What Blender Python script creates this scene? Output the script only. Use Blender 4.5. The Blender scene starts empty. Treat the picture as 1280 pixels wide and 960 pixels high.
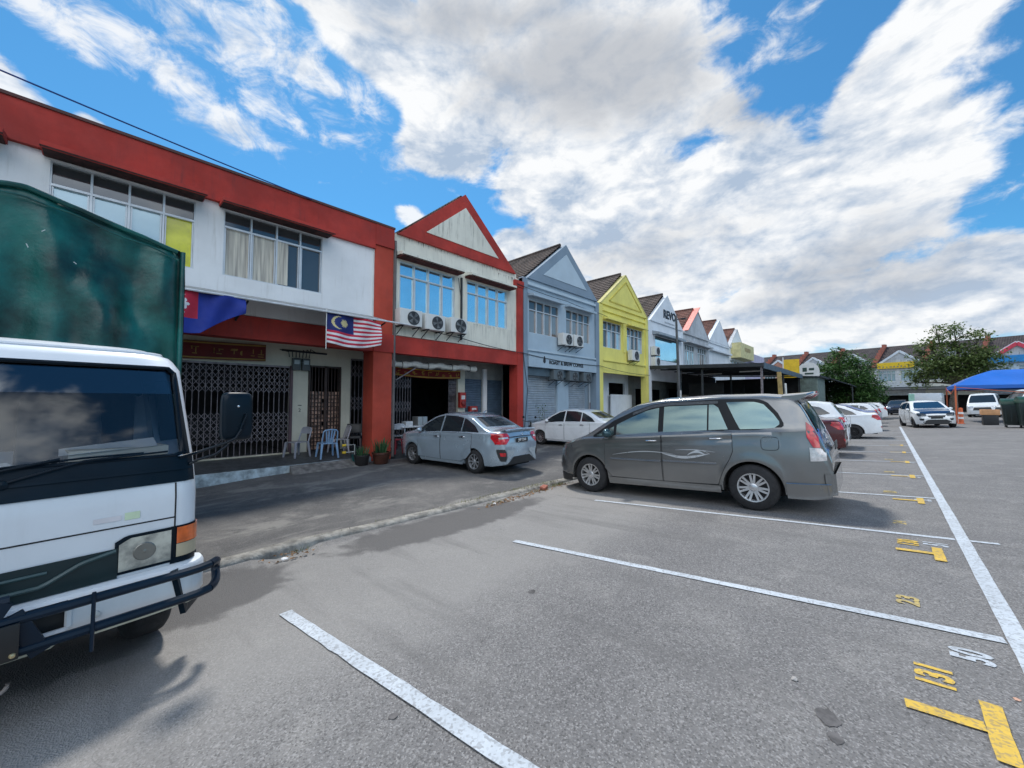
import bpy, bmesh, math, random
from mathutils import Vector, Matrix, noise
R = math.radians
rnd = random.Random(7)
sc = bpy.context.scene
COL = sc.collection

# ---------------------------------------------------------------- camera
CAMZ = 1.5
cam_d = bpy.data.cameras.new('camera'); cam = bpy.data.objects.new('camera', cam_d); COL.objects.link(cam)
cam.location = (0, 0, CAMZ)
cam.rotation_euler = (R(90 + 2.5707), 0, R(43.6845))
cam_d.sensor_fit = 'HORIZONTAL'; cam_d.sensor_width = 36.0; cam_d.lens = 36.0 * 490 / 1280
cam_d.clip_start = 0.05; cam_d.clip_end = 4000
sc.camera = cam

# ---------------------------------------------------------------- light
SUN_EL, SUN_DIR = 62.0, Vector((-0.86, 0.42, 0))      # horizontal direction towards the sun
sd = SUN_DIR.normalized() * math.cos(R(SUN_EL)); to_sun = Vector((sd.x, sd.y, math.sin(R(SUN_EL))))
sl = bpy.data.lights.new('sun', 'SUN'); sun = bpy.data.objects.new('sun', sl); COL.objects.link(sun)
sl.energy = 2.3; sl.angle = R(6); sl.color = (1.0, 0.95, 0.88)
sun.rotation_euler = to_sun.to_track_quat('Z', 'Y').to_euler()
sc.view_settings.view_transform = 'Standard'; sc.view_settings.look = 'None'
sc.view_settings.exposure = 0.60; sc.view_settings.gamma = 1.0

# ---------------------------------------------------------------- sky with clouds
world = bpy.data.worlds.new('World'); sc.world = world; world.use_nodes = True
nt = world.node_tree; nt.nodes.clear()
def N(t, kind, **kw):
    n = t.nodes.new(kind)
    for k, v in kw.items(): setattr(n, k, v)
    return n
def mth(t, op, a, b=None, c=None, clamp=False):
    n = t.nodes.new('ShaderNodeMath'); n.operation = op; n.use_clamp = clamp
    for i, v in enumerate((a, b, c)):
        if v is None: continue
        if isinstance(v, (int, float)): n.inputs[i].default_value = v
        else: t.links.new(v, n.inputs[i])
    return n.outputs[0]
def vmth(t, op, a, b=None):
    n = t.nodes.new('ShaderNodeVectorMath'); n.operation = op
    for i, v in enumerate((a, b)):
        if v is None: continue
        if isinstance(v, (tuple, list)): n.inputs[i].default_value = v
        elif isinstance(v, (int, float)): n.inputs[3].default_value = v
        else: t.links.new(v, n.inputs[i])
    return n.outputs['Value'] if op in ('DOT_PRODUCT', 'LENGTH') else n.outputs[0]
def sstep(t, v, a, b, lo=0.0, hi=1.0):
    n = t.nodes.new('ShaderNodeMapRange'); n.interpolation_type = 'SMOOTHSTEP'
    t.links.new(v, n.inputs[0])
    n.inputs[1].default_value = a; n.inputs[2].default_value = b; n.inputs[3].default_value = lo; n.inputs[4].default_value = hi
    return n.outputs[0]
def mixc(t, f, a, b, blend='MIX'):
    n = t.nodes.new('ShaderNodeMix'); n.data_type = 'RGBA'; n.blend_type = blend
    for i, v in ((0, f), (6, a), (7, b)):
        if isinstance(v, (int, float)): n.inputs[i].default_value = v
        elif isinstance(v, (tuple, list)): n.inputs[i].default_value = (*v[:3], 1)
        else: t.links.new(v, n.inputs[i])
    return n.outputs[2]
def noi(t, vec, scale, detail=4, rough=.55, dist=0.0):
    n = N(t, 'ShaderNodeTexNoise'); n.inputs['Scale'].default_value = scale; n.inputs['Detail'].default_value = detail
    n.inputs['Roughness'].default_value = rough; n.inputs['Distortion'].default_value = dist
    if vec is not None: t.links.new(vec, n.inputs['Vector'])
    return n.outputs[0]
sky = N(nt, 'ShaderNodeTexSky', sky_type='NISHITA', sun_disc=False)
sky.sun_elevation = R(SUN_EL); sky.sun_rotation = math.atan2(SUN_DIR.x, SUN_DIR.y)
sky.air_density = 1.0; sky.dust_density = 0.3; sky.ozone_density = 3.0
geo = N(nt, 'ShaderNodeTexCoord').outputs['Generated']
# cloud masses: centre direction, two half-axis vectors (tangent, unit / half size), weight
BLOBS = [((-0.4346, 0.5891, 0.6813), (2.1949, 2.0051, -0.3335), (-3.0376, 2.8703, -4.4198), 1.4), ((-0.6505, 0.2927, 0.7009), (1.9467, 3.3794, 0.3953), (-11.4709, 1.8934, -11.4363), 1.3), ((-0.6713, 0.3341, 0.6616), (2.3717, 5.2942, -0.2667), (-11.0143, -0.668, -10.8383), 0.9), ((-0.3999, 0.7069, 0.5833), (3.0672, 2.1013, -0.4437), (-3.0754, 5.1615, -8.364), 0.9), ((-0.647, 0.4831, 0.5899), (7.052, 8.3729, 0.8772), (-5.577, 4.2978, -9.6379), 1.2), ((-0.2703, 0.8774, 0.3964), (3.6668, 0.691, 0.971), (1.7842, 3.4311, -6.3772), 1.1), ((-0.4499, 0.7901, 0.4164), (2.8302, 1.2536, 0.679), (0.9191, 4.8101, -8.1327), 1.0), ((-0.5186, 0.7, 0.4911), (4.9105, 3.8735, -0.3355), (-3.081, 4.0496, -9.0262), 0.8), ((-0.0278, 0.9207, 0.3892), (5.0032, 2.0292, -4.4438), (-2.1854, 1.7233, -4.2331), 1.1), ((0.0267, 0.8528, 0.5216), (9.9089, 3.5478, -6.3079), (-1.1361, 3.3794, -5.4665), 1.1), ((-0.1138, 0.9412, 0.3182), (4.1785, -0.0841, 1.7435), (2.7128, 2.7013, -7.0185), 1.0), ((-0.1095, 0.9789, 0.1724), (2.5604, 0.3454, -0.3342), (-0.4865, 1.7626, -10.3147), 0.85), ((-0.3321, 0.9018, 0.2767), (4.2727, 1.7367, -0.5322), (-1.0677, 2.3961, -9.0892), 0.8), ((-0.6417, 0.6719, 0.3698), (9.4045, 8.9822, -0.0), (-4.6795, 4.8994, -17.0213), 1.2), ((0.1191, 0.9722, 0.2014), (9.1695, -1.4392, 1.5251), (2.6687, 3.1617, -16.8403), 1.1), ((0.0927, 0.9863, 0.1362), (6.8478, -0.496, -1.067), (-0.4563, 2.9853, -21.3159), 0.7), ((-0.673, 0.5032, 0.5421), (6.1832, 7.4717, 0.7408), (-7.1454, 5.5214, -13.9964), 0.8), ((0.89, -0.1251, 0.4384), (-0.4069, -2.8954, 0.0), (2.0879, -0.2934, -4.323), 1.2), ((0.604, -0.7198, 0.342), (-1.5321, -1.2856, 0.0), (1.0574, -1.2602, -4.5197), 1.0), ((-0.0755, -0.8627, 0.5), (-2.2725, 0.1988, 0.0), (-0.1801, -2.0589, -3.5798), 1.0), ((-0.6113, -0.7286, 0.309), (-1.8834, 1.5804, 0.0), (-1.1439, -1.3632, -5.4769), 0.9), ((0.171, -0.4698, 0.866), (-2.7475, -1.0, 0.0), (1.4246, -3.9142, -2.4049), 0.8), ((0.6943, -0.3237, 0.6428), (-0.7558, -1.6207, 0.0), (1.7033, -0.7943, -2.2398), 1.3), ((0.2542, -0.6983, 0.6691), (-1.8794, -0.684, 0.0), (0.6109, -1.6785, -1.9838), 1.3)]
GREYS = [((-0.4, 0.6471, 0.649), (2.4375, 2.0034, -0.4952), (-3.5879, 3.9316, -6.1319), 1.0), ((-0.524, 0.4626, 0.7152), (2.4379, 2.53, 0.1497), (-8.173, 7.3223, -10.7238), 0.7), ((-0.164, 0.8173, 0.5524), (4.9262, 2.584, -2.361), (-4.3455, 6.7736, -11.3118), 0.6), ((-0.4029, 0.851, 0.3369), (3.5806, 1.5993, 0.2417), (-0.026, 5.1174, -12.9586), 0.35), ((-0.0455, 0.9684, 0.2451), (4.3586, 0.1885, 0.0639), (0.8677, 2.3668, -9.1921), 0.55)]
FILL_CLOUDS = [((0.7698, -0.2802, 0.5736), (-0.5321, -1.4619, 0.0), (1.1481, -0.4179, -1.7448), 1.0), ((0.212, -0.7912, 0.5736), (-1.5027, -0.4027, 0.0), (0.2969, -1.1081, -1.6383), 1.0)]
WISPS = [((-0.8387, 0.0485, 0.5425), (0.0437, 4.6426, -0.3479), (-10.4461, -5.5029, -15.6576), 1.0), ((-0.7605, 0.1744, 0.6255), (1.2337, 3.5751, 0.5028), (-6.5959, -0.6172, -7.8467), 0.9), ((-0.8373, -0.0693, 0.5424), (0.1023, 9.4602, 1.3667), (-15.8121, -7.1265, -25.3185), 0.9), ((0.1223, 0.9041, 0.4094), (12.0114, -0.9202, -1.5569), (5.6622, 12.6754, -29.6865), 0.8), ((-0.7713, 0.4768, 0.4217), (14.3629, 20.9968, 2.5299), (-11.5909, 7.638, -29.8313), 2.2), ((-0.8897, -0.1094, 0.4433), (3.0534, 22.3582, 11.6423), (-9.0148, -0.2987, -18.1638), 2.0), ((-0.8973, -0.0243, 0.4408), (4.1218, 50.8433, 11.1974), (-35.9968, -8.1961, -73.7252), 1.8), ((-0.13, 0.7793, 0.613), (11.6973, 5.16, -4.0788), (-2.9138, 13.282, -17.5047), 0.6), ((-0.7862, 0.3096, 0.5348), (1.9003, 3.8126, 0.5867), (-18.2899, 4.629, -29.5677), 0.45), ((0.095, 0.9415, 0.3232), (13.1294, -0.8222, -1.4642), (2.9609, 8.2321, -24.8496), 0.5)]
sq = vmth(nt, 'MULTIPLY', geo, (1, 1, 1.5))
n1 = noi(nt, sq, 3.1, 11, .57, .1)
sq2 = vmth(nt, 'ADD', sq, tuple(Vector(to_sun) * 0.025 + Vector((0, 0, .025))))
n2 = noi(nt, sq2, 3.1, 6, .57, .1)
nf = noi(nt, vmth(nt, 'MULTIPLY', geo, (1, 1, 2.2)), 9.0, 8, .62, .4)
def blobs(lst):
    out = None
    for c, e1, e2, w in lst:
        a = vmth(nt, 'DOT_PRODUCT', geo, e1); b = vmth(nt, 'DOT_PRODUCT', geo, e2)
        # subtract the centre's own coordinate is zero (tangent axes are perpendicular to the centre)
        r2 = mth(nt, 'ADD', mth(nt, 'MULTIPLY', a, a), mth(nt, 'MULTIPLY', b, b))
        v = mth(nt, 'MULTIPLY', mth(nt, 'SUBTRACT', 1.0, mth(nt, 'SQRT', r2)), w)
        front = mth(nt, 'GREATER_THAN', vmth(nt, 'DOT_PRODUCT', geo, c), 0.2)
        v = mth(nt, 'SUBTRACT', mth(nt, 'MULTIPLY', mth(nt, 'ADD', v, 2.0), front), 2.0)
        out = v if out is None else mth(nt, 'SMOOTH_MAX', out, v, 0.18)
    return out
D = blobs(BLOBS)
D = mth(nt, 'ADD', D, mth(nt, 'MULTIPLY', mth(nt, 'SUBTRACT', n1, .5), 1.7))
Df = mth(nt, 'ADD', D, mth(nt, 'MULTIPLY', mth(nt, 'SUBTRACT', nf, .5), .8))
alpha = sstep(nt, Df, -0.05, 0.22)
nw = noi(nt, vmth(nt, 'MULTIPLY', geo, (1, 1, 1.6)), 13.0, 9, .66, .8)
W_ = mth(nt, 'ADD', blobs(WISPS), mth(nt, 'ADD', mth(nt, 'MULTIPLY', mth(nt, 'SUBTRACT', nw, .5), 2.6), mth(nt, 'MULTIPLY', mth(nt, 'SUBTRACT', nf, .5), 2.0)))
thin = sstep(nt, W_, .05, 1.05, 0, .9)
alpha = mth(nt, 'MAXIMUM', alpha, thin)
gr = blobs(GREYS)
grey = sstep(nt, mth(nt, 'ADD', gr, mth(nt, 'MULTIPLY', mth(nt, 'SUBTRACT', nf, .5), .9)), -0.1, .7)
lit = mth(nt, 'ADD', .62, mth(nt, 'MULTIPLY', mth(nt, 'SUBTRACT', n1, n2), 6.5), clamp=True)
edge = sstep(nt, D, .0, .9, .12, -.10)
nf2 = noi(nt, vmth(nt, 'ADD', vmth(nt, 'MULTIPLY', geo, (1, 1, 2.2)), tuple(Vector(to_sun)*.012 + Vector((0, 0, .02)))), 9.0, 8, .62, .4)
lit = mth(nt, 'ADD', mth(nt, 'ADD', lit, edge), mth(nt, 'MULTIPLY', mth(nt, 'SUBTRACT', nf, nf2), 2.2), clamp=True)
ccol = mixc(nt, lit, (2.9, 3.6, 4.6), (6.4, 6.5, 6.6))
ccol = mixc(nt, mth(nt, 'MULTIPLY', grey, .75), ccol, (2.75, 2.95, 3.3))
skyc = mixc(nt, 1.0, sky.outputs[0], (0.37, 0.84, 1.0), 'MULTIPLY')
# pale band of haze along the horizon
sep = N(nt, 'ShaderNodeSeparateXYZ'); nt.links.new(geo, sep.inputs[0])
hz = sstep(nt, sep.outputs[2], 0.0, .26, .75, 0)
skyc = mixc(nt, hz, skyc, (3.5, 4.6, 5.9))
# clouds added out of view behind the camera, brightened to fill the shop fronts
fill_mask = sstep(nt, blobs(FILL_CLOUDS), -.1, .5)
ccol = mixc(nt, fill_mask, ccol, vmth(nt, 'SCALE', ccol, 2.6))
fin = mixc(nt, alpha, skyc, ccol)
bg = N(nt, 'ShaderNodeBackground'); nt.links.new(fin, bg.inputs[0]); bg.inputs[1].default_value = 0.10
nt.links.new(bg.outputs[0], N(nt, 'ShaderNodeOutputWorld').inputs[0])
world.cycles.sampling_method = 'MANUAL'; world.cycles.sample_map_resolution = 512

# ---------------------------------------------------------------- materials
MATS = {}
def mat(name, col, rough=.7, metal=0.0, var=.12, scale=3.0, bump=0.0, bscale=60, streak=0.0, coat=0.0, spec=.5,
        dirt=(.06, .055, .05), emit=None, alpha=1.0, tint2=None):
    if name in MATS: return MATS[name]
    m = bpy.data.materials.new(name); m.use_nodes = True; t = m.node_tree
    b = t.nodes['Principled BSDF']; MATS[name] = m
    b.inputs['Roughness'].default_value = rough; b.inputs['Metallic'].default_value = metal
    b.inputs['Specular IOR Level'].default_value = spec; b.inputs['Coat Weight'].default_value = coat
    b.inputs['Coat Roughness'].default_value = .04; b.inputs['Alpha'].default_value = alpha
    co = N(t, 'ShaderNodeTexCoord').outputs['Object']
    n = noi(t, co, scale, 5, .6)
    dark = tuple(c * (1 - var * 1.6) for c in col); lite = tuple(min(1, c * (1 + var)) for c in col)
    c = mixc(t, sstep(t, n, .3, .7), dark, tint2 or lite)
    if streak:
        s = noi(t, vmth(t, 'MULTIPLY', co, (7, 7, .55)), 1.3, 6, .7)
        k = noi(t, co, .8, 4, .6)
        f = mth(t, 'MULTIPLY', sstep(t, s, .50, .78), sstep(t, k, .36, .62))
        c = mixc(t, mth(t, 'MULTIPLY', f, streak), c, dirt)
    t.links.new(c, b.inputs['Base Color'])
    if bump:
        bn = N(t, 'ShaderNodeBump'); bn.inputs['Strength'].default_value = bump; bn.inputs['Distance'].default_value = .02
        t.links.new(noi(t, co, bscale, 4, .6), bn.inputs['Height']); t.links.new(bn.outputs[0], b.inputs['Normal'])
    if rough < .9:
        t.links.new(sstep(t, noi(t, co, scale * 2.3, 3), .2, .8, max(.02, rough - .06), min(1, rough + .08)), b.inputs['Roughness'])
    if emit:
        b.inputs['Emission Color'].default_value = (*emit, 1); b.inputs['Emission Strength'].default_value = 1
    return m
def paint(name, col, metal=.0, rough=.28):
    return mat(name, col, rough, metal, var=.04, scale=1.2, coat=.8)
def glass(name, col, metal=.0, rough=.03):
    return mat(name, col, rough, metal, var=.05, scale=1.0, spec=.9)
def clear_glass(name, tint=(.8, .9, .92), mixf=.35):
    if name in MATS: return MATS[name]
    m = bpy.data.materials.new(name); m.use_nodes = True; t = m.node_tree; t.nodes.clear(); MATS[name] = m
    tr = N(t, 'ShaderNodeBsdfTransparent'); tr.inputs[0].default_value = (*tint, 1)
    gl = N(t, 'ShaderNodeBsdfGlossy'); gl.inputs[0].default_value = (.9, .95, 1, 1); gl.inputs[1].default_value = .02
    lw = N(t, 'ShaderNodeLayerWeight'); lw.inputs[0].default_value = mixf
    mx = N(t, 'ShaderNodeMixShader'); t.links.new(lw.outputs['Fresnel'], mx.inputs[0])
    t.links.new(tr.outputs[0], mx.inputs[1]); t.links.new(gl.outputs[0], mx.inputs[2])
    t.links.new(mx.outputs[0], N(t, 'ShaderNodeOutputMaterial').inputs[0])
    return m

# ---------------------------------------------------------------- mesh helpers
def tag(o, label=None, cat=None, group=None, kind=None):
    if label: o['label'] = label
    if cat: o['category'] = cat
    if group: o['group'] = group
    if kind: o['kind'] = kind
    return o
def thing(name, label, cat, loc=(0, 0, 0), rz=0, group=None):
    o = bpy.data.objects.new(name, None); COL.objects.link(o); o.empty_display_size = .2
    o.location = loc; o.rotation_euler = (0, 0, rz)
    return tag(o, label, cat, group)
def copy_tree(o, parent=None):
    c = o.copy(); COL.objects.link(c); c.parent = parent
    for ch in list(o.children): copy_tree(ch, c)
    return c
class MB:
    def __init__(s): s.v = []; s.f = []
    def add(s, vs, fs):
        n = len(s.v); s.v += [tuple(v) for v in vs]; s.f += [tuple(i + n for i in f) for f in fs]; return s
    def box(s, x0, x1, y0, y1, z0, z1):
        if x0 > x1: x0, x1 = x1, x0
        if y0 > y1: y0, y1 = y1, y0
        if z0 > z1: z0, z1 = z1, z0
        return s.add([(x0,y0,z0),(x1,y0,z0),(x1,y1,z0),(x0,y1,z0),(x0,y0,z1),(x1,y0,z1),(x1,y1,z1),(x0,y1,z1)],
                     [(0,3,2,1),(4,5,6,7),(0,1,5,4),(1,2,6,5),(2,3,7,6),(3,0,4,7)])
    def quad(s, *p): return s.add(p, [tuple(range(len(p)))])
    def bar(s, p, q, w, t=None, up=(0, 0, 1)):
        t = t or w; p, q = Vector(p), Vector(q); d = (q - p).normalized(); u = Vector(up)
        if abs(d.dot(u)) > .98: u = Vector((1, 0, 0))
        a = d.cross(u).normalized() * w / 2; b = a.cross(d).normalized() * t / 2
        return s.add([p-a-b, p+a-b, p+a+b, p-a+b, q-a-b, q+a-b, q+a+b, q-a+b],
                     [(0,3,2,1),(4,5,6,7),(0,1,5,4),(1,2,6,5),(2,3,7,6),(3,0,4,7)])
    def prism(s, pts, x0, x1):           # polygon in (y, z) pushed along x
        n = len(pts); vs = [(x0, y, z) for y, z in pts] + [(x1, y, z) for y, z in pts]
        fs = [tuple(range(n))[::-1], tuple(range(n, 2*n))] + [(i, (i+1) % n, n + (i+1) % n, n + i) for i in range(n)]
        return s.add(vs, fs)
    def prismy(s, pts, y0, y1):          # polygon in (x, z) pushed along y
        n = len(pts); vs = [(x, y0, z) for x, z in pts] + [(x, y1, z) for x, z in pts]
        fs = [tuple(range(n))[::-1], tuple(range(n, 2*n))] + [(i, (i+1) % n, n + (i+1) % n, n + i) for i in range(n)]
        return s.add(vs, fs)
    def tube(s, path, r, n=8, closed=False):
        P = [Vector(p) for p in path]; m = len(P); base = len(s.v); rr = r if isinstance(r, (list, tuple)) else [r] * m
        ref = Vector((0, 0, 1))
        for i, p in enumerate(P):
            if closed: d = (P[(i+1) % m] - P[i-1]).normalized()
            else: d = (P[min(i+1, m-1)] - P[max(i-1, 0)]).normalized()
            u = ref if abs(d.dot(ref)) < .95 else Vector((1, 0, 0))
            a = d.cross(u).normalized(); b = a.cross(d).normalized()
            s.v += [tuple(p + (a * math.cos(2*math.pi*k/n) + b * math.sin(2*math.pi*k/n)) * rr[i]) for k in range(n)]
        for i in range(m if closed else m - 1):
            j = (i + 1) % m
            for k in range(n):
                s.f.append((base+i*n+k, base+i*n+(k+1) % n, base+j*n+(k+1) % n, base+j*n+k))
        if not closed:
            s.f.append(tuple(base + k for k in range(n))[::-1]); s.f.append(tuple(base + (m-1)*n + k for k in range(n)))
        return s
    def lathe(s, prof, c=(0, 0, 0), axis='z', n=24, cap=True):   # prof: (radius, height)
        base = len(s.v); m = len(prof)
        for r, h in prof:
            for k in range(n):
                a = 2*math.pi*k/n; x, y = r*math.cos(a), r*math.sin(a)
                q = {'z': (x, y, h), 'y': (x, h, y), 'x': (h, x, y)}[axis]
                s.v.append((q[0]+c[0], q[1]+c[1], q[2]+c[2]))
        for i in range(m-1):
            for k in range(n):
                s.f.append((base+i*n+k, base+i*n+(k+1) % n, base+(i+1)*n+(k+1) % n, base+(i+1)*n+k))
        if cap:
            s.f.append(tuple(base+k for k in range(n))[::-1]); s.f.append(tuple(base+(m-1)*n+k for k in range(n)))
        return s
    def build(s, name, m, parent=None, world=False, bevel=0, smooth=False, angle=35):
        me = bpy.data.meshes.new(name); me.from_pydata(s.v, [], s.f); me.validate()
        b = bmesh.new(); b.from_mesh(me)
        bmesh.ops.recalc_face_normals(b, faces=b.faces)
        if bevel:
            es = [e for e in b.edges if len(e.link_faces) == 2 and e.calc_face_angle(0) > .6]
            bmesh.ops.bevel(b, geom=es, offset=bevel, segments=2, profile=.6, affect='EDGES', clamp_overlap=True)
        b.to_mesh(me); b.free()
        if smooth or bevel:
            for p in me.polygons: p.use_smooth = True
            me.set_sharp_from_angle(angle=R(angle))
        if m is not None: me.materials.append(m)
        o = bpy.data.objects.new(name, me); COL.objects.link(o)
        if parent is not None:
            o.parent = parent
            if world and parent.type == 'EMPTY': o.matrix_parent_inverse = Matrix.LocRotScale(parent.location, parent.rotation_euler, None).inverted()
        return o
def text_mesh(name, body, size, m, mw, parent=None, extrude=.004, bold=0.0, world=True, sx=1.0):
    cu = bpy.data.curves.new('txt', 'FONT'); cu.body = body; cu.size = size; cu.extrude = extrude; cu.offset = bold
    cu.align_x = 'CENTER'; cu.align_y = 'CENTER'; cu.resolution_u = 3
    tmp = bpy.data.objects.new('txt', cu); COL.objects.link(tmp)
    bpy.context.view_layer.update()
    me = bpy.data.meshes.new_from_object(tmp.evaluated_get(bpy.context.evaluated_depsgraph_get()))
    bpy.data.objects.remove(tmp); bpy.data.curves.remove(cu)
    me.transform(Matrix.Diagonal((sx, 1, 1, 1))); me.transform(mw); me.materials.clear(); me.materials.append(m); me.name = name
    o = bpy.data.objects.new(name, me); COL.objects.link(o)
    if parent is not None:
        o.parent = parent
        if world and parent.type == 'EMPTY': o.matrix_parent_inverse = Matrix.LocRotScale(parent.location, parent.rotation_euler, None).inverted()
    return o
def facade_text(x, y, z):          # text standing on a wall that faces +x, reading towards +y
    return Matrix(((0, 0, 1, x), (1, 0, 0, y), (0, 1, 0, z), (0, 0, 0, 1)))
# ---------------------------------------------------------------- the ground
G_SLOPE, OUT_X, KERB_X = 0.0539, 0.525, -5.36
F = -11.2                                  # the plane of the shop fronts
def lot_z(x, y=0):
    return G_SLOPE * (min(x, 6.0) - OUT_X)
def apron_z(x, y):
    k = max(0.0, min(1.0, (5.2 - y) / 3.6)); q = max(0.0, min(1.0, (-x - 5.5) / 5.6))
    return -0.285 - .14 * k * k * q + .0 * q
def ground_z(x, y): return lot_z(x) if x > KERB_X else apron_z(x, y)
def kerb_wobble(y): return .05 * noise.noise(Vector((y * .8, 3, 0))) - .06 * math.exp(-((y - 1.9) / .9) ** 2)

def asphalt(name, base, dark, pale, speck=1.0, band=None, patches=0.0):
    m = bpy.data.materials.new(name); m.use_nodes = True; t = m.node_tree; b = t.nodes['Principled BSDF']
    co = N(t, 'ShaderNodeTexCoord').outputs['Object']
    big = noi(t, co, .35, 5, .6, .6); mid = noi(t, co, 2.2, 6, .65, .4); fine = noi(t, co, 95, 3, .75); grit = noi(t, co, 38, 4, .7)
    c = mixc(t, sstep(t, big, .32, .68), dark, base)
    c = mixc(t, sstep(t, mid, .45, .75, 0, .5), c, pale)
    # stones of the aggregate
    v = N(t, 'ShaderNodeTexVoronoi'); v.inputs['Scale'].default_value = 115; t.links.new(co, v.inputs['Vector'])
    sp = N(t, 'ShaderNodeSeparateXYZ'); t.links.new(v.outputs['Color'], sp.inputs[0])
    c = mixc(t, sstep(t, sp.outputs[0], .55, .95, 0, .55 * speck), c, tuple(min(1, k * 2.2) for k in base))
    c = mixc(t, sstep(t, sp.outputs[1], .62, .98, 0, .7 * speck), c, tuple(k * .25 for k in base))
    c = mixc(t, sstep(t, fine, .35, .7, .0, .35 * speck), c, tuple(k * .5 for k in base))
    if band:                                    # dusty strip where the lot runs down to the kerb
        xs = N(t, 'ShaderNodeSeparateXYZ'); t.links.new(co, xs.inputs[0])
        xx = mth(t, 'ADD', xs.outputs[0], mth(t, 'MULTIPLY', mth(t, 'SUBTRACT', mid, .5), 1.6))
        f = mth(t, 'MULTIPLY', sstep(t, xx, band[0], band[0] + .5), sstep(t, xx, band[1], band[1] + 1.0, 1, 0))
        c = mixc(t, mth(t, 'MULTIPLY', f, band[2]), c, pale)
        # newer, darker asphalt laid along the kerb in two places, and dark tracks where cars turn into the bays
        for cx, cy, rx, ry, s in ((-4.72, 3.7, .55, 1.9, .75), (-4.6, -.3, .85, 1.9, .7)):
            dx = mth(t, 'DIVIDE', mth(t, 'SUBTRACT', xs.outputs[0], cx), rx); dy = mth(t, 'DIVIDE', mth(t, 'SUBTRACT', xs.outputs[1], cy), ry)
            r_ = mth(t, 'SQRT', mth(t, 'ADD', mth(t, 'MULTIPLY', dx, dx), mth(t, 'MULTIPLY', dy, dy)))
            r_ = mth(t, 'ADD', r_, mth(t, 'MULTIPLY', mth(t, 'SUBTRACT', mid, .5), .9))
            c = mixc(t, sstep(t, r_, .82, 1.05, s, 0), c, (.085, .082, .082))
        tk = noi(t, vmth(t, 'MULTIPLY', co, (.22, 1.7, 1)), 1.6, 5, .6, .3)
        c = mixc(t, sstep(t, tk, .50, .72, 0, .42), c, tuple(k * .62 for k in base))
        ck = noi(t, vmth(t, 'MULTIPLY', co, (1, 1, 1)), 1.1, 2, .5, .0)
        cr = mth(t, 'ABSOLUTE', mth(t, 'SUBTRACT', ck, .5)); c = mixc(t, sstep(t, cr, .0, .0016, .30, 0), c, tuple(k * .3 for k in base))
    if patches:                                 # worn and stained patches
        p = noi(t, vmth(t, 'MULTIPLY', co, (1.0, .45, 1)), .9, 7, .7, .5)
        c = mixc(t, sstep(t, p, .55, .66, 0, patches), c, pale)
        p2 = noi(t, vmth(t, 'ADD', co, (9, 4, 2)), 1.5, 6, .7, .8)
        c = mixc(t, sstep(t, p2, .58, .68, 0, patches * .8), c, dark)
    # oil drips and gum
    o = noi(t, vmth(t, 'ADD', co, (4.2, 1.7, 0)), 2.7, 2, .5)
    c = mixc(t, sstep(t, o, .72, .80, 0, .5), c, tuple(k * .35 for k in base))
    t.links.new(c, b.inputs['Base Color']); b.inputs['Roughness'].default_value = .88; b.inputs['Specular IOR Level'].default_value = .3
    bn = N(t, 'ShaderNodeBump'); bn.inputs['Strength'].default_value = .55; bn.inputs['Distance'].default_value = .012
    h = mth(t, 'ADD', mth(t, 'MULTIPLY', v.outputs['Distance'], .9), mth(t, 'MULTIPLY', grit, .8))
    t.links.new(h, bn.inputs['Height']); t.links.new(bn.outputs[0], b.inputs['Normal'])
    return m
M_LOT = asphalt('lot_asphalt', (.205, .200, .197), (.160, .156, .156), (.32, .31, .295), .8, band=(-5.4, -3.0, .55))
M_APRON = asphalt('apron_asphalt', (.145, .140, .136), (.095, .094, .095), (.27, .26, .24), .5, patches=.75)
M_KERB = mat('kerb_concrete', (.29, .275, .245), .9, var=.3, scale=6, bump=.8, bscale=30, streak=.5, dirt=(.12, .11, .08))
M_WHITE_MARK = None
def road_paint(name, col, wear):
    m = bpy.data.materials.new(name); m.use_nodes = True; t = m.node_tree; b = t.nodes['Principled BSDF']
    co = N(t, 'ShaderNodeTexCoord').outputs['Object']
    c = mixc(t, sstep(t, noi(t, co, 3, 6, .7), .35, .7), tuple(k * .82 for k in col), col)
    v = N(t, 'ShaderNodeTexVoronoi'); v.inputs['Scale'].default_value = 70; t.links.new(co, v.inputs['Vector'])
    sp = N(t, 'ShaderNodeSeparateXYZ'); t.links.new(v.outputs['Color'], sp.inputs[0])
    chips = mth(t, 'MULTIPLY', sstep(t, sp.outputs[0], 1 - wear * .9, 1.0), 1)
    crack = sstep(t, noi(t, vmth(t, 'MULTIPLY', co, (1, 5, 1)), 5, 8, .75, 1.2), .60, .70, 0, wear)
    f = mth(t, 'MAXIMUM', mth(t, 'MULTIPLY', chips, .5), crack)
    c = mixc(t, f, c, (.15, .145, .145))
    t.links.new(c, b.inputs['Base Color']); b.inputs['Roughness'].default_value = .8
    bn = N(t, 'ShaderNodeBump'); bn.inputs['Strength'].default_value = .4; bn.inputs['Distance'].default_value = .008
    t.links.new(noi(t, co, 50, 4, .7), bn.inputs['Height']); t.links.new(bn.outputs[0], b.inputs['Normal'])
    return m
M_WM = road_paint('white_road_paint', (.52, .57, .62), .55)
M_YM = road_paint('yellow_road_paint', (.68, .45, .07), .7)
M_YF = road_paint('faded_yellow_paint', (.52, .40, .14), .95)

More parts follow.
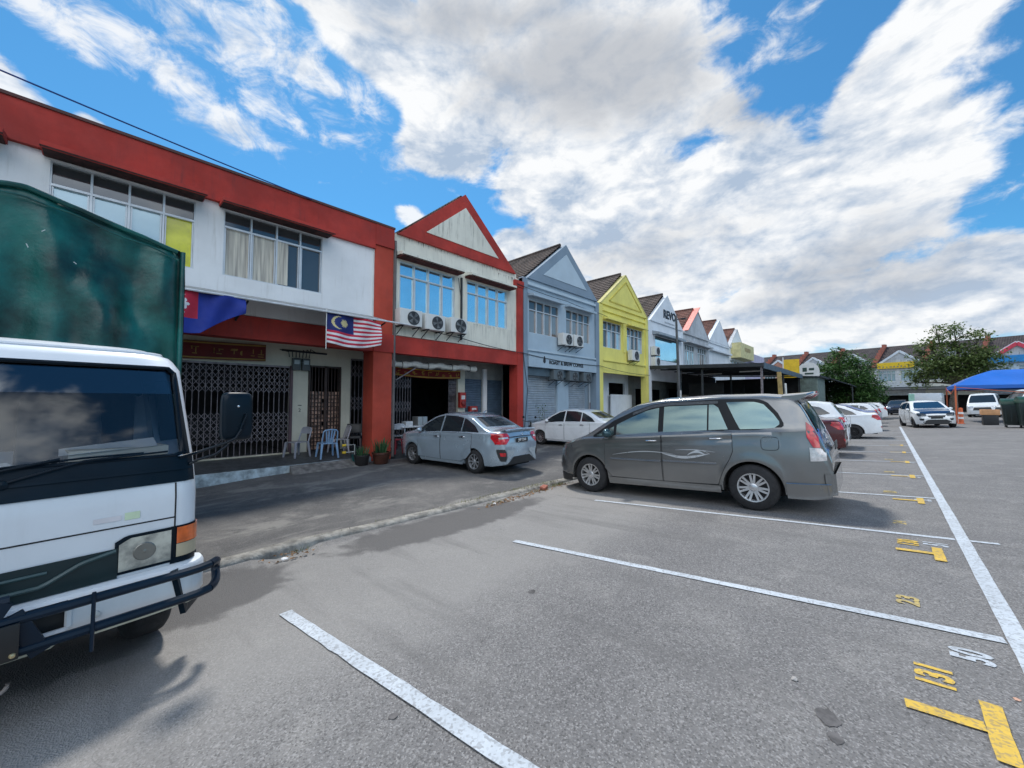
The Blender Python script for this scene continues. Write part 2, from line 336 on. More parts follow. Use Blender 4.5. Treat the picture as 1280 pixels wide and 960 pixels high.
def grid(name, xs, ys, fz, m):
    mb = MB(); n = len(ys)
    mb.v = [(x, y, fz(x, y)) for x in xs for y in ys]
    mb.f = [(i*n+j, (i+1)*n+j, (i+1)*n+j+1, i*n+j+1) for i in range(len(xs)-1) for j in range(n-1)]
    return mb.build(name, m, smooth=True)
ysg = [-600, -60, -10] + [y * .25 for y in range(-8, 65)] + [17, 20, 25, 30, 40, 60, 80, 120, 300, 900]
ysg = sorted(set(ysg))
def lot_f(x, y):
    z = lot_z(x)
    if -8 < y < 16 and x < 1: z += .006 * noise.noise(Vector((x * .8, y * .8, 0)))
    return z - (.10 * max(0, 1 - abs(y - 1.62) / .32) if x < -5.0 else 0)
lot = grid('parking_lot', [KERB_X + .02, -5.25, -5.1, -4.9, -4.6, -4.2, -3.8, -3, -2, -1, 0, .3, .525, .8, 2, 4, 6, 8, 60, 900], ysg, lot_f, M_LOT)
tag(lot, kind='structure')
def ap_f(x, y):
    return apron_z(x, y) + (.008 * noise.noise(Vector((x, y, 5))) if -8 < y < 16 else 0)
ap = grid('forecourt', [-900, -60, -20, -12.4, -11.6, -11.1, -10.5, -10, -9.5, -9, -8.5, -8, -7.5, -7, -6.5, -6, -5.7, -5.48], ysg, ap_f, M_APRON)
tag(ap, kind='structure')
# the kerb: worn, wavering concrete edge between forecourt and lot, with a broken gutter inlet
mb = MB(); ks = [y * .12 for y in range(-60, 480)]
for y in ks:
    w = kerb_wobble(y); r1 = .012 * noise.noise(Vector((y * 3, 0, 7))); r2 = .012 * noise.noise(Vector((y * 4, 9, 7)))
    zt = -.278 + .012 * noise.noise(Vector((y * 2, 1, 1)))
    mb.v += [(KERB_X - .17 + w + r1, y, -.50), (KERB_X - .16 + w + r1, y, zt - .004), (KERB_X - .10 + w, y, zt + .010),
             (KERB_X + .02 + w, y, zt + .008), (KERB_X + .055 + w + r2, y, zt - .03), (KERB_X + .075 + w + r2, y, -.62)]
for i in range(len(ks) - 1):
    for j in range(5): mb.f.append((i*6+j, (i+1)*6+j, (i+1)*6+j+1, i*6+j+1))
tag(mb.build('kerb', M_KERB, smooth=True, angle=60), kind='structure')
# darker strip of newer asphalt along the kerb (irregular outline of its own)
def patch(name, pts, m, dz, fz=lot_z):
    mb = MB(); c = (sum(p[0] for p in pts)/len(pts), sum(p[1] for p in pts)/len(pts))
    ring = []
    n = len(pts)
    for i in range(n):
        a, b = pts[i], pts[(i+1) % n]
        for k in range(8):
            u = k/8; x = a[0]+(b[0]-a[0])*u; y = a[1]+(b[1]-a[1])*u
            w = .07 * noise.noise(Vector((x*3, y*3, 2))) + .03 * noise.noise(Vector((x*9, y*9, 2)))
            ring.append((x+w, y+w))
    mb.v = [(c[0], c[1], fz(c[0]) + dz)] + [(x, y, fz(x) + dz) for x, y in ring]
    mb.f = [(0, i+1, (i+1) % len(ring) + 1) for i in range(len(ring))]
    o = mb.build(name, m); return tag(o, kind='structure')
M_OIL = mat('oil_stain', (.105, .10, .10), .8, var=.3, scale=12, bump=.3)
def stain(x, y, r):
    pts = [(x + r*math.cos(a)*(.75+.5*noise.noise(Vector((math.cos(a)*1.5+x*9, math.sin(a)*1.5, y)))+.25*rnd.random()), y + r*1.3*math.sin(a)*(.75+.5*noise.noise(Vector((math.cos(a)*1.5, math.sin(a)*1.5+y*7, x)))+.25*rnd.random())) for a in [k*math.pi/12 for k in range(24)]]
    mb = MB(); mb.v = [(x, y, lot_z(x)+.004)] + [(a, b, lot_z(a)+.004) for a, b in pts]
    mb.f = [(0, i+1, (i+1) % 24+1) for i in range(24)]
    return tag(mb.build('oil_stain', M_OIL), kind='structure')
for x, y, r in ((-.26, 2.50, .05), (-.22, 2.37, .030), (-2.28, 2.64, .035), (-1.9, 1.1, .022)): stain(x, y, r)

# ---- painted markings: bay lines, outer line, T marks and numbers
def strip(name, p, q, w, m, dz=.005, nseg=20):
    mb = MB(); p, q = Vector(p), Vector(q); d = (q-p).normalized(); n = Vector((-d.y, d.x)) * w/2
    for i in range(nseg+1):
        c = p + (q-p)*i/nseg
        j1 = 1 + .16*noise.noise(Vector((c.x*7, c.y*7, 0))); j2 = 1 + .16*noise.noise(Vector((c.x*7, c.y*7, 9)))
        a, b = c+n*j1, c-n*j2
        mb.v += [(a.x, a.y, lot_z(a.x)+dz), (b.x, b.y, lot_z(b.x)+dz)]
    mb.f = [(2*i, 2*i+1, 2*i+3, 2*i+2) for i in range(nseg)]
    return tag(mb.build(name, m), kind='structure')
strip('lane_line', (.56, -6), (.525, 33), .098, M_WM, nseg=160)
strip('bay_line', (-3.60, 1.09), (.49, 1.46), .095, M_WM, .009, 40)
for k in range(0, 14):
    y = 3.96 + 2.5*k
    strip('bay_line', (-3.35 if k == 0 else -3.75, y - (.41 if k == 0 else .43)), (.49, y + .0), .075 if k else .085, M_WM, .007, 24)
strip('bay_line', (.60, 6.46), (.80, 6.49), .06, M_WM, .009, 4)
def ground_text(body, x, y, size, m, sx=1.0, bold=.004):
    rot = Matrix(((0, -1, 0, x), (1, 0, 0, y), (G_SLOPE*0, -G_SLOPE, 1, lot_z(x) + .006), (0, 0, 0, 1)))
    o = text_mesh('bay_number', body, size, m, rot, None, extrude=.0, bold=bold, sx=sx)
    return tag(o, kind='structure')
def tmark(y, m, ys=None):
    strip('t_mark', (.285, y + .02), (.02, y), .075, m, .008, 6)
    strip('t_mark', (.325, y - .21), (.325, y + .25), .075, m, .0085, 8)
tmark(2.86, M_YM); ground_text('131', .150, 3.235, .20, M_YM, .84, .008); ground_text('50', .325, 3.615, .235, M_WM, .66, .009)
ground_text('23', .075, 4.32, .17, M_YF, 1.1, .006)
tmark(5.74, M_YM); ground_text('130', .125, 6.06, .22, M_YM, .70, .008); ground_text('51', .335, 6.14, .25, M_WM, .6, .008)
ground_text('24', .075, 7.0, .17, M_YF, 1.1, .004)
tmark(8.62, M_YM); ground_text('129', .0, 9.25, .22, M_YF, .70, .008); ground_text('52', .36, 8.72, .25, M_WM, .6, .008)
tmark(11.30, M_YM); ground_text('128', .0, 11.85, .22, M_YF, .7, .008); ground_text('53', .36, 11.25, .25, M_WM, .6, .008)
tmark(13.9, M_YM); ground_text('127', .0, 14.4, .22, M_YF, .7, .008); ground_text('54', .36, 13.8, .25, M_WM, .6, .008)
tmark(16.5, M_YM); tmark(19.1, M_YM)

# leaves, litter, weeds and a brick in the gutter
M_LEAF = mat('dry_leaf', (.22, .12, .05), .8, var=.4, scale=20)
M_GRASS = mat('grass_blade', (.10, .15, .03), .7, var=.4, scale=9, tint2=(.20, .20, .06))
mb = MB(); r = random.Random(3)
spots = [(-5.16, 1.62, .14, 26), (-4.95, 1.45, .1, 5), (-5.1, 5.4, .22, 90), (-5.16, 6.2, .25, 90), (-5.0, 4.8, .16, 50), (-5.15, 7.0, .15, 40)]
for x, y, s, n in spots:
    for _ in range(n):
        a, b = x + r.gauss(0, s*.35), y + r.gauss(0, s); l = r.uniform(.012, .035); t = r.uniform(0, 6.28); e = r.uniform(.003, .02)
        if a < KERB_X + .1: continue
        z = lot_z(a) + .007
        mb.quad((a, b, z), (a+l*math.cos(t+.6), b+l*math.sin(t+.6), z+e), (a+2*l*math.cos(t), b+2*l*math.sin(t), z), (a+l*math.cos(t-.6), b+l*math.sin(t-.6), z+e*.4))
tag(mb.build('leaf_litter', M_LEAF), 'dry brown leaves scattered in the gutter along the kerb', 'leaf litter', kind='stuff')
mb = MB()
for x, y, s, n in [(-5.40, 6.5, .35, 260), (-5.47, 5.6, .5, 200), (-5.2, 6.85, .2, 260), (-5.45, 4.4, .5, 110), (-5.1, 4.9, .12, 60), (-5.18, 1.72, .1, 50), (-5.5, 2.2, .8, 50), (-5.15, 6.0, .25, 90)]:
    for _ in range(n):
        a, b = x + r.gauss(0, .035), y + r.gauss(0, s); h = r.uniform(.015, .07); t = r.uniform(0, 6.28); l = r.uniform(.01, .05)
        z = ground_z(a, b) if a < KERB_X - .1 else (lot_z(a) if a > KERB_X + .07 else -.272)
        w = .003; dx, dy = math.cos(t), math.sin(t)
        mb.quad((a-dy*w, b+dx*w, z), (a+dy*w, b-dx*w, z), (a+dx*l, b+dy*l, z+h))
tag(mb.build('kerb_weeds', M_GRASS), 'low weeds growing out of the kerb joint', 'weeds', kind='stuff')
M_BRICK = mat('broken_brick', (.36, .13, .09), .9, var=.25, scale=15, bump=.6, streak=.2)
mb = MB(); a = R(20); mb.box(-.055, .055, -.10, .10, 0, .06); o = mb.build('brick', M_BRICK, bevel=.008)
o.location = (-5.16, 6.35, lot_z(-5.16) + .012); o.rotation_euler = (R(4), R(6), a)
tag(o, 'broken red brick lying in the gutter near the silver people carrier', 'brick')
M_TRASH = mat('white_trash', (.75, .75, .75), .6, var=.1)
def crumple(name, x, y, s, label, cat, m, flat=.5):
    b = bmesh.new(); bmesh.ops.create_icosphere(b, subdivisions=2, radius=s)
    for v in b.verts:
        v.co *= 1 + .55 * noise.noise(v.co * (2.2/s) + Vector((x*9, y*9, 0))); v.co.z = abs(v.co.z) * flat
    me = bpy.data.meshes.new(name); b.to_mesh(me); b.free(); me.materials.append(m)
    o = bpy.data.objects.new(name, me); COL.objects.link(o); o.location = (x, y, ground_z(x, y) + .004); return tag(o, label, cat)
crumple('paper_scrap', -5.02, 1.50, .035, 'crumpled white paper scrap in the broken gutter inlet by the truck', 'litter', M_TRASH)
crumple('plastic_scrap', -5.06, 4.85, .03, 'small white plastic scrap among leaves halfway along the kerb', 'litter', M_TRASH)
crumple('fallen_leaf', .43, 3.24, .014, 'small pinkish dried leaf lying on the asphalt by the number 50', 'leaf', mat('pink_leaf', (.55, .33, .24), .8), .3)
crumple('pebble', -.42, 2.72, .016, 'small pale pebble on the asphalt left of the nearest yellow T mark', 'pebble', mat('pebble', (.4, .38, .36), .9), .8)
# ---------------------------------------------------------------- the shop row
GZ, UW = -.27, 6.1
BK = -12.6                                # back wall of the veranda
def wallmat(n, c, streak=.35, var=.08, dirt=(.10, .09, .08)): return mat(n, c, .82, var=var, scale=1.1, bump=.12, bscale=18, streak=streak, dirt=dirt)
RED = wallmat('red_render', (.42, .040, .028), .7, .16, (.10, .03, .03))
REDCOL = wallmat('red_column_paint', (.47, .062, .034), .35, .12, (.16, .06, .05))
WHITE = wallmat('white_render', (.78, .78, .78), .6, .04, (.42, .40, .35))
CREAM = wallmat('cream_render', (.72, .70, .60), .9, .06, (.13, .12, .10))
CREAM2 = wallmat('cream_wall', (.60, .58, .48), .3)
BLUEG = wallmat('blue_grey_render', (.38, .48, .56), .15, .05)
BLUED = wallmat('dark_blue_grey_render', (.22, .29, .36), .15, .05)
BLUEL = wallmat('light_blue_grey_render', (.46, .56, .63), .12, .04)
YELL = wallmat('yellow_render', (.80, .72, .19), .3, .06, (.30, .26, .08))
PALE = wallmat('pale_render', (.72, .76, .80), .3, .05, (.30, .32, .34))
WEATH = wallmat('weathered_render', (.50, .52, .54), .95, .15, (.06, .055, .05))
LAV = wallmat('lavender_render', (.50, .48, .62), .2)
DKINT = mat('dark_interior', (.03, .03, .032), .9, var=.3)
GREYINT = mat('veranda_render', (.30, .30, .28), .9, streak=.4)
SOFFIT = mat('soffit_render', (.42, .42, .40), .9, streak=.4)
TILE = mat('veranda_floor', (.07, .075, .08), .5, var=.25, scale=4, bump=.1)
ALU = mat('aluminium_frame', (.62, .64, .66), .4, .3, var=.06)
DKFRAME = mat('dark_frame', (.10, .11, .12), .45, var=.1)
SHUT = mat('shutter_steel', (.38, .42, .46), .45, .4, var=.08, streak=.3)
SHUTB = mat('blue_grey_shutter', (.10, .15, .21), .5, .2, var=.1, streak=.3)
STEEL = mat('grille_steel', (.22, .19, .20), .5, .4, var=.25, scale=8, streak=.4, dirt=(.16, .08, .05))
DRKMET = mat('dark_metal', (.04, .045, .05), .5, .4)
WMET = mat('white_painted_metal', (.68, .68, .66), .4, var=.06, streak=.3)
SKYGL = glass('blue_mirror_glass', (.62, .84, .90), .9)
TINT = glass('tinted_glass', (.12, .125, .13), .55)
BRNGL = glass('bronze_glass', (.36, .30, .27), .6)
LITEGL = glass('pale_glass', (.42, .55, .60), .35, .12)
YELGL = mat('yellow_film_on_glass', (.66, .62, .03), .2, var=.2, scale=2, tint2=(.75, .72, .02), coat=.8)
CURTM = mat('cream_curtain', (.56, .50, .40), .8, var=.2, scale=2, coat=.9)
t_ = CURTM.node_tree; b_ = t_.nodes['Principled BSDF']; f_ = sstep(t_, noi(t_, vmth(t_, 'MULTIPLY', N(t_, 'ShaderNodeTexCoord').outputs['Object'], (1, 9, .5)), 1.6, 3, .5), .3, .7)
t_.links.new(mixc(t_, f_, (.34, .30, .25), (.68, .62, .50)), b_.inputs['Base Color'])  # light and shade of the curtain folds painted as vertical colour bands
DKGL = glass('dark_glass', (.05, .055, .06), .2)
def tile_roof(name, c):
    m = mat(name, c, .85, var=.35, scale=1.4, bump=.0, streak=.45, dirt=(.02, .02, .02)); t = m.node_tree; b = t.nodes['Principled BSDF']
    co = N(t, 'ShaderNodeTexCoord').outputs['Object']; w = N(t, 'ShaderNodeTexWave'); w.bands_direction = 'X'; w.inputs['Scale'].default_value = 1.6
    w.inputs['Distortion'].default_value = .0; t.links.new(co, w.inputs['Vector'])
    bn = N(t, 'ShaderNodeBump'); bn.inputs['Strength'].default_value = .7; bn.inputs['Distance'].default_value = .05
    t.links.new(w.outputs[1], bn.inputs['Height']); t.links.new(bn.outputs[0], b.inputs['Normal'])
    return m
TROOF = tile_roof('brown_roof_tile', (.085, .062, .052)); TROOF2 = tile_roof('red_brown_roof_tile', (.15, .062, .045))

def window(root, y0, y1, z0=4.5, z1=6.03, zt=5.65, n=4, frame=ALU, up=TINT, low=(TINT,)*4, x=F-.045, fw=.045, cols=None):
    ys = [y0 + (y1-y0)*i/n for i in range(n+1)] if cols is None else cols
    mb = MB()
    for i, y in enumerate(ys):
        w = fw if i in (0, n) else fw*.8
        mb.box(x-.06, x+.03, y-w/2, y+w/2, z0, z1)
    for z in (z0, zt, z1): mb.box(x-.058, x+.034, y0, y1, z-fw/2, z+fw/2)
    for i in range(n):      # sash frames
        a, b = ys[i]+fw*.6, ys[i+1]-fw*.6
        for (p, q) in ((z0+fw*.6, zt-fw*.6),):
            mb.box(x-.045, x+.012, a, a+.022, p, q); mb.box(x-.045, x+.012, b-.022, b, p, q)
    w = mb.build('window', frame, root, True)
    for i in range(n):
        g = MB().box(x-.055, x-.035, ys[i], ys[i+1], zt, z1).build('pane', up if not isinstance(up, (list, tuple)) else up[i], w)
        g = MB().box(x-.055, x-.035, ys[i], ys[i+1], z0, zt).build('pane', low[i % len(low)], w)
    return w
GRIME_SHADE = mat('mould_and_shade_on_red', (.045, .012, .010), .9, var=.5, scale=6)  # black mould plus the shade under the hoods, both put into the colour
def hood(root, y0, y1, m, z=6.10, d=.42, t=.10, x=F, name='window_hood', under=None):
    o = MB().prismy([(x, z+t*.9), (x+d, z), (x+d, z-t), (x+d-.06, z-t), (x+d-.06, z-t+.03), (x, z-t+.05)], y0, y1).build(name, m, root, True)
    if under is not None: MB().prismy([(x+.002, z-t+.044), (x+d-.062, z-t+.024), (x+d-.062, z-t+.014), (x+.002, z-t+.034)], y0+.02, y1-.02).box(x+d-.005, x+d+.004, y0-.004, y1+.004, z-t-.004, z-t+.022).build('hood_grime_shade', under, o)
    return o
def wall_with_holes(root, name, m, x, y0, y1, z0, z1, holes, t=.2):
    """a wall facing +x, from y0..y1, z0..z1, thickness t behind x; holes = (ya, yb, za, zb), sorted and disjoint in y"""
    mb = MB(); y = y0
    for a, b, c, d in sorted(holes):
        if a > y: mb.box(x-t, x, y, a, z0, z1)
        if c > z0: mb.box(x-t, x, a, b, z0, c)
        if d < z1: mb.box(x-t, x, a, b, d, z1)
        y = b
    if y < y1: mb.box(x-t, x, y, y1, z0, z1)
    return mb.build(name, m, root, True)
def gable(root, y0, outer, inner, zf=6.88, za=9.15, ya=None, mode='raised', lo=6.55, x=F, w=5.42, rim=None):
    c = y0 + 2.87 if ya is None else ya; hw = w/2
    g = MB().prism([(c-hw, zf), (c+hw, zf), (c, za)], x-.20, x+.10).build('gable', outer, root, True)
    if inner is not None:
        k = .62
        p = [(c-hw*k, zf+.37), (c+hw*k, zf+.37), (c, zf+.37+(za-zf)*k)]
        MB().prism(p, x+.09, x+.125).build('gable_panel', inner, g)
    if rim is not None:
        for s in (-1, 1):
            d = Vector((0, -s*hw, zf-za)).normalized()
            MB().bar((x-.05, c, za+.01), (x-.05, c-s*hw, zf+.01), .34, .07).build('gable_coping', rim, g)
    return g
def roof(root, y0, m, zf=6.88, za=9.13, w=5.55, deep=8.5, x=F, xf=None):
    c = y0 + 2.87; hw = w/2; nc = 13; mb = MB(); x1 = x - .15 if xf is None else xf
    for s in (-1, 1):
        pts = [];
        for i in range(nc):
            u0, u1 = i/nc, (i+1)/nc
            ya, yb = c + s*hw*u0, c + s*hw*u1; zA, zB = za - (za-zf)*u0, za - (za-zf)*u1
            mb.add([(x1, ya, zA+.0), (x1-deep, ya, zA+.0), (x1-deep, yb, zB+.045), (x1, yb, zB+.045),
                    (x1, ya, zA-.05), (x1-deep, ya, zA-.05), (x1-deep, yb, zB-.0), (x1, yb, zB-.0)],
                   [(0, 1, 2, 3), (4, 7, 6, 5), (0, 3, 7, 4), (1, 5, 6, 2), (2, 6, 7, 3), (0, 4, 5, 1)])
    r = mb.build('roof', m, root, True)
    MB().tube([(x1+.02, c, za+.02), (x1-deep, c, za+.02)], .09, 8).build('ridge_tiles', m, r)
    return r
def shell(root, y0, y1, m, top=6.9, x=F):
    """floor slab, party walls, back and ceiling of a unit so that it is a real building"""
    mb = MB(); mb.box(x-9.0, x-.21, y0+.002, y0+.10, 3.3, top-.06); mb.box(x-9.0, x-.21, y1-.10, y1-.002, 3.3, top-.06)
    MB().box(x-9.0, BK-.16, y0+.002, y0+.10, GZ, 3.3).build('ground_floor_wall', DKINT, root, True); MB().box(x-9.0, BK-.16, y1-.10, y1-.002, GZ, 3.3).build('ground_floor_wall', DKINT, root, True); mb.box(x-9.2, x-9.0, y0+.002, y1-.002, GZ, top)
    mb.box(x-8.99, x-.22, y0+.11, y1-.11, top-.2, top-.08)
    mb.build('party_wall', m, root, True)
    MB().box(x-8.9, x-.21, y0+.003, y1-.003, 3.50, 3.62).build('floor_slab', SOFFIT, root, True)
    MB().box(x-8.9, x+.0, y0+.003, y1-.003, GZ-.3, -.005).build('veranda_floor', TILE, root, True)
def shutter(root, y0, y1, z0, z1, x, m, rib=.075, name='roller_shutter'):
    mb = MB(); z = z0; prof = []
    while z < z1 - .001:
        prof += [(x, z), (x+.018, z+rib*.3), (x+.018, z+rib*.7), (x, min(z+rib, z1))]; z += rib
    mb.prismy(prof + [(x-.02, z1), (x-.02, z0)], y0, y1)
    return mb.build(name, m, root, True)
def collapsible_grille(root, y0, y1, z0, z1, x, m=STEEL, pitch=.105, name='collapsible_grille', lat=((.16, .60), (.78, 1.0))):
    pitch *= 1.25
    mb = MB(); n = max(2, round((y1-y0)/pitch)); p = (y1-y0)/n
    for i in range(n+1):
        y = y0+i*p; mb.box(x-.009, x+.009, y-.006, y+.006, z0, z1)
        mb.box(x-.024, x-.014, y-.008, y+.008, z0, z1)
    H = z1-z0
    for a, b in lat:
        za, zb = z0+H*a, z0+H*b; rows = max(1, round((zb-za)/(.17))); h = (zb-za)/rows
        for k in range(rows):
            for i in range(n):
                y = y0+i*p; zz = za+k*h
                mb.bar((x+.012, y, zz), (x+.012, y+p, zz+h), .012, .004, up=(1, 0, 0)); mb.bar((x+.017, y+p, zz), (x+.017, y, zz+h), .012, .004, up=(1, 0, 0))
    mb.box(x-.03, x+.03, y0, y1, z1, z1+.05); mb.box(x-.03, x+.02, y0, y1, z0-.03, z0)
    return mb.build(name, m, root, True)

# ===== shop 1: flat red parapet, the near one
s1 = thing('shophouse', 'near two storey shop with flat red parapet and white upper wall behind the truck', 'shop', (F, 1.0, GZ))
wall_with_holes(s1, 'wall', WHITE, F, -7.0, 5.62, 3.6, 6.16, [(-3.5, -1.4, 4.5, 6.03), (-.80, 1.34, 4.49, 6.03), (1.87, 4.11, 4.48, 6.05)])
shell(s1, -7.0, 6.24, WHITE, 6.5)
MB().box(F-.2, F+.10, -7.0, 5.62, 6.162, 6.93).build('parapet', RED, s1, True)
MB().box(F-.25, F+.13, -7.0, 6.26, 6.931, 6.99).build('parapet_coping', mat('dark_coping', (.10, .045, .04), .8, streak=.5), s1, True)
MB().box(F-.22, F+.11, 5.622, 6.24, 6.30, 6.93).build('parapet_block', RED, s1, True)
MB().box(F-.6, F+.06, 5.622, 6.24, 3.58, 6.298).build('column', REDCOL, s1, True, bevel=.01)
MB().box(F-.6, F+.05, 5.622, 6.24, GZ, 3.02).build('column', REDCOL, s1, True, bevel=.01)
MB().box(F-.62, F+.09, 5.615, 6.28, 3.022, 3.578).build('beam_block', RED, s1, True)
MB().box(F-.35, F+.04, -7.0, 5.614, 3.03, 3.58).build('beam', RED, s1, True)
hood(s1, -.90, 1.47, RED, 6.13, .52, under=GRIME_SHADE); hood(s1, 1.76, 4.25, RED, 6.13, .52, under=GRIME_SHADE); hood(s1, -3.6, -1.3, RED, 6.13, .52, under=GRIME_SHADE)
window(s1, -.80, 1.34, 4.49, 6.03, 5.58, up=TINT, low=(LITEGL, LITEGL, LITEGL, YELGL))
window(s1, 1.87, 4.11, 4.48, 6.05, 5.65, up=TINT, low=(CURTM, CURTM, TINT, TINT))
window(s1, -3.5, -1.4, 4.49, 6.03, 5.58, up=TINT, low=(LITEGL,)*4)
# curtain hanging behind the third pane
MB().box(F-.034, F-.030, 3.0, 3.26, 4.52, 5.63).build('curtain', CURTM, s1, True)
wall_with_holes(s1, 'back_wall', CREAM2, BK, -7.0, 6.24, 0, 3.5, [(-4.0, 3.80, 0, 2.52), (4.30, 5.27, .0, 2.60), (5.58, 6.12, 0, 2.9)], .15)
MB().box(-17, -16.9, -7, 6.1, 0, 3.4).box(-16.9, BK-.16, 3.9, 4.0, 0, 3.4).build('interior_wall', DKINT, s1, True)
collapsible_grille(s1, -2.2, 3.78, .04, 2.48, BK+.0, lat=((.14, .48), (.70, .99)))
MB().box(BK+.0, BK+.06, -2.3, 3.8, -.003, .035).build('door_sill', mat('cream_sill', (.55, .52, .40), .8), s1, True)
MB().box(BK-.02, BK+.05, 3.79, 3.86, 0, 2.55).build('grille_post', mat('purple_brown_paint', (.10, .06, .07), .6), s1, True)
# grid door with pinkish glass behind
mb = MB(); dy0, dy1 = 4.30, 5.27
for i in range(11):
    y = dy0 + (dy1-dy0)*i/10; mb.box(BK-.01, BK+.018, y-.009, y+.009, 0.03, 2.55)
for i in range(15):
    z = .05 + i*.118; mb.box(BK-.012, BK+.02, dy0, dy1, z-.009, z+.009)
mb.box(BK-.02, BK+.03, dy0, dy0+.05, 0, 2.6).box(BK-.02, BK+.03, dy1-.05, dy1, 0, 2.6).box(BK-.02, BK+.03, dy0+.46, dy0+.54, 0, 2.6).box(BK-.02, BK+.03, dy0, dy1, 2.55, 2.6)
d = mb.build('grid_door', mat('brown_door_steel', (.05, .028, .022), .5, var=.2), s1, True)
mb = MB()
for i in range(10):
    for j in range(15):
        y = dy0+(dy1-dy0)*i/10; z = .05+j*.118
        if i not in (4, 5) or j % 3: mb.box(BK-.05, BK-.035, y+.012, y+.085, z+.012, z+.106)
mb.build('glass_block', mat('pink_glass_block', (.50, .30, .22), .3, var=.45, scale=6), d)
collapsible_grille(s1, 5.60, 6.12, .04, 2.85, BK, lat=((.1, .25), (.42, .58), (.8, .95)))
# raised veranda edge and ramp
mb = MB()
for y0, y1 in ((-7.0, 3.36), (3.361, 4.9), (4.901, 5.6)):
    mb.add([(F+.0, y0, -.6), (F+.06, y0, -.6), (F+.06, y0, -.148), (F+.0, y0, -.140), (F+.0, y1, -.6), (F+.06, y1, -.6), (F+.06, y1, -.148), (F+.0, y1, -.140)],
           [(0, 1, 2, 3), (4, 7, 6, 5), (1, 5, 6, 2), (2, 6, 7, 3)])
s1.children[0]
for ch in list(s1.children):
    if ch.name.startswith('veranda_floor'): bpy.data.objects.remove(ch)
fl = MB().add([(BK-4.4, -7, -.0), (BK, -7, -.003), (F+.001, -7, -.141), (BK-4.4, 6.24, -.0), (BK, 6.24, -.003), (F+.001, 6.24, -.141), (F, -7, -.8), (F, 6.24, -.8), (BK-4.4, -7, -.8), (BK-4.4, 6.24, -.8)],
              [(0, 1, 4, 3), (1, 2, 5, 4), (2, 6, 7, 5), (6, 8, 9, 7), (8, 0, 3, 9), (0, 8, 6, 2, 1), (3, 4, 5, 7, 9)]).build('veranda_floor', TILE, s1, True)
mb.build('veranda_edge', mat('pale_blue_kerb_paint', (.42, .50, .54), .85, var=.3, scale=5, streak=.9, dirt=(.10, .10, .10)), s1, True)
MB().add([(F+.061, 3.40, -.145), (F+.061, 5.15, -.145), (F+.75, 3.3, -.41), (F+.78, 5.0, -.33), (F+.061, 3.40, -.6), (F+.061, 5.15, -.6), (F+.75, 3.3, -.6), (F+.78, 5.0, -.6)],
         [(0, 2, 3, 1), (0, 4, 6, 2), (1, 3, 7, 5), (2, 6, 7, 3)]).build('ramp', mat('ramp_concrete', (.20, .19, .18), .9, var=.3, scale=5, bump=.7, streak=.4), s1, True)
MB().box(BK+.001, BK+.012, 4.02, 4.12, 1.38, 1.40).build('wall_plate', DRKMET, s1, True)
text_mesh('house_number', '2', .15, DRKMET, facade_text(BK+.004, 4.07, 1.24), s1)
MB().bar((F+.02, 5.60, 4.0), (F+.02, 5.60, 6.15), .03, .03).build('trim_strip', WMET, s1, True)

# ===== shop 2: red gable
y = 6.24
s2 = thing('shophouse', 'shop with red framed cream gable and blue mirrored windows above the silver sedan', 'shop', (F, 9.2, GZ))
wall_with_holes(s2, 'wall', CREAM, F, y+.02, 11.98, 3.61, 6.88, [(6.50, 8.73, 4.48, 6.04), (9.30, 11.45, 4.48, 6.04)])
shell(s2, y, 12.35, CREAM, 6.88)
gable(s2, y, RED, CREAM, zf=6.86, za=9.2, ya=9.12, w=5.5)
for ch in s2.children:
    if ch.name.startswith('gable'):
        gp = ch.children[0]
roof(s2, y, TROOF)
MB().box(F-.3, F+.05, 6.30, 11.98, 3.03, 3.58).build('beam', RED, s2, True)
MB().box(F-.4, F+.07, 11.982, 12.34, GZ, 6.35).build('column', RED, s2, True)
MB().box(F-.4, F+.11, 11.80, 12.36, 6.352, 6.62).build('column_cap', RED, s2, True)
HUND = mat('shaded_red_underside', (.10, .022, .018), .9, var=.4, scale=4)  # dark red underside deepened to paint in the shadow band below the hoods
hood(s2, 6.36, 8.86, CREAM, 6.22, .40, .10, under=GRIME_SHADE); hood(s2, 9.18, 11.60, CREAM, 6.22, .40, .10, under=GRIME_SHADE)
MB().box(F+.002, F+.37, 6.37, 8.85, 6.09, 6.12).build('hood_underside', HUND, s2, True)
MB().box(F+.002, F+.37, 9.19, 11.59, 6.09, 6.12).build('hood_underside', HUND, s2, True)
for (a, b) in ((6.50, 8.73), (9.30, 11.45)):
    window(s2, a, b, 4.48, 6.04, 5.58, up=SKYGL, low=(SKYGL,)*4, frame=ALU, fw=.04)
MB().box(F+.001, F+.06, 8.98, 9.04, 3.75, 6.05).build('drain_pipe', mat('black_pipe', (.03, .03, .03), .5), s2, True)
MB().tube([(F+.06, 6.30, -.2), (F+.06, 6.30, 6.6)], .045).build('downpipe', mat('old_pipe', (.12, .11, .11), .6), s2, True)
bk = wall_with_holes(s2, 'back_wall', GREYINT, BK, y, 12.6, 0, 3.5, [(6.5, 9.9, 0, 2.5), (10.28, 11.30, 0, 2.45), (11.53, 12.55, 0, 2.45)], .15)
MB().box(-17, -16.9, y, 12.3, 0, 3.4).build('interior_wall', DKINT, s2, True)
collapsible_grille(s2, 6.50, 7.80, .02, 2.45, BK+.02, pitch=.085, lat=((.45, .62), (.80, .95)))
collapsible_grille(s2, 9.53, 9.9, .02, 2.45, BK+.02, pitch=.05, lat=((.1, .3), (.4, .6), (.7, .95)))
MB().box(BK-.02, BK+.05, 6.5, 9.9, 2.45, 2.5).build('grille_track', STEEL, s2, True)
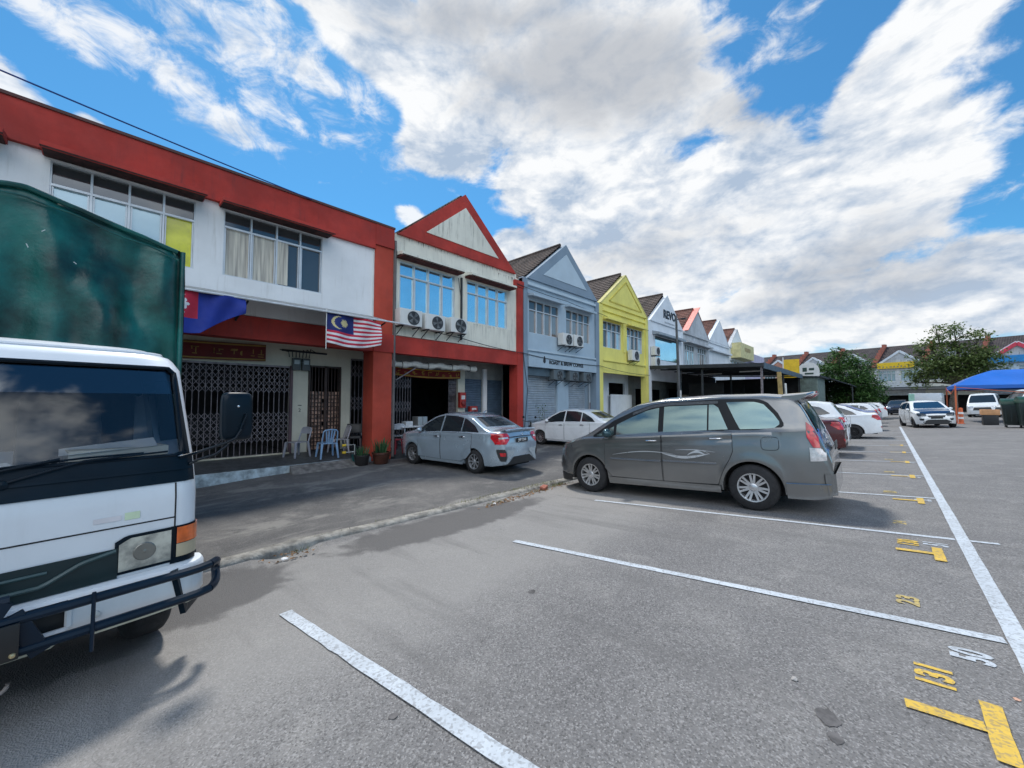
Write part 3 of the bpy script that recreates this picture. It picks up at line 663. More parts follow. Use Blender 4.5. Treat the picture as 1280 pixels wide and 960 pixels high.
MB().box(BK, BK+.12, 9.92, 10.27, 0, 2.9).build('pillar', CREAM2, s2, True)
MB().box(BK, BK+.10, 11.31, 11.52, 0, 2.9).build('pillar', WHITE, s2, True)
shutter(s2, 10.28, 11.30, 0, 2.45, BK-.05, SHUTB); shutter(s2, 11.53, 12.55, 0, 2.45, BK-.05, SHUTB)
# tied-up awning cloth under the beam
mb = MB()
path = [(F-.45 + .02*math.sin(i*1.3), 6.35 + i*.17, 2.78 - .06*abs(math.sin(i*.52)) + .002*i) for i in range(23)]
mb.tube(path, [.10 + .025*math.sin(i*2.1) for i in range(23)], 10)
aw = mb.build('rolled_awning', mat('dirty_white_canvas', (.58, .57, .52), .8, var=.1, streak=.6), s2, True, smooth=True)
mb = MB()
for i in (3, 9, 15, 20): mb.tube([(path[i][0]+.125*math.cos(k*.7), path[i][1], path[i][2]+.13*math.sin(k*.7)) for k in range(9)], .012, 5, True)
mb.build('tie_cord', DRKMET, aw)
MB().bar((F-.35, 6.6, 2.2), (F-.5, 7.6, 2.75), .03).build('awning_stay', STEEL, s2, True)

# ===== shop 3: blue-grey, coffee roaster
y = 12.35
s3 = thing('shophouse', 'blue grey gabled shop with a coffee sign and grey roller shutters', 'shop', (F, y+3, GZ))
wall_with_holes(s3, 'wall', BLUEG, F, y+.02, 18.48, 3.60, 6.9, [(12.80, 14.93, 4.52, 5.98), (15.55, 17.64, 4.52, 6.0)])
shell(s3, y, 18.45, BLUED, 6.88)
gable(s3, y, BLUED, BLUEL, ya=15.45, w=5.7, za=9.15)
roof(s3, y+.05, TROOF)
MB().box(F-.3, F+.08, 12.37, 12.62, GZ, 6.85).build('column', BLUED, s3, True)
MB().box(F-.3, F+.08, 18.12, 18.47, GZ, 6.85).build('column', BLUED, s3, True)
MB().box(F, F+.12, 12.63, 18.11, 6.58, 6.70).build('ledge', BLUEL, s3, True)
MB().box(F, F+.09, 12.63, 18.11, 3.72, 3.80).build('ledge', BLUEL, s3, True)
hood(s3, 12.70, 15.05, BLUEG, 6.17, .38); hood(s3, 15.44, 17.8, BLUEG, 6.17, .38)
window(s3, 12.80, 14.93, 4.52, 5.98, 5.55, up=TINT, low=(BRNGL,)*4, fw=.04); window(s3, 15.55, 17.64, 4.52, 6.0, 5.55, up=TINT, low=(BRNGL,)*4, fw=.04)
sb = MB().box(F-.2, F+.11, 12.65, 18.10, 3.02, 3.62).build('sign_band', BLUEG, s3, True)
text_mesh('sign_lettering', 'ROAST & BREW COFFEE', .23, mat('black_letters', (.015, .015, .02), .5), facade_text(F+.115, 15.45, 3.29), sb, extrude=.008, bold=.008, sx=1.12)
dm = MB(); dp = [(13.72 + .085*math.sin(a)*(1 if a < 3.14 else 1), 3.30 - .10*math.cos(a) + (.12*max(0, -math.cos(a))**3)) for a in [k*2*math.pi/24 for k in range(24)]]
dm.prism([(yy, zz + .03) for yy, zz in dp], F+.112, F+.126); dm.build('droplet_logo', MATS['black_letters'], sb)
MB().box(F-.45, F-.44, 12.6, 18.2, GZ, 3.0).build('shop_front', BLUED, s3, True)
shutter(s3, 12.95, 15.20, GZ+.02, 2.65, F-.42, SHUT, .11); shutter(s3, 16.15, 17.75, GZ+.02, 2.62, F-.42, SHUT, .11)
MB().box(F-.43, F-.30, 15.22, 16.13, GZ, 2.7).build('pillar', BLUEG, s3, True)
MB().box(F-.43, F-.32, 15.6, 15.9, GZ, 2.7).build('pillar_face', PALE, s3, True)
MB().box(F-.43, F-.10, 12.75, 17.9, 2.66, 3.0).build('shutter_box', mat('teal_grey_paint', (.08, .12, .15), .7), s3, True)

# ===== shop 4: yellow
y = 18.45
s4 = thing('shophouse', 'bright yellow gabled shop with white front between the blue grey and white shops', 'shop', (F, y+3, GZ))
wall_with_holes(s4, 'wall', YELL, F, y+.02, 24.53, 3.10, 6.9, [(19.00, 20.98, 4.52, 5.98), (21.75, 23.75, 4.52, 5.98)])
shell(s4, y, 24.55, YELL, 6.88)
g4 = gable(s4, y, YELL, None, ya=21.5, w=5.8, za=9.05, rim=wallmat('grimy_yellow', (.55, .50, .2), .8)); roof(s4, y, TROOF)
for ch in s4.children:
    if ch.name.startswith('gable'):
        c, hw, zf, za = 21.5, 2.0, 7.15, 8.62
        mb = MB()
        for p, q in (((c-hw, zf), (c+hw, zf)), ((c-hw, zf), (c, za)), ((c+hw, zf), (c, za))): mb.bar((F+.11, *p), (F+.11, *q), .07, .05, up=(1, 0, 0))
        mb.build('gable_moulding', wallmat('deep_yellow', (.60, .50, .09), .3), ch)
MB().box(F-.3, F+.07, 18.47, 18.85, GZ, 6.85).build('column', YELL, s4, True)
MB().box(F-.3, F+.07, 24.15, 24.50, GZ, 6.85).build('column', YELL, s4, True)
MB().box(F, F+.10, 18.86, 24.14, 6.52, 6.64).build('ledge', YELL, s4, True)
MB().box(F, F+.08, 18.86, 24.14, 3.75, 3.83).build('ledge', YELL, s4, True)
MB().box(F, F+.05, 21.2, 21.45, 4.4, 6.1).build('ledge', YELL, s4, True)
hood(s4, 18.95, 21.1, YELL, 6.12, .38); hood(s4, 21.65, 23.85, YELL, 6.12, .38)
window(s4, 19.00, 20.98, 4.52, 5.98, 5.5, up=TINT, low=(TINT, LITEGL, TINT, LITEGL), fw=.05); window(s4, 21.75, 23.75, 4.52, 5.98, 5.5, up=TINT, low=(LITEGL, TINT, TINT, LITEGL), fw=.05)
wall_with_holes(s4, 'back_wall', PALE, BK, y, 24.55, 0, 3.3, [(20.4, 21.3, .0, 2.3), (22.0, 24.1, 1.9, 2.7)], .15)
MB().box(BK+.2, BK+.28, 21.8, 24.5, 0, 1.95).build('screen_wall', PALE, s4, True)
MB().box(-17, -16.9, y, 24.5, 0, 3.3).build('interior_wall', DKINT, s4, True)
collapsible_grille(s4, 20.4, 21.3, .0, 2.25, BK)

# ===== shop 5: white with big window
y = 24.55
s5 = thing('shophouse', 'white gabled shop with one large blue window and dark sign letters on its gable', 'shop', (F, y+3, GZ))
wall_with_holes(s5, 'wall', PALE, F, y+.02, 30.63, 2.9, 6.9, [(25.75, 29.9, 4.35, 5.95)])
shell(s5, y, 30.65, PALE, 6.88); gable(s5, y, PALE, None, ya=27.7, w=5.85, za=9.08); roof(s5, y, TROOF)
MB().box(F-.3, F+.07, 24.57, 24.95, GZ, 6.85).build('column', PALE, s5, True)
MB().box(F-.3, F+.07, 30.2, 30.60, GZ, 6.85).build('column', PALE, s5, True)
hood(s5, 25.3, 30.1, mat('grey_hood_metal', (.30, .34, .38), .5), 6.12, .5, .16)
window(s5, 25.75, 29.9, 4.35, 5.95, 5.9, n=1, up=SKYGL, low=(SKYGL,), frame=DKFRAME, fw=.07)
BL = mat('black_letters', (.015, .015, .02))
text_mesh('gable_lettering', 'REVO', .80, BL, facade_text(F+.12, 28.0, 7.62), s5, extrude=.02, bold=.02, sx=1.1)
MB().box(F+.11, F+.12, 27.1, 28.9, 7.03, 7.12).build('small_sign_strip', mat('grey_letters', (.45, .48, .52)), s5, True)
MB().box(BK-.1, BK, y, 25.6, 0, 3.3).box(BK-.1, BK, 29.8, 30.65, 0, 3.3).box(BK-.1, BK, 25.6, 29.8, 2.4, 3.3).build('back_wall', GREYINT, s5, True)
MB().box(-17, -16.9, y, 30.6, 0, 3.3).build('interior_wall', DKINT, s5, True)

# ===== shop 6: weathered, red metal sheet on one side of the gable
y = 30.65
s6 = thing('shophouse', 'stained grey gabled shop with a red metal sheet over one side of its gable', 'shop', (F, y+3, GZ))
wall_with_holes(s6, 'wall', WEATH, F, y+.02, 36.73, 2.9, 6.9, [(31.1, 33.2, 4.4, 5.95), (34.0, 36.1, 4.4, 5.95)])
shell(s6, y, 36.75, WEATH, 6.88); gable(s6, y, WEATH, None, ya=33.7, w=5.8, za=9.05); roof(s6, y, TROOF2)
RSH = mat('faded_red_sheet', (.62, .12, .09), .5, var=.15)
MB().bar((F-.1, 33.75, 9.22), (F-.1, 30.95, 6.98), .9, .05).build('red_sheet', RSH, s6, True)
MB().bar((F+.02, 33.7, 9.14), (F+.02, 36.6, 6.9), .22, .05).build('gable_coping', mat('pinkish_coping', (.42, .22, .18), .8), s6, True)
MB().box(F, F+.45, 30.8, 36.6, 6.05, 6.2).build('ledge', WEATH, s6, True)
MB().box(F, F+.14, 30.8, 36.6, 6.75, 6.9).build('ledge', WEATH, s6, True)
window(s6, 31.1, 33.2, 4.4, 5.95, 5.5, up=TINT, low=(LITEGL, SKYGL), fw=.06); window(s6, 34.0, 36.1, 4.4, 5.95, 5.5, up=TINT, low=(LITEGL, BRNGL, TINT), fw=.06)
# ===== shop 7: pale, blank wall
y = 36.75
s7 = thing('shophouse', 'pale blue white gabled shop with a blank upper wall beyond the stained grey one', 'shop', (F, y+3, GZ))
MB().box(F-.2, F, y+.02, 42.83, 2.9, 6.9).build('wall', PALE, s7, True)
shell(s7, y, 42.85, PALE, 6.88); gable(s7, y, PALE, None, ya=39.7, w=5.9, za=9.05, rim=PALE); roof(s7, y, TROOF2)
MB().box(F, F+.35, y+.1, 42.75, 6.0, 6.16).build('ledge', PALE, s7, True)
MB().box(F, F+.12, y+.1, 42.75, 6.72, 6.84).build('ledge', PALE, s7, True)
# ===== shop 8: pale, yellow sign box
y = 42.85
s8 = thing('shophouse', 'last gabled shop of the row with a cream yellow sign box across its front', 'shop', (F, y+3, GZ))
wall_with_holes(s8, 'wall', PALE, F, y+.02, 48.93, 2.9, 6.9, [(43.4, 48.2, 4.6, 5.7)])
shell(s8, y, 48.95, PALE, 6.88); gable(s8, y, PALE, None, ya=45.75, w=5.85, za=9.05, rim=WEATH); roof(s8, y, TROOF2)
window(s8, 43.4, 48.2, 4.6, 5.7, 5.4, up=SKYGL, low=(SKYGL, TINT, SKYGL, LITEGL), fw=.1)
sbx = MB().box(F, F+.9, 43.6, 48.9, 5.9, 7.4).build('sign_box', mat('cream_yellow_sign', (.66, .60, .30), .6, streak=.3), s8, True)
MB().box(F+.905, F+.915, 45.2, 47.4, 6.6, 7.0).build('faded_sign_patch', mat('brown_letters', (.38, .30, .14)), sbx)
# ===== shop 9: flat lavender parapet
s9 = thing('shophouse', 'flat topped lavender shop at the far end of the row', 'shop', (F, 53, GZ))
wall_with_holes(s9, 'wall', LAV, F, 48.97, 57.0, 2.9, 6.95, [(50, 53, 4.4, 5.7)]); shell(s9, 48.97, 57.0, LAV, 6.9)
window(s9, 50, 53, 4.4, 5.7, 5.3, up=TINT, low=(TINT,), fw=.1); MB().box(F, F+.3, 48.97, 57, 6.0, 6.95).build('parapet', LAV, s9, True)
for s, y in ((s6, 30.65), (s7, 36.75), (s8, 42.85), (s9, 49.0)):
    w = UW if s is not s9 else 7.9
    MB().box(F-.3, F+.06, y+.03, y+.4, GZ, 2.9).build('column', GREYINT, s, True)
    MB().box(BK-.1, BK, y+.03, y+.7, 0, 3.3).box(BK-.1, BK, y+.7, y+w-.1, 2.5, 3.3).build('back_wall', GREYINT, s, True)
    MB().box(-17, -16.9, y+.03, y+w-.03, 0, 3.3).build('interior_wall', DKINT, s, True)

# ---------------------------------------------------------------- fixtures on the row
ACW = mat('ac_casing', (.66, .66, .63), .45, var=.05, streak=.3)
ACB = mat('ac_casing_blue', (.45, .58, .68), .45, var=.05)
FAN = mat('fan_dark', (.05, .055, .06), .5)
def condenser(y, z, w, h, label, m=ACW, x=F, group=None, fan=.38):
    t = thing('ac_condenser', label, 'air conditioner', (x, y, z), 0, group)
    c = MB().box(.10, .40, -w/2, w/2, .04, h).build('casing', m, t, bevel=.012)
    rr = h*fan; fy = w*.10
    MB().lathe([(rr*1.04, .401), (rr*1.04, .412), (rr*.98, .412), (rr*.98, .402), (0.001, .402)], (0, fy, h*.52), 'x', 24, False).build('fan_well', FAN, t)
    mb = MB()
    for k in range(4):
        a = k*math.pi/2 + y
        mb.add([(.405, fy+math.cos(a)*rr*.2, h*.52+math.sin(a)*rr*.2), (.405, fy+math.cos(a+.15)*rr*.92, h*.52+math.sin(a+.15)*rr*.92), (.415, fy+math.cos(a+.8)*rr*.92, h*.52+math.sin(a+.8)*rr*.92), (.415, fy+math.cos(a+.9)*rr*.25, h*.52+math.sin(a+.9)*rr*.25)], [(0, 1, 2, 3)])
    mb.lathe([(rr*.22, .405), (rr*.22, .42), (.001, .42)], (0, fy, h*.52), 'x', 12, False)
    mb.build('fan_blades', mat('fan_grey', (.25, .27, .28), .5), t)
    mb = MB()
    for k in range(1, 5): 
        q = rr*k/4.6; mb.tube([(.425, fy+q*math.cos(a), h*.52+q*math.sin(a)) for a in [i*math.pi/10 for i in range(20)]], .005, 4, True)
    for k in range(6):
        a = k*math.pi/3; mb.bar((.425, fy, h*.52), (.425, fy+rr*math.cos(a), h*.52+rr*math.sin(a)), .006)
    mb.build('fan_guard', FAN, t)
    MB().bar((.0, -w*.36, .02), (.46, -w*.36, .02), .03).bar((.0, w*.36, .02), (.46, w*.36, .02), .03).bar((0, -w*.36, -.22), (.40, -w*.36, .01), .02).bar((0, w*.36, -.22), (.40, w*.36, .01), .02).build('wall_bracket', DRKMET, t)
    return t
g = 'air conditioner units on the shop fronts'
condenser(6.70, 3.86, .80, .56, 'weathered air conditioner unit beside the red column, leftmost of three below the mirrored windows', group=g)
condenser(7.62, 3.84, .80, .56, 'weathered air conditioner unit, middle of three below the mirrored windows', group=g)
condenser(8.62, 3.88, .72, .55, 'newer white air conditioner unit with dark fan, rightmost of three below the mirrored windows', group=g, fan=.42)
condenser(15.15, 4.12, .80, .60, 'left white air conditioner unit of the pair on the blue grey shop', group=g)
condenser(16.05, 4.14, .80, .60, 'right white air conditioner unit of the pair on the blue grey shop', group=g)
condenser(22.1, 3.92, .95, .66, 'single air conditioner unit below the right window of the yellow shop', group=g)
condenser(25.2, 4.50, .80, .62, 'upper air conditioner unit of the stack on the white shop', group=g)
condenser(25.2, 3.80, .80, .62, 'lower air conditioner unit of the stack on the white shop', group=g)
for yy, n in ((14.75, 'first'), (16.0, 'second'), (17.2, 'third')):
    condenser(yy, 2.48, .75, .5, n + ' dark air conditioner unit under the coffee sign counted from the red shop', m=mat('ac_casing_shade', (.10, .12, .13), .5), x=F-.25, group=g)  # casing colour darkened for the shade in the recess under the sign

# folded metal awning arm along shop 1 with the two flags
t = thing('metal_awning', 'thin grey metal sheet awning above the veranda of the near shop', 'awning', (F, 2, 4.0))
MB().add([(F+.03, -6.9, 4.08), (F+1.20, -6.9, 3.75), (F+1.20, 5.55, 3.75), (F+.03, 5.55, 4.08), (F+.03, -6.9, 4.05), (F+1.20, -6.9, 3.72), (F+1.20, 5.55, 3.72), (F+.03, 5.55, 4.05)],
         [(0, 1, 2, 3), (7, 6, 5, 4), (0, 4, 5, 1), (1, 5, 6, 2), (2, 6, 7, 3)]).build('awning_sheet', mat('awning_sheet_grey', (.40, .40, .38), .7, streak=.6), t, True)
MB().tube([(F+1.21, -6.9, 3.735), (F+1.21, 6.15, 3.735)], .022, 6).build('front_rail', mat('pale_rail', (.62, .64, .66), .5), t, True)
mb = MB()
for yy in (-4.5, -1.5, 2.15, 5.4):
    mb.bar((F+.08, yy, 3.45), (F+1.15, yy, 3.70), .03); mb.bar((F+.06, yy, 3.42), (F+.06, yy, 4.02), .035); mb.bar((F+.6, yy, 3.58), (F+.45, yy, 3.9), .02); mb.bar((F+.3, yy, 3.5), (F+.6, yy, 3.87), .02)
mb.build('bracket', DRKMET, t, True)
def flag_mesh(fn, y0, y1, z0, z1, x, droop, nu=48, nv=28):
    mats = {}; vs = []
    for i in range(nu+1):
        for j in range(nv+1):
            u, v = i/nu, j/nv
            yy = y0 + (y1-y0)*u; zz = z0 + (z1-z0)*v - droop(u, v)
            xx = x + .07*math.sin(u*7 + v*2)*(.3+u) + .03*math.sin(u*15 - v*3)
            vs.append((xx, yy, zz))
    faces = {}
    for i in range(nu):
        for j in range(nv):
            n = nv+1; k = fn((i+.5)/nu, (j+.5)/nv)
            faces.setdefault(k, []).append((i*n+j, (i+1)*n+j, (i+1)*n+j+1, i*n+j+1))
    return vs, faces
def flag(name, label, y0, y1, z0, z1, x, fn, droop, mt, pole=None):
    vs, faces = flag_mesh(fn, y0, y1, z0, z1, x, droop, 90, 56)
    me = bpy.data.meshes.new('flag_cloth'); fs = []; mi = []; keys = list(faces)
    for k in keys: fs += faces[k]; mi += [keys.index(k)] * len(faces[k])
    me.from_pydata(vs, [], fs); [me.materials.append(mt[k]) for k in keys]
    for p, i in zip(me.polygons, mi): p.material_index = i; p.use_smooth = True
    o = bpy.data.objects.new('flag_cloth', me); COL.objects.link(o)
    t = thing(name, label, 'flag', (x, y0, z1)); o.parent = t; o.matrix_parent_inverse = Matrix.Translation(-t.location)
    mod = o.modifiers.new('thick', 'SOLIDIFY'); mod.thickness = .004
    if pole: MB().tube(pole, .011, 6).build('flag_pole', WMET, t, True)
    return t
cl = lambda n, c: mat(n, c, .75, var=.08, scale=3, bump=.15, bscale=120)
FB, FR, FW, FY = cl('flag_blue', (.010, .022, .14)), cl('flag_red', (.50, .02, .05)), cl('flag_white', (.68, .68, .70)), cl('flag_yellow', (.60, .52, .26))
def my_flag(u, v):       # v up; 14 stripes, canton with crescent and star
    if u < .5 and v > 6/14:
        a, b = u*2, (v-6/14)*14/8; X, Y = (a-.40)*1.5, (b-.5)*1.0
        if X*X+Y*Y < .36**2 and (X-.10)**2+Y*Y > .32**2: return 'y'
        X2 = (a-.62)*1.5; r, th = math.hypot(X2, Y), math.atan2(Y, X2)
        if r < .13 + .11*abs(math.cos(th*7))**1.5: return 'y'
        return 'b'
    return 'r' if int(v*14) % 2 == 1 else 'w'
flag('hanging_flag', 'striped red and white flag with blue canton, yellow crescent and star, hanging from the awning', 3.83, 5.25, 2.98, 3.75, F+1.15, my_flag,
     lambda u, v: .10*u*u + .13*math.sin(math.pi*min(1, u*.95))*(1-v)*.7 - .18*(1-v)*u*u, dict(b=FB, r=FR, w=FW, y=FY), [(F+1.2, 3.80, 2.80), (F+1.17, 3.81, 3.80)])
def jh_flag(u, v):
    if u < .42 and v > .36:
        X, Y = (u-.20)*1.9, (v-.68)
        if X*X+Y*Y < .24**2 and (X-.09)**2+Y*Y > .2**2: return 'w'
        r, th = math.hypot(X-.10, Y), math.atan2(Y, X-.10)
        if r < .07+.06*abs(math.cos(th*2.5)): return 'w'
        return 'r'
    return 'b'
flag('hanging_flag', 'dark blue flag with red corner and white crescent hanging beside the truck tarpaulin', .72, 2.10, 2.92, 3.74, F+1.15, jh_flag,
     lambda u, v: .02*u - .55*(1-v)*max(0, u-.45)*1.6 + .05*math.sin(u*6)*(1-v), dict(b=cl('flag_royal_blue', (.012, .035, .28)), r=FR, w=FW))
# banner over the near grille, electricity meter box, hanging banner in shop 2
def banner(name, label, y0, y1, z0, z1, x, body, m, m2, size):
    t = thing(name, label, 'banner', (x, (y0+y1)/2, z1))
    mb = MB(); n = 24
    for i in range(n+1):
        u = i/n; yy = y0+(y1-y0)*u; s = .05*math.sin(math.pi*u)
        for v in (0, .15, .85, 1): mb.v.append((x+.02*math.sin(u*9), yy, z1+(z0-z1)*v - s))
    mb.f = [(i*4+j, i*4+j+1, i*4+j+5, i*4+j+4) for i in range(n) for j in range(3)]
    o = mb.build('banner_cloth', m, t, True); mo = o.modifiers.new('t', 'SOLIDIFY'); mo.thickness = .006
    mb = MB()
    for a, b in ((z0+.02, z0+.06), (z1-.06, z1-.02)):
        for i in range(n):
            u, w = i/n, (i+1)/n; mb.quad((x+.028, y0+(y1-y0)*u, a-.05*math.sin(math.pi*u)), (x+.028, y0+(y1-y0)*w, a-.05*math.sin(math.pi*w)), (x+.028, y0+(y1-y0)*w, b-.05*math.sin(math.pi*w)), (x+.028, y0+(y1-y0)*u, b-.05*math.sin(math.pi*u)))
    mb.build('banner_trim', m2, t, True)
    r = random.Random(len(body)); mb = MB(); k = int((y1-y0)/(size*1.35)); zc = (z0+z1)/2-.045     # embroidered motifs
    for i in range(k):
        c = y0 + (i+.5)*(y1-y0)/k
        for _ in range(5):
            a, b = c+r.uniform(-.35, .35)*size, zc+r.uniform(-.3, .3)*size; L = r.uniform(.2, .5)*size
            if r.random() < .5: mb.box(x+.03, x+.033, a-L/2, a+L/2, b-.011, b+.011)
            else: mb.box(x+.03, x+.034, a-.011, a+.011, b-L/2, b+L/2)
    mb.build('banner_motifs', m2, t, True)
DR, GOLD = mat('dark_red_cloth', (.12, .012, .012), .8), mat('gold_thread', (.28, .17, .03), .6)
banner('door_banner', 'dark red embroidered banner with gold trim above the large folding grille', -1.2, 3.13, 2.62, 3.08, BK+.1, 'XXXXXX', DR, GOLD, .30)
banner('door_banner', 'red and gold embroidered banner under the rolled awning of the red gabled shop', 7.05, 10.0, 2.42, 2.76, BK+.15, 'XXXXXXX', mat('red_cloth', (.20, .015, .012), .8), mat('gold_thread2', (.45, .26, .03), .6), .24)
t = thing('meter_box', 'pair of dark electricity meters on the white pillar beside the grid door', 'meter box', (BK, 4.08, 2.5))
mb = MB()
for yy in (3.93, 4.19): mb.box(BK, BK+.13, yy-.11, yy+.11, 2.42, 2.78)
c = mb.build('meter_case', mat('meter_grey', (.07, .085, .09), .4), t, True, bevel=.02)
mb = MB()
for yy in (3.93, 4.19): mb.box(BK+.13, BK+.135, yy-.07, yy+.07, 2.60, 2.72)
mb.box(BK+.131, BK+.134, 4.0, 4.13, 2.655, 2.66).build('meter_window', mat('meter_glass', (.35, .40, .42), .15), t, True)
mb = MB(); 
for k in range(7): mb.tube([(BK+.04, 3.75+k*.09, 2.80), (BK+.07, 3.72+k*.1, 2.95+.02*k), (BK+.03, 3.5+k*.16, 3.0)], .014, 5)
mb.tube([(BK+.03, 3.55, 2.99), (BK+.05, 4.8, 2.97)], .03, 6); mb.build('meter_cables', DRKMET, t, True)
REDP = mat('red_plastic', (.40, .03, .02), .45)
def redbox(name, label, cat, x, y, z, w, h, r2):
    t = thing(name, label, cat, (x, y, z))
    MB().box(0, .16, -w/2, w/2, 0, h).build('case', REDP, t, bevel=.02)
    MB().box(.161, .168, -w*.3, w*.3, h*.55, h*.8).build('label_plate', WMET, t)
    MB().lathe([(r2, .162), (r2, .22), (r2*.7, .235), (.001, .235)], (0, 0, h*.3), 'x', 14, False).build('alarm_bell', mat('dark_red_plastic', (.22, .02, .02), .4), t)
redbox('fire_box', 'tall red box on the cream pillar beside the dark shop opening', 'red box', BK+.13, 10.05, 1.25, .30, .62, .10)
redbox('fire_box', 'square red box with a round front right of the cream pillar, above the silver sedan', 'red box', BK+.02, 10.72, .95, .40, .36, .11)
redbox('fire_box', 'red hose reel box in front of the yellow shop', 'red box', BK+.02, 20.0, .95, .45, .5, .15)
# rain stains: thin flakes of dark mould under the sills and along the band of the red gabled shop
def mould(root, y0, y1, z, n, seed, x=F, drop=.35, m=None):
    r = random.Random(seed); mb = MB()
    for _ in range(n):
        y = r.uniform(y0, y1); w = r.uniform(.003, .016); h = drop*r.random()**1.8+.03; k = 5
        pts = [(y-w, z)] + [(y-w*(1-i/k)*r.uniform(.5, 1), z-h*i/k) for i in range(1, k)] + [(y, z-h)] + [(y+w*(1-i/k)*r.uniform(.5, 1), z-h*i/k) for i in range(k-1, 0, -1)] + [(y+w, z)]
        b = len(mb.v); mb.v += [(x+.003+.0003*(_ % 5), a, c) for a, c in pts]; mb.f.append(tuple(range(b, b+len(pts))))
    return mb.build('rain_stain', m or MATS['mould_stain'], root, True)
mat('mould_stain', (.16, .15, .13), .95, var=.4, scale=9); mat('mould_dark', (.05, .03, .028), .95, var=.5, scale=9); mat('pale_stain', (.42, .42, .40), .95, var=.3)
mould(s2, 6.5, 11.6, 6.855, 60, 1, drop=.16); mould(s2, 9.2, 11.7, 4.45, 40, 3, drop=.5, m=MATS['pale_stain']); mould(s2, 10.9, 11.9, 6.7, 16, 5, drop=.25, m=MATS['mould_dark'])
# cables
def cable(label, pts, r=.012, m=None, sag=.25, n=24):
    mb = MB(); path = []
    for a, b in zip(pts[:-1], pts[1:]):
        a, b = Vector(a), Vector(b)
        for i in range(n): 
            u = i/n; p = a.lerp(b, u); p.z -= sag*4*u*(1-u)*(b-a).length/20; path.append(p)
    path.append(Vector(pts[-1]))
    o = mb.tube(path, r, 5).build('overhead_cable', m or mat('cable_black', (.02, .02, .025), .5), None); return tag(o, label, 'cable')
cable('thin blue overhead cable running up from the red parapet across the sky', [(F+.1, 3.84, 6.97), (-9.20, -2.75, 6.47)], .014, mat('cable_blue', (.02, .05, .22), .4), .1)
bpy.data.objects['overhead_cable'].location = (0, 0, 0)
cable('black cable strung along the shop fronts below the windows from the red shop', [(F+.15, 6.3, 4.05), (F+.13, 8.9, 3.80), (F+.13, 12.3, 3.55), (F+.14, 18.4, 3.42), (F+.14, 24.5, 3.2)], .014, None, .3)
cable('black cable running under the gables from the red shop to the yellow shop', [(F+.13, 11.9, 6.45), (F+.16, 15.4, 6.35), (F+.16, 18.4, 6.25), (F+.16, 24.4, 6.1)], .014, None, .25)
cable('black cable hanging down the party wall between the red and blue grey shops', [(F+.10, 12.30, 3.6), (F+.16, 12.52, 2.0), (F+.12, 12.36, .3)], .014, None, .1, 8)
cable('black cable drooping down the wall between the two mirrored windows', [(F+.05, 8.85, 6.0), (F+.12, 8.95, 5.0), (F+.09, 8.92, 4.3)], .012, None, .1, 8)
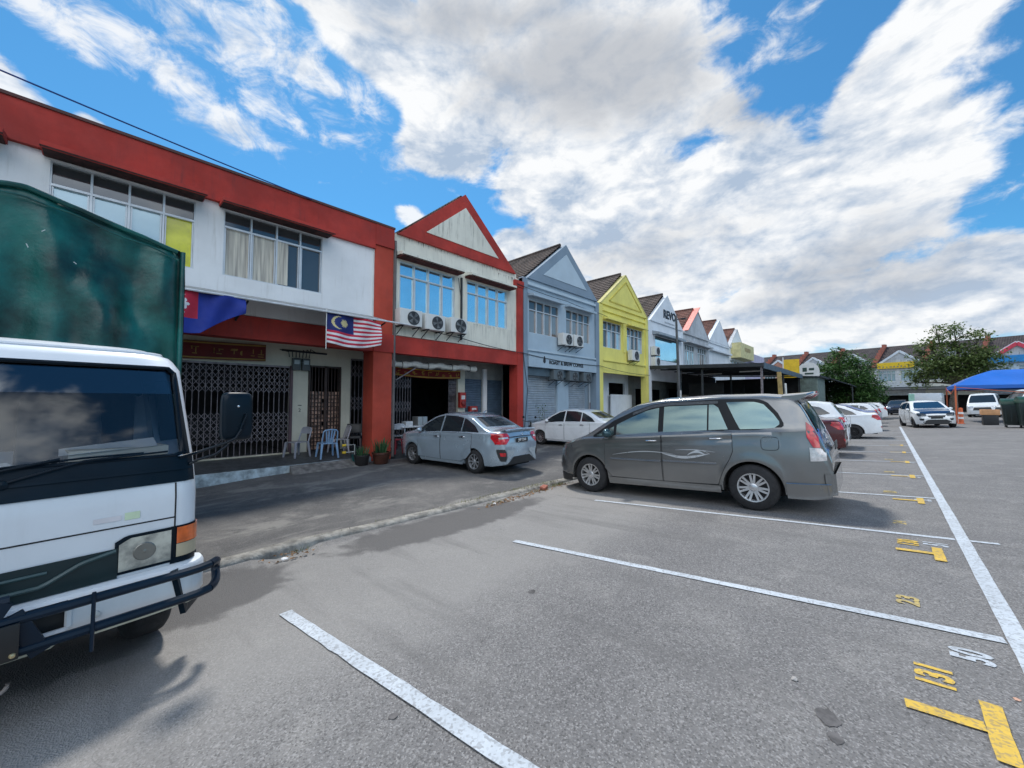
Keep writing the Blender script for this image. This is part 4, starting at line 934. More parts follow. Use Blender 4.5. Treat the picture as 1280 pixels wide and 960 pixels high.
# ---------------------------------------------------------------- cars
def lerp_tab(tab, x):
    if x <= tab[0][0]: return tab[0][1]
    for (a, u), (b, v) in zip(tab[:-1], tab[1:]):
        if x <= b:
            return u + (v-u)*((x-a)/(b-a) if b > a else 1)
    return tab[-1][1]
def smooth_tab(tab, x, h=.05):
    return (lerp_tab(tab, x-h) + 2*lerp_tab(tab, x) + lerp_tab(tab, x+h))/4
class Car:
    """body as a surface: |y| = hw(x, z); x forward"""
    def __init__(s, L, W, top, belt, axles, wr, sill=.24, ov=(.30, .30), tum=.34, nose=.60, tail=.80, low=None, crown=.07, bulge=.035, archr=None, ends=(.28, .26), sm=.05):
        s.L, s.W, s.top, s.belt, s.ax, s.wr = L, W/2, top, belt, axles, wr
        s.sill, s.tum, s.nose, s.tail, s.crown, s.bulge = sill, tum, nose, tail, crown, bulge
        s.ar = archr or wr+.055; s.ends = ends; s.sm = sm
        s.lowt = low or [(-L/2, ends[0]), (-L/2+.35, sill), (L/2-.45, sill-.02), (L/2, ends[1])]
    def zt(s, x): return smooth_tab(s.top, x, s.sm)
    def plan(s, x):
        h = s.L/2
        u = max(0, (abs(x)-(h-.62))/.62); k = s.nose if x > 0 else s.tail
        return s.W*(1 - .03*(abs(x)/h)**2)*(1-(1-k)*min(1, u)**2.6)
    def zl(s, x):
        z = lerp_tab(s.lowt, x)
        for a in s.ax:
            d = abs(x-a)
            if d < s.ar: z = max(z, s.wr - .01 + math.sqrt(s.ar**2-d*d))
        return z
    def zs(s, x): return min(lerp_tab(s.belt, x), s.zt(x)-.09)
    def side(s, x, z):
        W, zs = s.plan(x), s.zs(x)
        if z <= zs:
            zm = .60; k = s.bulge*((z-zm)/.38)**2 if z < zm else s.bulge*.5*((z-zm)/.4)**2
            y = W - k
            y -= .012*max(0, 1-abs(z-(zs-.10))/.05)      # shoulder crease
            for a in s.ax:                               # flared arches
                d = math.hypot(x-a, z-s.wr)
                if d < s.ar+.10: y += .016*(1-max(0, d-s.ar)/.10)
            return y
        y0 = W - s.bulge*.5*((zs-.60)/.4)**2
        d = z-zs; return y0 - .018*min(1, d/.03) - s.tum*d - .10*d*d
    def crn(s, x): return s.crown if s.zt(x)-s.zs(x) > .12 else min(s.crown, max(.03, (s.zt(x)-s.zs(x))*.7))
    def hw(s, x, z):
        zt = s.zt(x)
        if z > zt: return -1
        c = s.crn(x); ze = zt-c
        if z <= ze: return s.side(x, z)
        return s.side(x, ze)*math.sqrt(max(0, 1-((z-ze)/c)**2))
    def ring(s, x):
        zl, zs, zt = s.zl(x), s.zs(x), s.zt(x); c = s.crn(x); ze = zt-c; zl = min(zl, zs-.02); pts = []
        y = s.side(x, zl); pts.append((max(.05, y-.14), zl+.0)); pts.append((y-.01, zl)); 
        for k in range(1, 9): z = zl+(zs-zl)*k/8; pts.append((s.side(x, z), z))
        for k in range(0, 7): z = zs+.001+(ze-zs-.001)*k/6; pts.append((s.side(x, z), z))
        ye = s.side(x, ze)
        for k in range(1, 11):
            a = math.pi/2*k/10; pts.append((ye*math.cos(a), ze+c*math.sin(a)))
        return pts
    def shell(s, name, m, root):
        h = s.L/2; xs = {-h, h}
        n = 72
        for i in range(n+1): xs.add(-h+s.L*i/n)
        for a in s.ax:
            for k in range(-14, 15): xs.add(a+s.ar*math.sin(k/14*math.pi/2)*.9995)
            xs.add(a-s.ar-.004); xs.add(a+s.ar+.004)
        for x, _ in s.top: xs.update((x, x-.03, x+.03))
        for k in (.01, .02, .04, .07, .11, .16): xs.update((h-k, -h+k))
        xs = sorted(x for x in xs if -h <= x <= h); ys = [xs[0]]
        for x in xs[1:]:
            if x-ys[-1] > .0035: ys.append(x)
        mb = MB(); R_ = [s.ring(x) for x in ys]; m_ = len(R_[0])
        for x, r in zip(ys, R_):
            mb.v += [(x, y, z) for y, z in r] + [(x, -y, z) for y, z in r[:-1]]
        w = 2*m_-1
        def idx(i, j, sd): return i*w + (j if sd > 0 or j == m_-1 else m_+j)
        for i in range(len(ys)-1):
            for j in range(m_-1):
                mb.f.append((idx(i, j, 1), idx(i+1, j, 1), idx(i+1, j+1, 1), idx(i, j+1, 1)))
                mb.f.append((idx(i, j, -1), idx(i, j+1, -1), idx(i+1, j+1, -1), idx(i+1, j, -1)))
        for i in (0, len(ys)-1):
            mb.f.append(tuple(idx(i, j, 1) for j in range(m_)) + tuple(idx(i, j, -1) for j in range(m_-2, -1, -1)))
        return mb.build(name, m, root, smooth=True, angle=38)
    def side_patch(s, name, m, parent, tab, off=.006, sides=(1, -1), n=None, rows=6, thick=True):
        """tab: (x, zlo, zhi) columns; returns objects, one per side"""
        out = []; x0, x1 = tab[0][0], tab[-1][0]; n = n or max(3, int((x1-x0)/.06)); lo = [(a, b) for a, b, c in tab]; hi = [(a, c) for a, b, c in tab]
        for sd in sides:
            mb = MB()
            for i in range(n+1):
                x = x0+(x1-x0)*i/n; a, b = lerp_tab(lo, x), lerp_tab(hi, x)
                for j in range(rows+1):
                    z = min(a+(b-a)*j/rows, s.zt(x)-.012); mb.v.append((x, sd*(max(0, s.hw(x, z))+off), z))
            mb.f = [(i*(rows+1)+j, (i+1)*(rows+1)+j, (i+1)*(rows+1)+j+1, i*(rows+1)+j+1) for i in range(n) for j in range(rows)]
            out.append(mb.build(name, m, parent, smooth=True, angle=60))
        return out
    def end_x(s, y, z, front):
        h = s.L/2; st = .012; x = h if front else -h; d = -st if front else st
        if s.hw(x, z) >= abs(y): return x
        for _ in range(260):
            x2 = x+d
            if s.hw(x2, z) >= abs(y):
                lo, hi = x, x2
                for _ in range(6):
                    md = (lo+hi)/2
                    if s.hw(md, z) >= abs(y): hi = md
                    else: lo = md
                return hi
            x = x2
        return x
    def end_patch(s, name, m, parent, rows, front, off=.008, n=14, nr=8):
        """rows: (z, ya, yb) from low to high"""
        za, zb = rows[0][0], rows[-1][0]; A = [(a, b) for a, b, c in rows]; B = [(a, c) for a, b, c in rows]; mb = MB(); sg = 1 if front else -1
        for j in range(nr+1):
            z = za+(zb-za)*j/nr; a, b = lerp_tab(A, z), lerp_tab(B, z)
            for i in range(n+1):
                y = a+(b-a)*i/n; x = s.end_x(y, z, front); e = .02
                gx = (s.end_x(y+e, z, front)-s.end_x(y-e, z, front))/(2*e); gz = (s.end_x(y, z+e, front)-s.end_x(y, z-e, front))/(2*e)
                nv = Vector((sg, -gx*sg, -gz*sg)); nv.normalize() if nv.length > 0 else None
                mb.v.append((x+nv.x*off, y+nv.y*off, z+nv.z*off))
        mb.f = [(j*(n+1)+i, j*(n+1)+i+1, (j+1)*(n+1)+i+1, (j+1)*(n+1)+i) for j in range(nr) for i in range(n)]
        return mb.build(name, m, parent, smooth=True, angle=60)

RUB = mat('tyre_rubber', (.022, .022, .024), .85, var=.2, scale=14, bump=.2)
ALLOY = mat('alloy_rim', (.62, .63, .65), .3, .8, var=.06)
HUBD = mat('wheel_hub_dark', (.02, .02, .022), .6, .3)
CHROME = mat('chrome', (.75, .76, .78), .12, 1.0, var=.02)
PLAST = mat('black_plastic', (.022, .023, .025), .5, var=.1)
UNDER = mat('underbody', (.012, .012, .013), .9)
CARGL = glass('car_glass_dark', (.018, .024, .03), .0, .02)
REDL = mat('red_lamp', (.55, .01, .02), .12, var=.3, scale=9, coat=1)
CLRL = mat('clear_lamp', (.62, .64, .66), .12, .4, var=.25, scale=12, coat=1)
YELL_L = mat('yellowed_lamp', (.62, .55, .30), .18, .2, var=.2, scale=9, coat=1)
ORL = mat('orange_lamp', (.70, .12, .01), .2, var=.2, scale=9, coat=1)
GAP = mat('panel_gap', (.012, .012, .014), .8)
PLATE = mat('number_plate_black', (.015, .015, .016), .4)
PLW = mat('plate_letters', (.75, .75, .75), .5)
def wheel(root, x, y, r, w, spokes=10, sd=1, twin=False, rimc=ALLOY, rr=.62, wid=.42):
    t = bpy.data.objects.new('wheel', None); COL.objects.link(t); t.parent = root; t.location = (x, y, r); t.empty_display_size = .1
    o = w/2
    prof = [(r*rr, -o), (r*.90, -o), (r*.97, -o+.02), (r, -o+.05), (r, o-.05), (r*.97, o-.02), (r*.90, o), (r*(rr+.03), o), (r*rr, o-.02)]
    MB().lathe([(a, b*sd) for a, b in prof], axis='y', n=40, cap=False).build('tyre', RUB, t, smooth=True, angle=50)
    R0 = r*rr
    rim = MB().lathe([(a, b*sd) for a, b in [(R0+.006, o-.028), (R0+.006, o-.010), (R0-.012, o-.012), (R0-.02, o-.05), (R0-.022, -o*.4), (R0-.03, -o*.4)]], axis='y', n=40, cap=False)
    for k in range(spokes):
        a = 2*math.pi*k/spokes; a0 = (1 if not twin else (1 if k % 2 else -1)*.32)
        ca, sa = math.cos(a), math.sin(a)
        if twin: b = a + a0*math.pi/spokes; 
        else: b = a
        p = (.045*math.cos(a)*r/.33, sd*(o-.030), .045*math.sin(a)*r/.33); q = ((R0-.012)*math.cos(b), sd*(o-.022), (R0-.012)*math.sin(b))
        P, Q = Vector(p), Vector(q); d = (Q-P).normalized(); n = Vector((0, 1, 0)).cross(d).normalized()
        w0, w1 = R0*wid*.5, R0*wid*1.9/spokes*3.2
        w0 = R0*.16; w1 = R0*wid*6/spokes*.5
        e = Vector((0, sd*.0, 0)); th = Vector((0, -sd*.022, 0))
        rim.add([P-n*w0/2, P+n*w0/2, Q+n*w1/2, Q-n*w1/2, P-n*w0/2+th, P+n*w0/2+th, Q+n*w1/2+th, Q-n*w1/2+th], [(0, 1, 2, 3), (7, 6, 5, 4), (0, 4, 5, 1), (1, 5, 6, 2), (2, 6, 7, 3), (3, 7, 4, 0)])
    rim.lathe([(a, b*sd) for a, b in [(r*.17, o-.05), (r*.17, o-.026), (r*.13, o-.020), (.001, o-.018)]], axis='y', n=20, cap=False)
    rim.build('rim', rimc, t, smooth=True, angle=35)
    MB().lathe([(R0-.004, sd*(o-.075)), (.001, sd*(o-.075))], axis='y', n=28, cap=False).build('brake_disc', HUBD, t)
    return t
def mirror(car, root, x, z, m, big=.85, sides=(1, -1)):
    for sd in sides:
        b = bmesh.new(); bmesh.ops.create_icosphere(b, subdivisions=3, radius=1)
        y = sd*(car.hw(x, z)+.085*big)
        for v in b.verts: v.co = Vector((x+v.co.x*.065*big*(1.1-.2*v.co.z), y+v.co.y*.10*big, z+.04+v.co.z*.075*big))
        me = bpy.data.meshes.new('wing_mirror'); b.to_mesh(me); b.free(); me.materials.append(m)
        for p in me.polygons: p.use_smooth = True
        o = bpy.data.objects.new('wing_mirror', me); COL.objects.link(o); o.parent = root
        MB().bar((x, sd*(car.hw(x, z)-.02), z-.02), (x, y, z-.01), .04, .03).build('mirror_stem', PLAST, o)
def plate(root, x, z, body, front, w=.46, h=.11, m=PLATE, tm=PLW, y=0, tilt=0):
    sg = 1 if front else -1
    p = MB().box(x-.006, x+.006, y-w/2, y+w/2, z-h/2, z+h/2).build('number_plate', m, root, bevel=.003)
    if body:
        rot = Matrix(((0, 0, sg, x+sg*.0065), (sg, 0, 0, y), (0, 1, 0, z), (0, 0, 0, 1)))
        text_mesh('plate_lettering', body, h*.82, tm, rot, p, extrude=.0012, bold=.002, sx=.95)
    return p
def door_set(car, root, m, doors, handles, handle_m=CHROME, sides=(1, -1)):
    """doors: list of (xr, xf, zlo, zhi) with optional rear cut; handles: x positions"""
    for sd in sides:
        for i, (tab, hx) in enumerate(zip(doors, handles)):
            d = car.side_patch('door', m, root, tab, .0075, (sd,), n=40, rows=18)[0]
            x0, x1 = tab[0][0], tab[-1][0]
            g = .005
            seal = MB()
            # dark seam: outline of the door as a thin ribbon lying on the body
            pts = [(x, a) for x, a, b in tab] + [(x, b) for x, a, b in reversed(tab)]
            fine = []
            for (xa, za), (xb, zb) in zip(pts, pts[1:]+pts[:1]):
                k = max(1, int(math.hypot(xb-xa, zb-za)/.05)); fine += [(xa+(xb-xa)*u/k, za+(zb-za)*u/k) for u in range(k)]
            path = [(x, sd*(car.hw(x, min(z, car.zt(x)-.02))+.006), z) for x, z in fine]
            seal.tube(path, .0042, 4, True); seal.build('door_seam', GAP, d)
            if hx is not None:
                hz = car.zs(hx)-.085; y = sd*(car.hw(hx, hz)+.0)
                MB().tube([(hx-.09, y+sd*.004, hz), (hx-.075, y+sd*.032, hz+.002), (hx, y+sd*.038, hz+.004), (hx+.075, y+sd*.032, hz+.002), (hx+.09, y+sd*.004, hz)], [.010, .013, .014, .013, .010], 8).build('door_handle', handle_m, d, smooth=True)
                MB().tube([(hx-.05, y+sd*.004, hz+.006), (hx+.05, y+sd*.004, hz+.006)], .020, 8).build('handle_recess', GAP, d)
def underbody(car, root):
    h = car.L/2; mb = MB(); mb.box(-h+.15, h-.15, -car.W+.30, car.W-.30, .20, .60)
    mb.box(car.ax[1]+car.ar+.05, car.ax[0]-car.ar-.05, -car.W+.07, car.W-.07, .22, .55)
    for a in car.ax: mb.box(a-car.ar+.02, a+car.ar-.02, -car.W+.28, car.W-.28, .30, .80 if False else .62)
    for a in car.ax:       # wheel well liners
        for sd in (1, -1):
            n = 12; vs = []
            for k in range(n+1):
                t = math.pi*k/n; vs += [(a+(car.ar+.012)*math.cos(t), sd*(car.W-.03-.05), car.wr-.01+(car.ar+.012)*math.sin(t)), (a+(car.ar+.012)*math.cos(t), sd*(car.W-.34), car.wr-.01+(car.ar+.012)*math.sin(t))]
            mb.add(vs, [(2*k, 2*k+1, 2*k+3, 2*k+2) for k in range(n)])
    mb.build('underbody', UNDER, root)

# each kind: top outline, belt, axles
def body_mpv(): return Car(4.60, 1.79, [(-2.30, .74), (-2.27, .92), (-2.20, 1.08), (-2.10, 1.34), (-2.00, 1.58), (-1.90, 1.68), (-1.5, 1.735), (-.8, 1.765), (0, 1.755), (.45, 1.69), (.75, 1.57), (1.45, 1.16), (1.60, 1.10), (1.95, 1.00), (2.14, .90), (2.24, .76), (2.29, .60), (2.30, .52)],
    [(-2.3, 1.16), (-1.0, 1.14), (1.5, 1.03), (2.3, .9)], (1.40, -1.36), .335, sill=.27, nose=.62, tail=.86, tum=.27, archr=.395, ends=(.30, .24))
def body_sedan(): return Car(4.17, 1.63, [(-2.085, .72), (-2.06, .95), (-2.0, 1.07), (-1.90, 1.095), (-1.66, 1.10), (-1.50, 1.15), (-.98, 1.41), (-.7, 1.475), (-.3, 1.505), (.15, 1.49), (.45, 1.42), (1.12, 1.06), (1.3, 1.0), (1.75, .92), (1.95, .80), (2.05, .66), (2.085, .55)],
    [(-2.1, 1.00), (-1.2, .99), (1.2, .90), (2.1, .78)], (1.265, -1.19), .295, sill=.22, nose=.60, tail=.80, tum=.34, archr=.345)
def body_suv(): return Car(4.45, 1.84, [(-2.225, .62), (-2.20, .98), (-2.12, 1.12), (-1.92, 1.45), (-1.85, 1.58), (-1.4, 1.65), (-.5, 1.69), (.2, 1.66), (.5, 1.58), (1.2, 1.15), (1.4, 1.09), (1.95, 1.0), (2.13, .85), (2.2, .65), (2.225, .55)],
    [(-2.2, 1.10), (1.3, 1.0), (2.2, .88)], (1.37, -1.30), .345, sill=.26, nose=.62, tail=.84, tum=.34, archr=.40)
def body_hatch(): return Car(3.9, 1.67, [(-1.95, .60), (-1.93, .95), (-1.85, 1.08), (-1.60, 1.38), (-1.52, 1.46), (-1.0, 1.51), (-.2, 1.52), (.3, 1.45), (.95, 1.07), (1.1, 1.01), (1.62, .92), (1.82, .80), (1.92, .62), (1.95, .52)],
    [(-1.95, 1.02), (1.1, .92), (1.95, .8)], (1.24, -1.22), .295, sill=.21, nose=.62, tail=.82, tum=.34, archr=.345)
def place(t, x, y, heading, z=None, tilt=None):
    """heading: degrees of the forward direction from +X, on the lot's slope"""
    t.location = (x, y, ground_z(x, y) if z is None else z); 
    a = R(heading); pitch = 0.0
    if tilt is None: tilt = x > KERB_X and x < 6
    rot = Matrix.Rotation(a, 3, 'Z')
    if tilt:
        up = Vector((-G_SLOPE, 0, 1)).normalized(); f = Vector((math.cos(a), math.sin(a), 0)); f = (f - up*f.dot(up)).normalized(); rot = Matrix((f, up.cross(f), up)).transposed()
    t.rotation_euler = rot.to_euler()
def std_car(kind, name, label, cat, pm, x, y, hd, rear_lamp=REDL, group=None, sunroof=None, detail=1, plate_txt='', hood_m=None, rimc=ALLOY, spokes=10, gl=CARGL, rear_style=0):
    c = {'sedan': body_sedan, 'suv': body_suv, 'hatch': body_hatch}[kind](); h = c.L/2
    t = thing(name, label, cat, (0, 0, 0), 0, group)
    c.shell('body', pm, t); underbody(c, t)
    b = {'sedan': .0, 'suv': .10, 'hatch': .02}[kind]
    if kind == 'sedan':
        win = [[(-1.33, 1.02, 1.03), (-1.18, 1.02, 1.17), (-.86, 1.01, 1.32), (-.74, 1.005, 1.36)], [(-.70, 1.00, 1.365), (-.4, .99, 1.405), (.02, .98, 1.415)], [(.08, .98, 1.41), (.35, .965, 1.36), (.75, .945, 1.16), (1.02, .935, .965)]]
        ws = [(1.08, -.60, .60), (1.20, -.575, .575), (1.38, -.51, .51), (1.425, -.47, .47)]; rw = [(1.16, -.57, .57), (1.25, -.54, .54), (1.38, -.48, .48)]
        doors = [[(-1.12, .52, .985), (-.95, .36, .985), (-.72, .27, .98), (.03, .26, .965)], [(.05, .26, .965), (.98, .27, .90)]]; hd_x = [-.78, .20]
        tail = [(.78, .50, .70), (.90, .44, .75), (1.0, .52, .74)]; head = [(.66, .42, .66), (.72, .38, .72), (.80, .46, .72)]; pl = (.86, .80)
    elif kind == 'suv':
        win = [[(-1.80, 1.20, 1.22), (-1.55, 1.16, 1.42), (-1.25, 1.14, 1.50)], [(-1.18, 1.13, 1.52), (-.5, 1.11, 1.57), (-.22, 1.10, 1.57)], [(-.15, 1.10, 1.57), (.3, 1.08, 1.52), (.8, 1.06, 1.28), (1.05, 1.05, 1.10)]]
        ws = [(1.18, -.66, .66), (1.35, -.62, .62), (1.52, -.56, .56), (1.57, -.52, .52)]; rw = [(1.18, -.60, .60), (1.3, -.60, .60), (1.46, -.54, .54)]
        doors = [[(-1.2, .65, 1.09), (-1.0, .45, 1.09), (-.8, .36, 1.09), (-.2, .34, 1.07)], [(-.18, .34, 1.07), (.95, .36, 1.02)]]; hd_x = [-.9, .02]
        tail = [(.90, .46, .80), (1.0, .34, .84), (1.07, .42, .82)]; head = [(.74, .42, .74), (.82, .38, .80), (.90, .5, .80)]; pl = (.78, .8)
    else:
        win = [[(-1.50, 1.12, 1.13), (-1.3, 1.07, 1.28), (-1.1, 1.05, 1.34)], [(-1.04, 1.04, 1.36), (-.5, 1.02, 1.40), (-.15, 1.01, 1.40)], [(-.08, 1.01, 1.40), (.2, .99, 1.36), (.6, .97, 1.14), (.85, .96, 1.0)]]
        ws = [(1.06, -.62, .62), (1.2, -.59, .59), (1.36, -.52, .52), (1.41, -.48, .48)]; rw = [(1.12, -.54, .54), (1.2, -.54, .54), (1.32, -.48, .48)]
        doors = [[(-1.05, .55, 1.0), (-.9, .36, 1.0), (-.7, .27, .99), (-.12, .26, .98)], [(-.10, .26, .98), (.85, .27, .93)]]; hd_x = [-.75, .05]
        tail = [(.80, .48, .70), (.95, .46, .74), (1.05, .52, .72)]; head = [(.64, .40, .66), (.72, .36, .72), (.82, .48, .72)]; pl = (.75, .78)
    for w in win: c.side_patch('side_window', gl, t, w, .007)
    wsx = c.end_patch('windscreen', gl, t, ws, True, .007, 16); c.end_patch('rear_window', gl, t, rw, False, .007, 16)
    if hood_m is not None:
        mb = MB(); n = 14; x0, x1 = 1.02, h-.12
        for i in range(n+1):
            xx = x0+(x1-x0)*i/n
            for j in range(17):
                yy = (j-8)/8*(.70-.14*i/n); lo, hi = c.zs(xx)-.1, c.zt(xx)
                for _ in range(14):
                    md = (lo+hi)/2
                    if c.hw(xx, md) >= abs(yy): lo = md
                    else: hi = md
                mb.v.append((xx, yy, lo+.006))
        mb.f = [(i*17+j, (i+1)*17+j, (i+1)*17+j+1, i*17+j+1) for i in range(n) for j in range(16)]
        mb.build('bonnet', hood_m, t, smooth=True)
    if detail: door_set(c, t, pm, doors, hd_x, pm if detail == 1 else CHROME)
    for sd in (1, -1):
        for nm, tb, fr, m in (('tail_light', tail, False, rear_lamp), ('headlight', head, True, CLRL)):
            rows = [(z, a, b_) if sd > 0 else (z, -b_, -a) for z, a, b_ in tb]
            c.end_patch(nm, m, t, rows, fr, .009, 10, 5)
        for nm, fr in (('reflector', False), ('fog_lamp', True)):
            rows = [(.42, .50, .62), (.52, .48, .66)] if sd > 0 else [(.42, -.62, -.50), (.52, -.66, -.48)]
            c.end_patch(nm, PLAST if fr else REDL, t, rows, fr, .008, 6, 3)
    c.end_patch('lower_grille', PLAST, t, [(.30, -.38, .38), (.36, -.46, .46), (.46, -.40, .40)], True, .008, 12, 4)
    c.end_patch('upper_grille', PLAST, t, [(head[0][0]-.06, -.30, .30), (head[0][0]+.04, -.36, .36)], True, .008, 12, 3)
    c.end_patch('rear_diffuser', PLAST, t, [(.285, -.50, .50), (.38, -.42, .42)], False, .009, 12, 3)
    plate(t, -h-.02+.0, pl[0]-.02, plate_txt, False); plate(t, h+.012, .56, '', True)
    mirror(c, t, {'sedan': .88, 'suv': .92, 'hatch': .74}[kind], c.zs(.8)+.05, pm)
    for a in c.ax:
        for sd in (1, -1): wheel(t, a, sd*(c.W-.115), c.wr, .20, spokes, sd, rimc=rimc)
    place(t, x, y, hd); return t, c

# ===== the grey people carrier
def people_carrier():
    pm = mat('warm_grey_metallic_paint', (.205, .208, .208), .20, .65, var=.05, scale=1.5, coat=.7)
    c = body_mpv(); h = c.L/2
    t = thing('parked_car', 'large warm grey people carrier with silver swirl on its doors parked nose to the kerb', 'car')
    body = c.shell('body', pm, t); underbody(c, t)
    gl = glass('reflective_car_glass', (.17, .245, .245), .75, .04)
    frm = mat('window_frame_black', (.012, .014, .016), .35, var=.05, spec=.2)
    # black surround, then panes
    c.side_patch('window_surround', frm, t, [(-1.80, 1.24, 1.28), (-1.74, 1.18, 1.42), (-1.60, 1.165, 1.60), (-1.48, 1.16, 1.645), (-1.1, 1.155, 1.665), (-.95, 1.15, 1.67), (-.1, 1.12, 1.66), (.16, 1.105, 1.635), (.50, 1.09, 1.53), (.88, 1.075, 1.37), (1.30, 1.06, 1.10)], .004, rows=8)
    for w in ([(-1.75, 1.26, 1.30), (-1.69, 1.21, 1.40), (-1.56, 1.20, 1.56), (-1.45, 1.195, 1.60), (-1.28, 1.185, 1.61), (-1.24, 1.19, 1.612), (-1.06, 1.60, 1.615)],
              [(-1.08, 1.18, 1.19), (-.92, 1.175, 1.585), (-.80, 1.17, 1.59)], [(-.775, 1.17, 1.585), (-.15, 1.15, 1.59), (-.07, 1.145, 1.585)],
              [(.02, 1.14, 1.575), (.25, 1.13, 1.53), (.55, 1.12, 1.41), (.80, 1.105, 1.30), (.815, 1.10, 1.29)]):
        c.side_patch('side_window', gl, t, w, .008, rows=8)
    c.side_patch('quarter_window', gl, t, [(.87, 1.095, 1.26), (1.22, 1.085, 1.105)], .008, rows=4)
    c.side_patch('weather_shield', mat('smoked_plastic', (.05, .055, .06), .25, var=.03), t, [(-.94, 1.60, 1.645), (-.15, 1.605, 1.65), (.15, 1.575, 1.625), (.50, 1.455, 1.505)], .022, rows=3)
    c.end_patch('windscreen', CARGL, t, [(1.19, -.70, .70), (1.35, -.66, .66), (1.55, -.60, .60), (1.62, -.55, .55)], True, .007, 18)
    c.end_patch('rear_window', glass('blue_rear_glass', (.03, .10, .16), .3), t, [(1.14, -.62, .62), (1.3, -.60, .60), (1.50, -.56, .56), (1.60, -.52, .52)], False, .008, 18)
    doors = [[(-1.13, .86, 1.16), (-1.08, .74, 1.16), (-1.0, .60, 1.155), (-.93, .44, 1.155), (-.90, .345, 1.15), (-.05, .33, 1.13)], [(-.03, .33, 1.13), (.92, .34, 1.07), (1.05, .5, 1.06)]]
    door_set(c, t, pm, doors, [-.90, .14])
    light = mat('silver_swirl_decal', (.60, .62, .64), .3, .5, var=.05)
    for sd in (1, -1):      # moulding and swirl on the doors
        tr = MB()
        for xa, xb in ((-.90, -.06), (-.02, .92)):
            pth = [(xa+(xb-xa)*k/16, sd*(c.hw(xa+(xb-xa)*k/16, .66)+.014), .66+.01*k/16) for k in range(17)]; tr.tube(pth, .014, 6)
        tr.build('door_moulding', pm, t, smooth=True)
        tr = MB()
        for xa, xb in ((-.90, -.06), (-.02, .92)):
            pth = [(xa+(xb-xa)*k/16, sd*(c.hw(xa+(xb-xa)*k/16, .675)+.026), .678+.01*k/16) for k in range(17)]; tr.tube(pth, .0035, 5)
        tr.build('chrome_strip', CHROME, t, smooth=True)
        sw = MB()
        def ribbon(pts, w0, w1):
            n = len(pts)-1; base = len(sw.v)
            for i, (x, z) in enumerate(pts):
                w = w0+(w1-w0)*math.sin(math.pi*i/n)
                for q in (-w/2, w/2): sw.v.append((x, sd*(c.hw(x, z+q)+.0105), z+q))
            sw.f += [(base+2*i, base+2*i+1, base+2*i+3, base+2*i+2) for i in range(n)]
        ribbon([(.88-1.15*k/20, .745+.075*math.sin(k/20*2.6)) for k in range(21)], .003, .016)
        ribbon([(-.05-.75*k/20, .80-.055*math.sin(k/20*3.4)) for k in range(21)], .006, .042)
        ribbon([(-.27-.62*k/20, .86+.02*math.sin(k/20*3.1)-.02*k/20) for k in range(21)], .002, .012)
        ribbon([(-.47-.28*k/16, .79+.05*math.sin(k/16*3.1)) for k in range(17)], .005, .034)
        ribbon([(-.45-.36*k/16, .765+.10*math.sin(k/16*2.7)*1.0) for k in range(17)], .003, .014)
        sw.build('swirl_decal', light, t)
        # fuel flap
        if sd == 1 or True:
            fl = MB(); pts = [(-1.62+.11*math.copysign(abs(math.cos(a))**.5, math.cos(a)), .985+.095*math.copysign(abs(math.sin(a))**.5, math.sin(a))) for a in [2*math.pi*k/28 for k in range(28)]]
            fl.tube([(x, sd*(c.hw(x, z)+.0015), z) for x, z in pts], .004, 4, True)
            if sd == 1: fl.build('fuel_flap', GAP, t)
        rows = [(.80, .56, .82), (1.0, .60, .845), (1.12, .62, .83), (1.28, .66, .78)]
        def sg(r): return r if sd > 0 else [(z, -b, -a) for z, a, b in r]
        c.side_patch('tail_light', REDL, t, [(-2.24, .93, .98), (-2.20, .93, 1.07), (-2.14, .935, 1.18), (-2.09, .94, 1.28), (-2.07, .99, 1.31), (-2.055, 1.08, 1.29)], .012, (sd,), rows=6)
        c.side_patch('tail_light_lower', mat('clear_white_lamp', (.62, .60, .60), .15, .2, var=.2, scale=18, coat=1), t, [(-2.25, .76, .922), (-2.16, .75, .925), (-2.075, .75, .935)], .011, (sd,), rows=4)
        c.end_patch('headlight', YELL_L, t, sg([(.74, .42, .60), (.82, .42, .70), (.90, .46, .75), (.94, .60, .74)]), True, .012, 10, 6)
        c.end_patch('fog_lamp', PLAST, t, sg([(.40, .42, .56), (.50, .42, .60)]), True, .010, 6, 3)
    # skirts, bumper lips
    c.side_patch('side_skirt', pm, t, [(-.93, .225, .33), (.98, .215, .33)], .022, rows=3)
    c.side_patch('rear_bumper_skirt', pm, t, [(-2.27, .26, .44), (-2.1, .225, .44), (-1.78, .225, .44)], .020, rows=3)
    c.side_patch('front_skirt', PLAST, t, [(1.82, .19, .30), (2.05, .17, .32), (2.22, .17, .34)], .014, rows=3)
    mb = MB()
    for sd in (1, -1): mb.tube([(-2.27+i*.0, sd*(c.hw(-2.24, .44)+.021), .44) for i in range(1)] + [(x, sd*(c.hw(x, .44)+.021), .44) for x in (-2.2, -2.0, -1.78)], .004, 4)
    mb.build('skirt_edge', CHROME, t)
    c.end_patch('rear_bumper', pm, t, [(.29, -.76, .76), (.50, -.79, .79), (.58, -.79, .79)], False, .022, 24, 6)
    c.end_patch('grille', PLAST, t, [(.62, -.36, .36), (.76, -.40, .40)], True, .010, 12, 3)
    c.end_patch('lower_grille', PLAST, t, [(.28, -.50, .50), (.42, -.46, .46)], True, .010, 12, 3)
    # roof spoiler with brake light
    sp = MB(); P = [(-1.78, 1.712), (-2.00, 1.716), (-2.15, 1.728), (-2.16, 1.708), (-2.09, 1.665), (-1.96, 1.64), (-1.84, 1.64)]
    n = 12; base = []
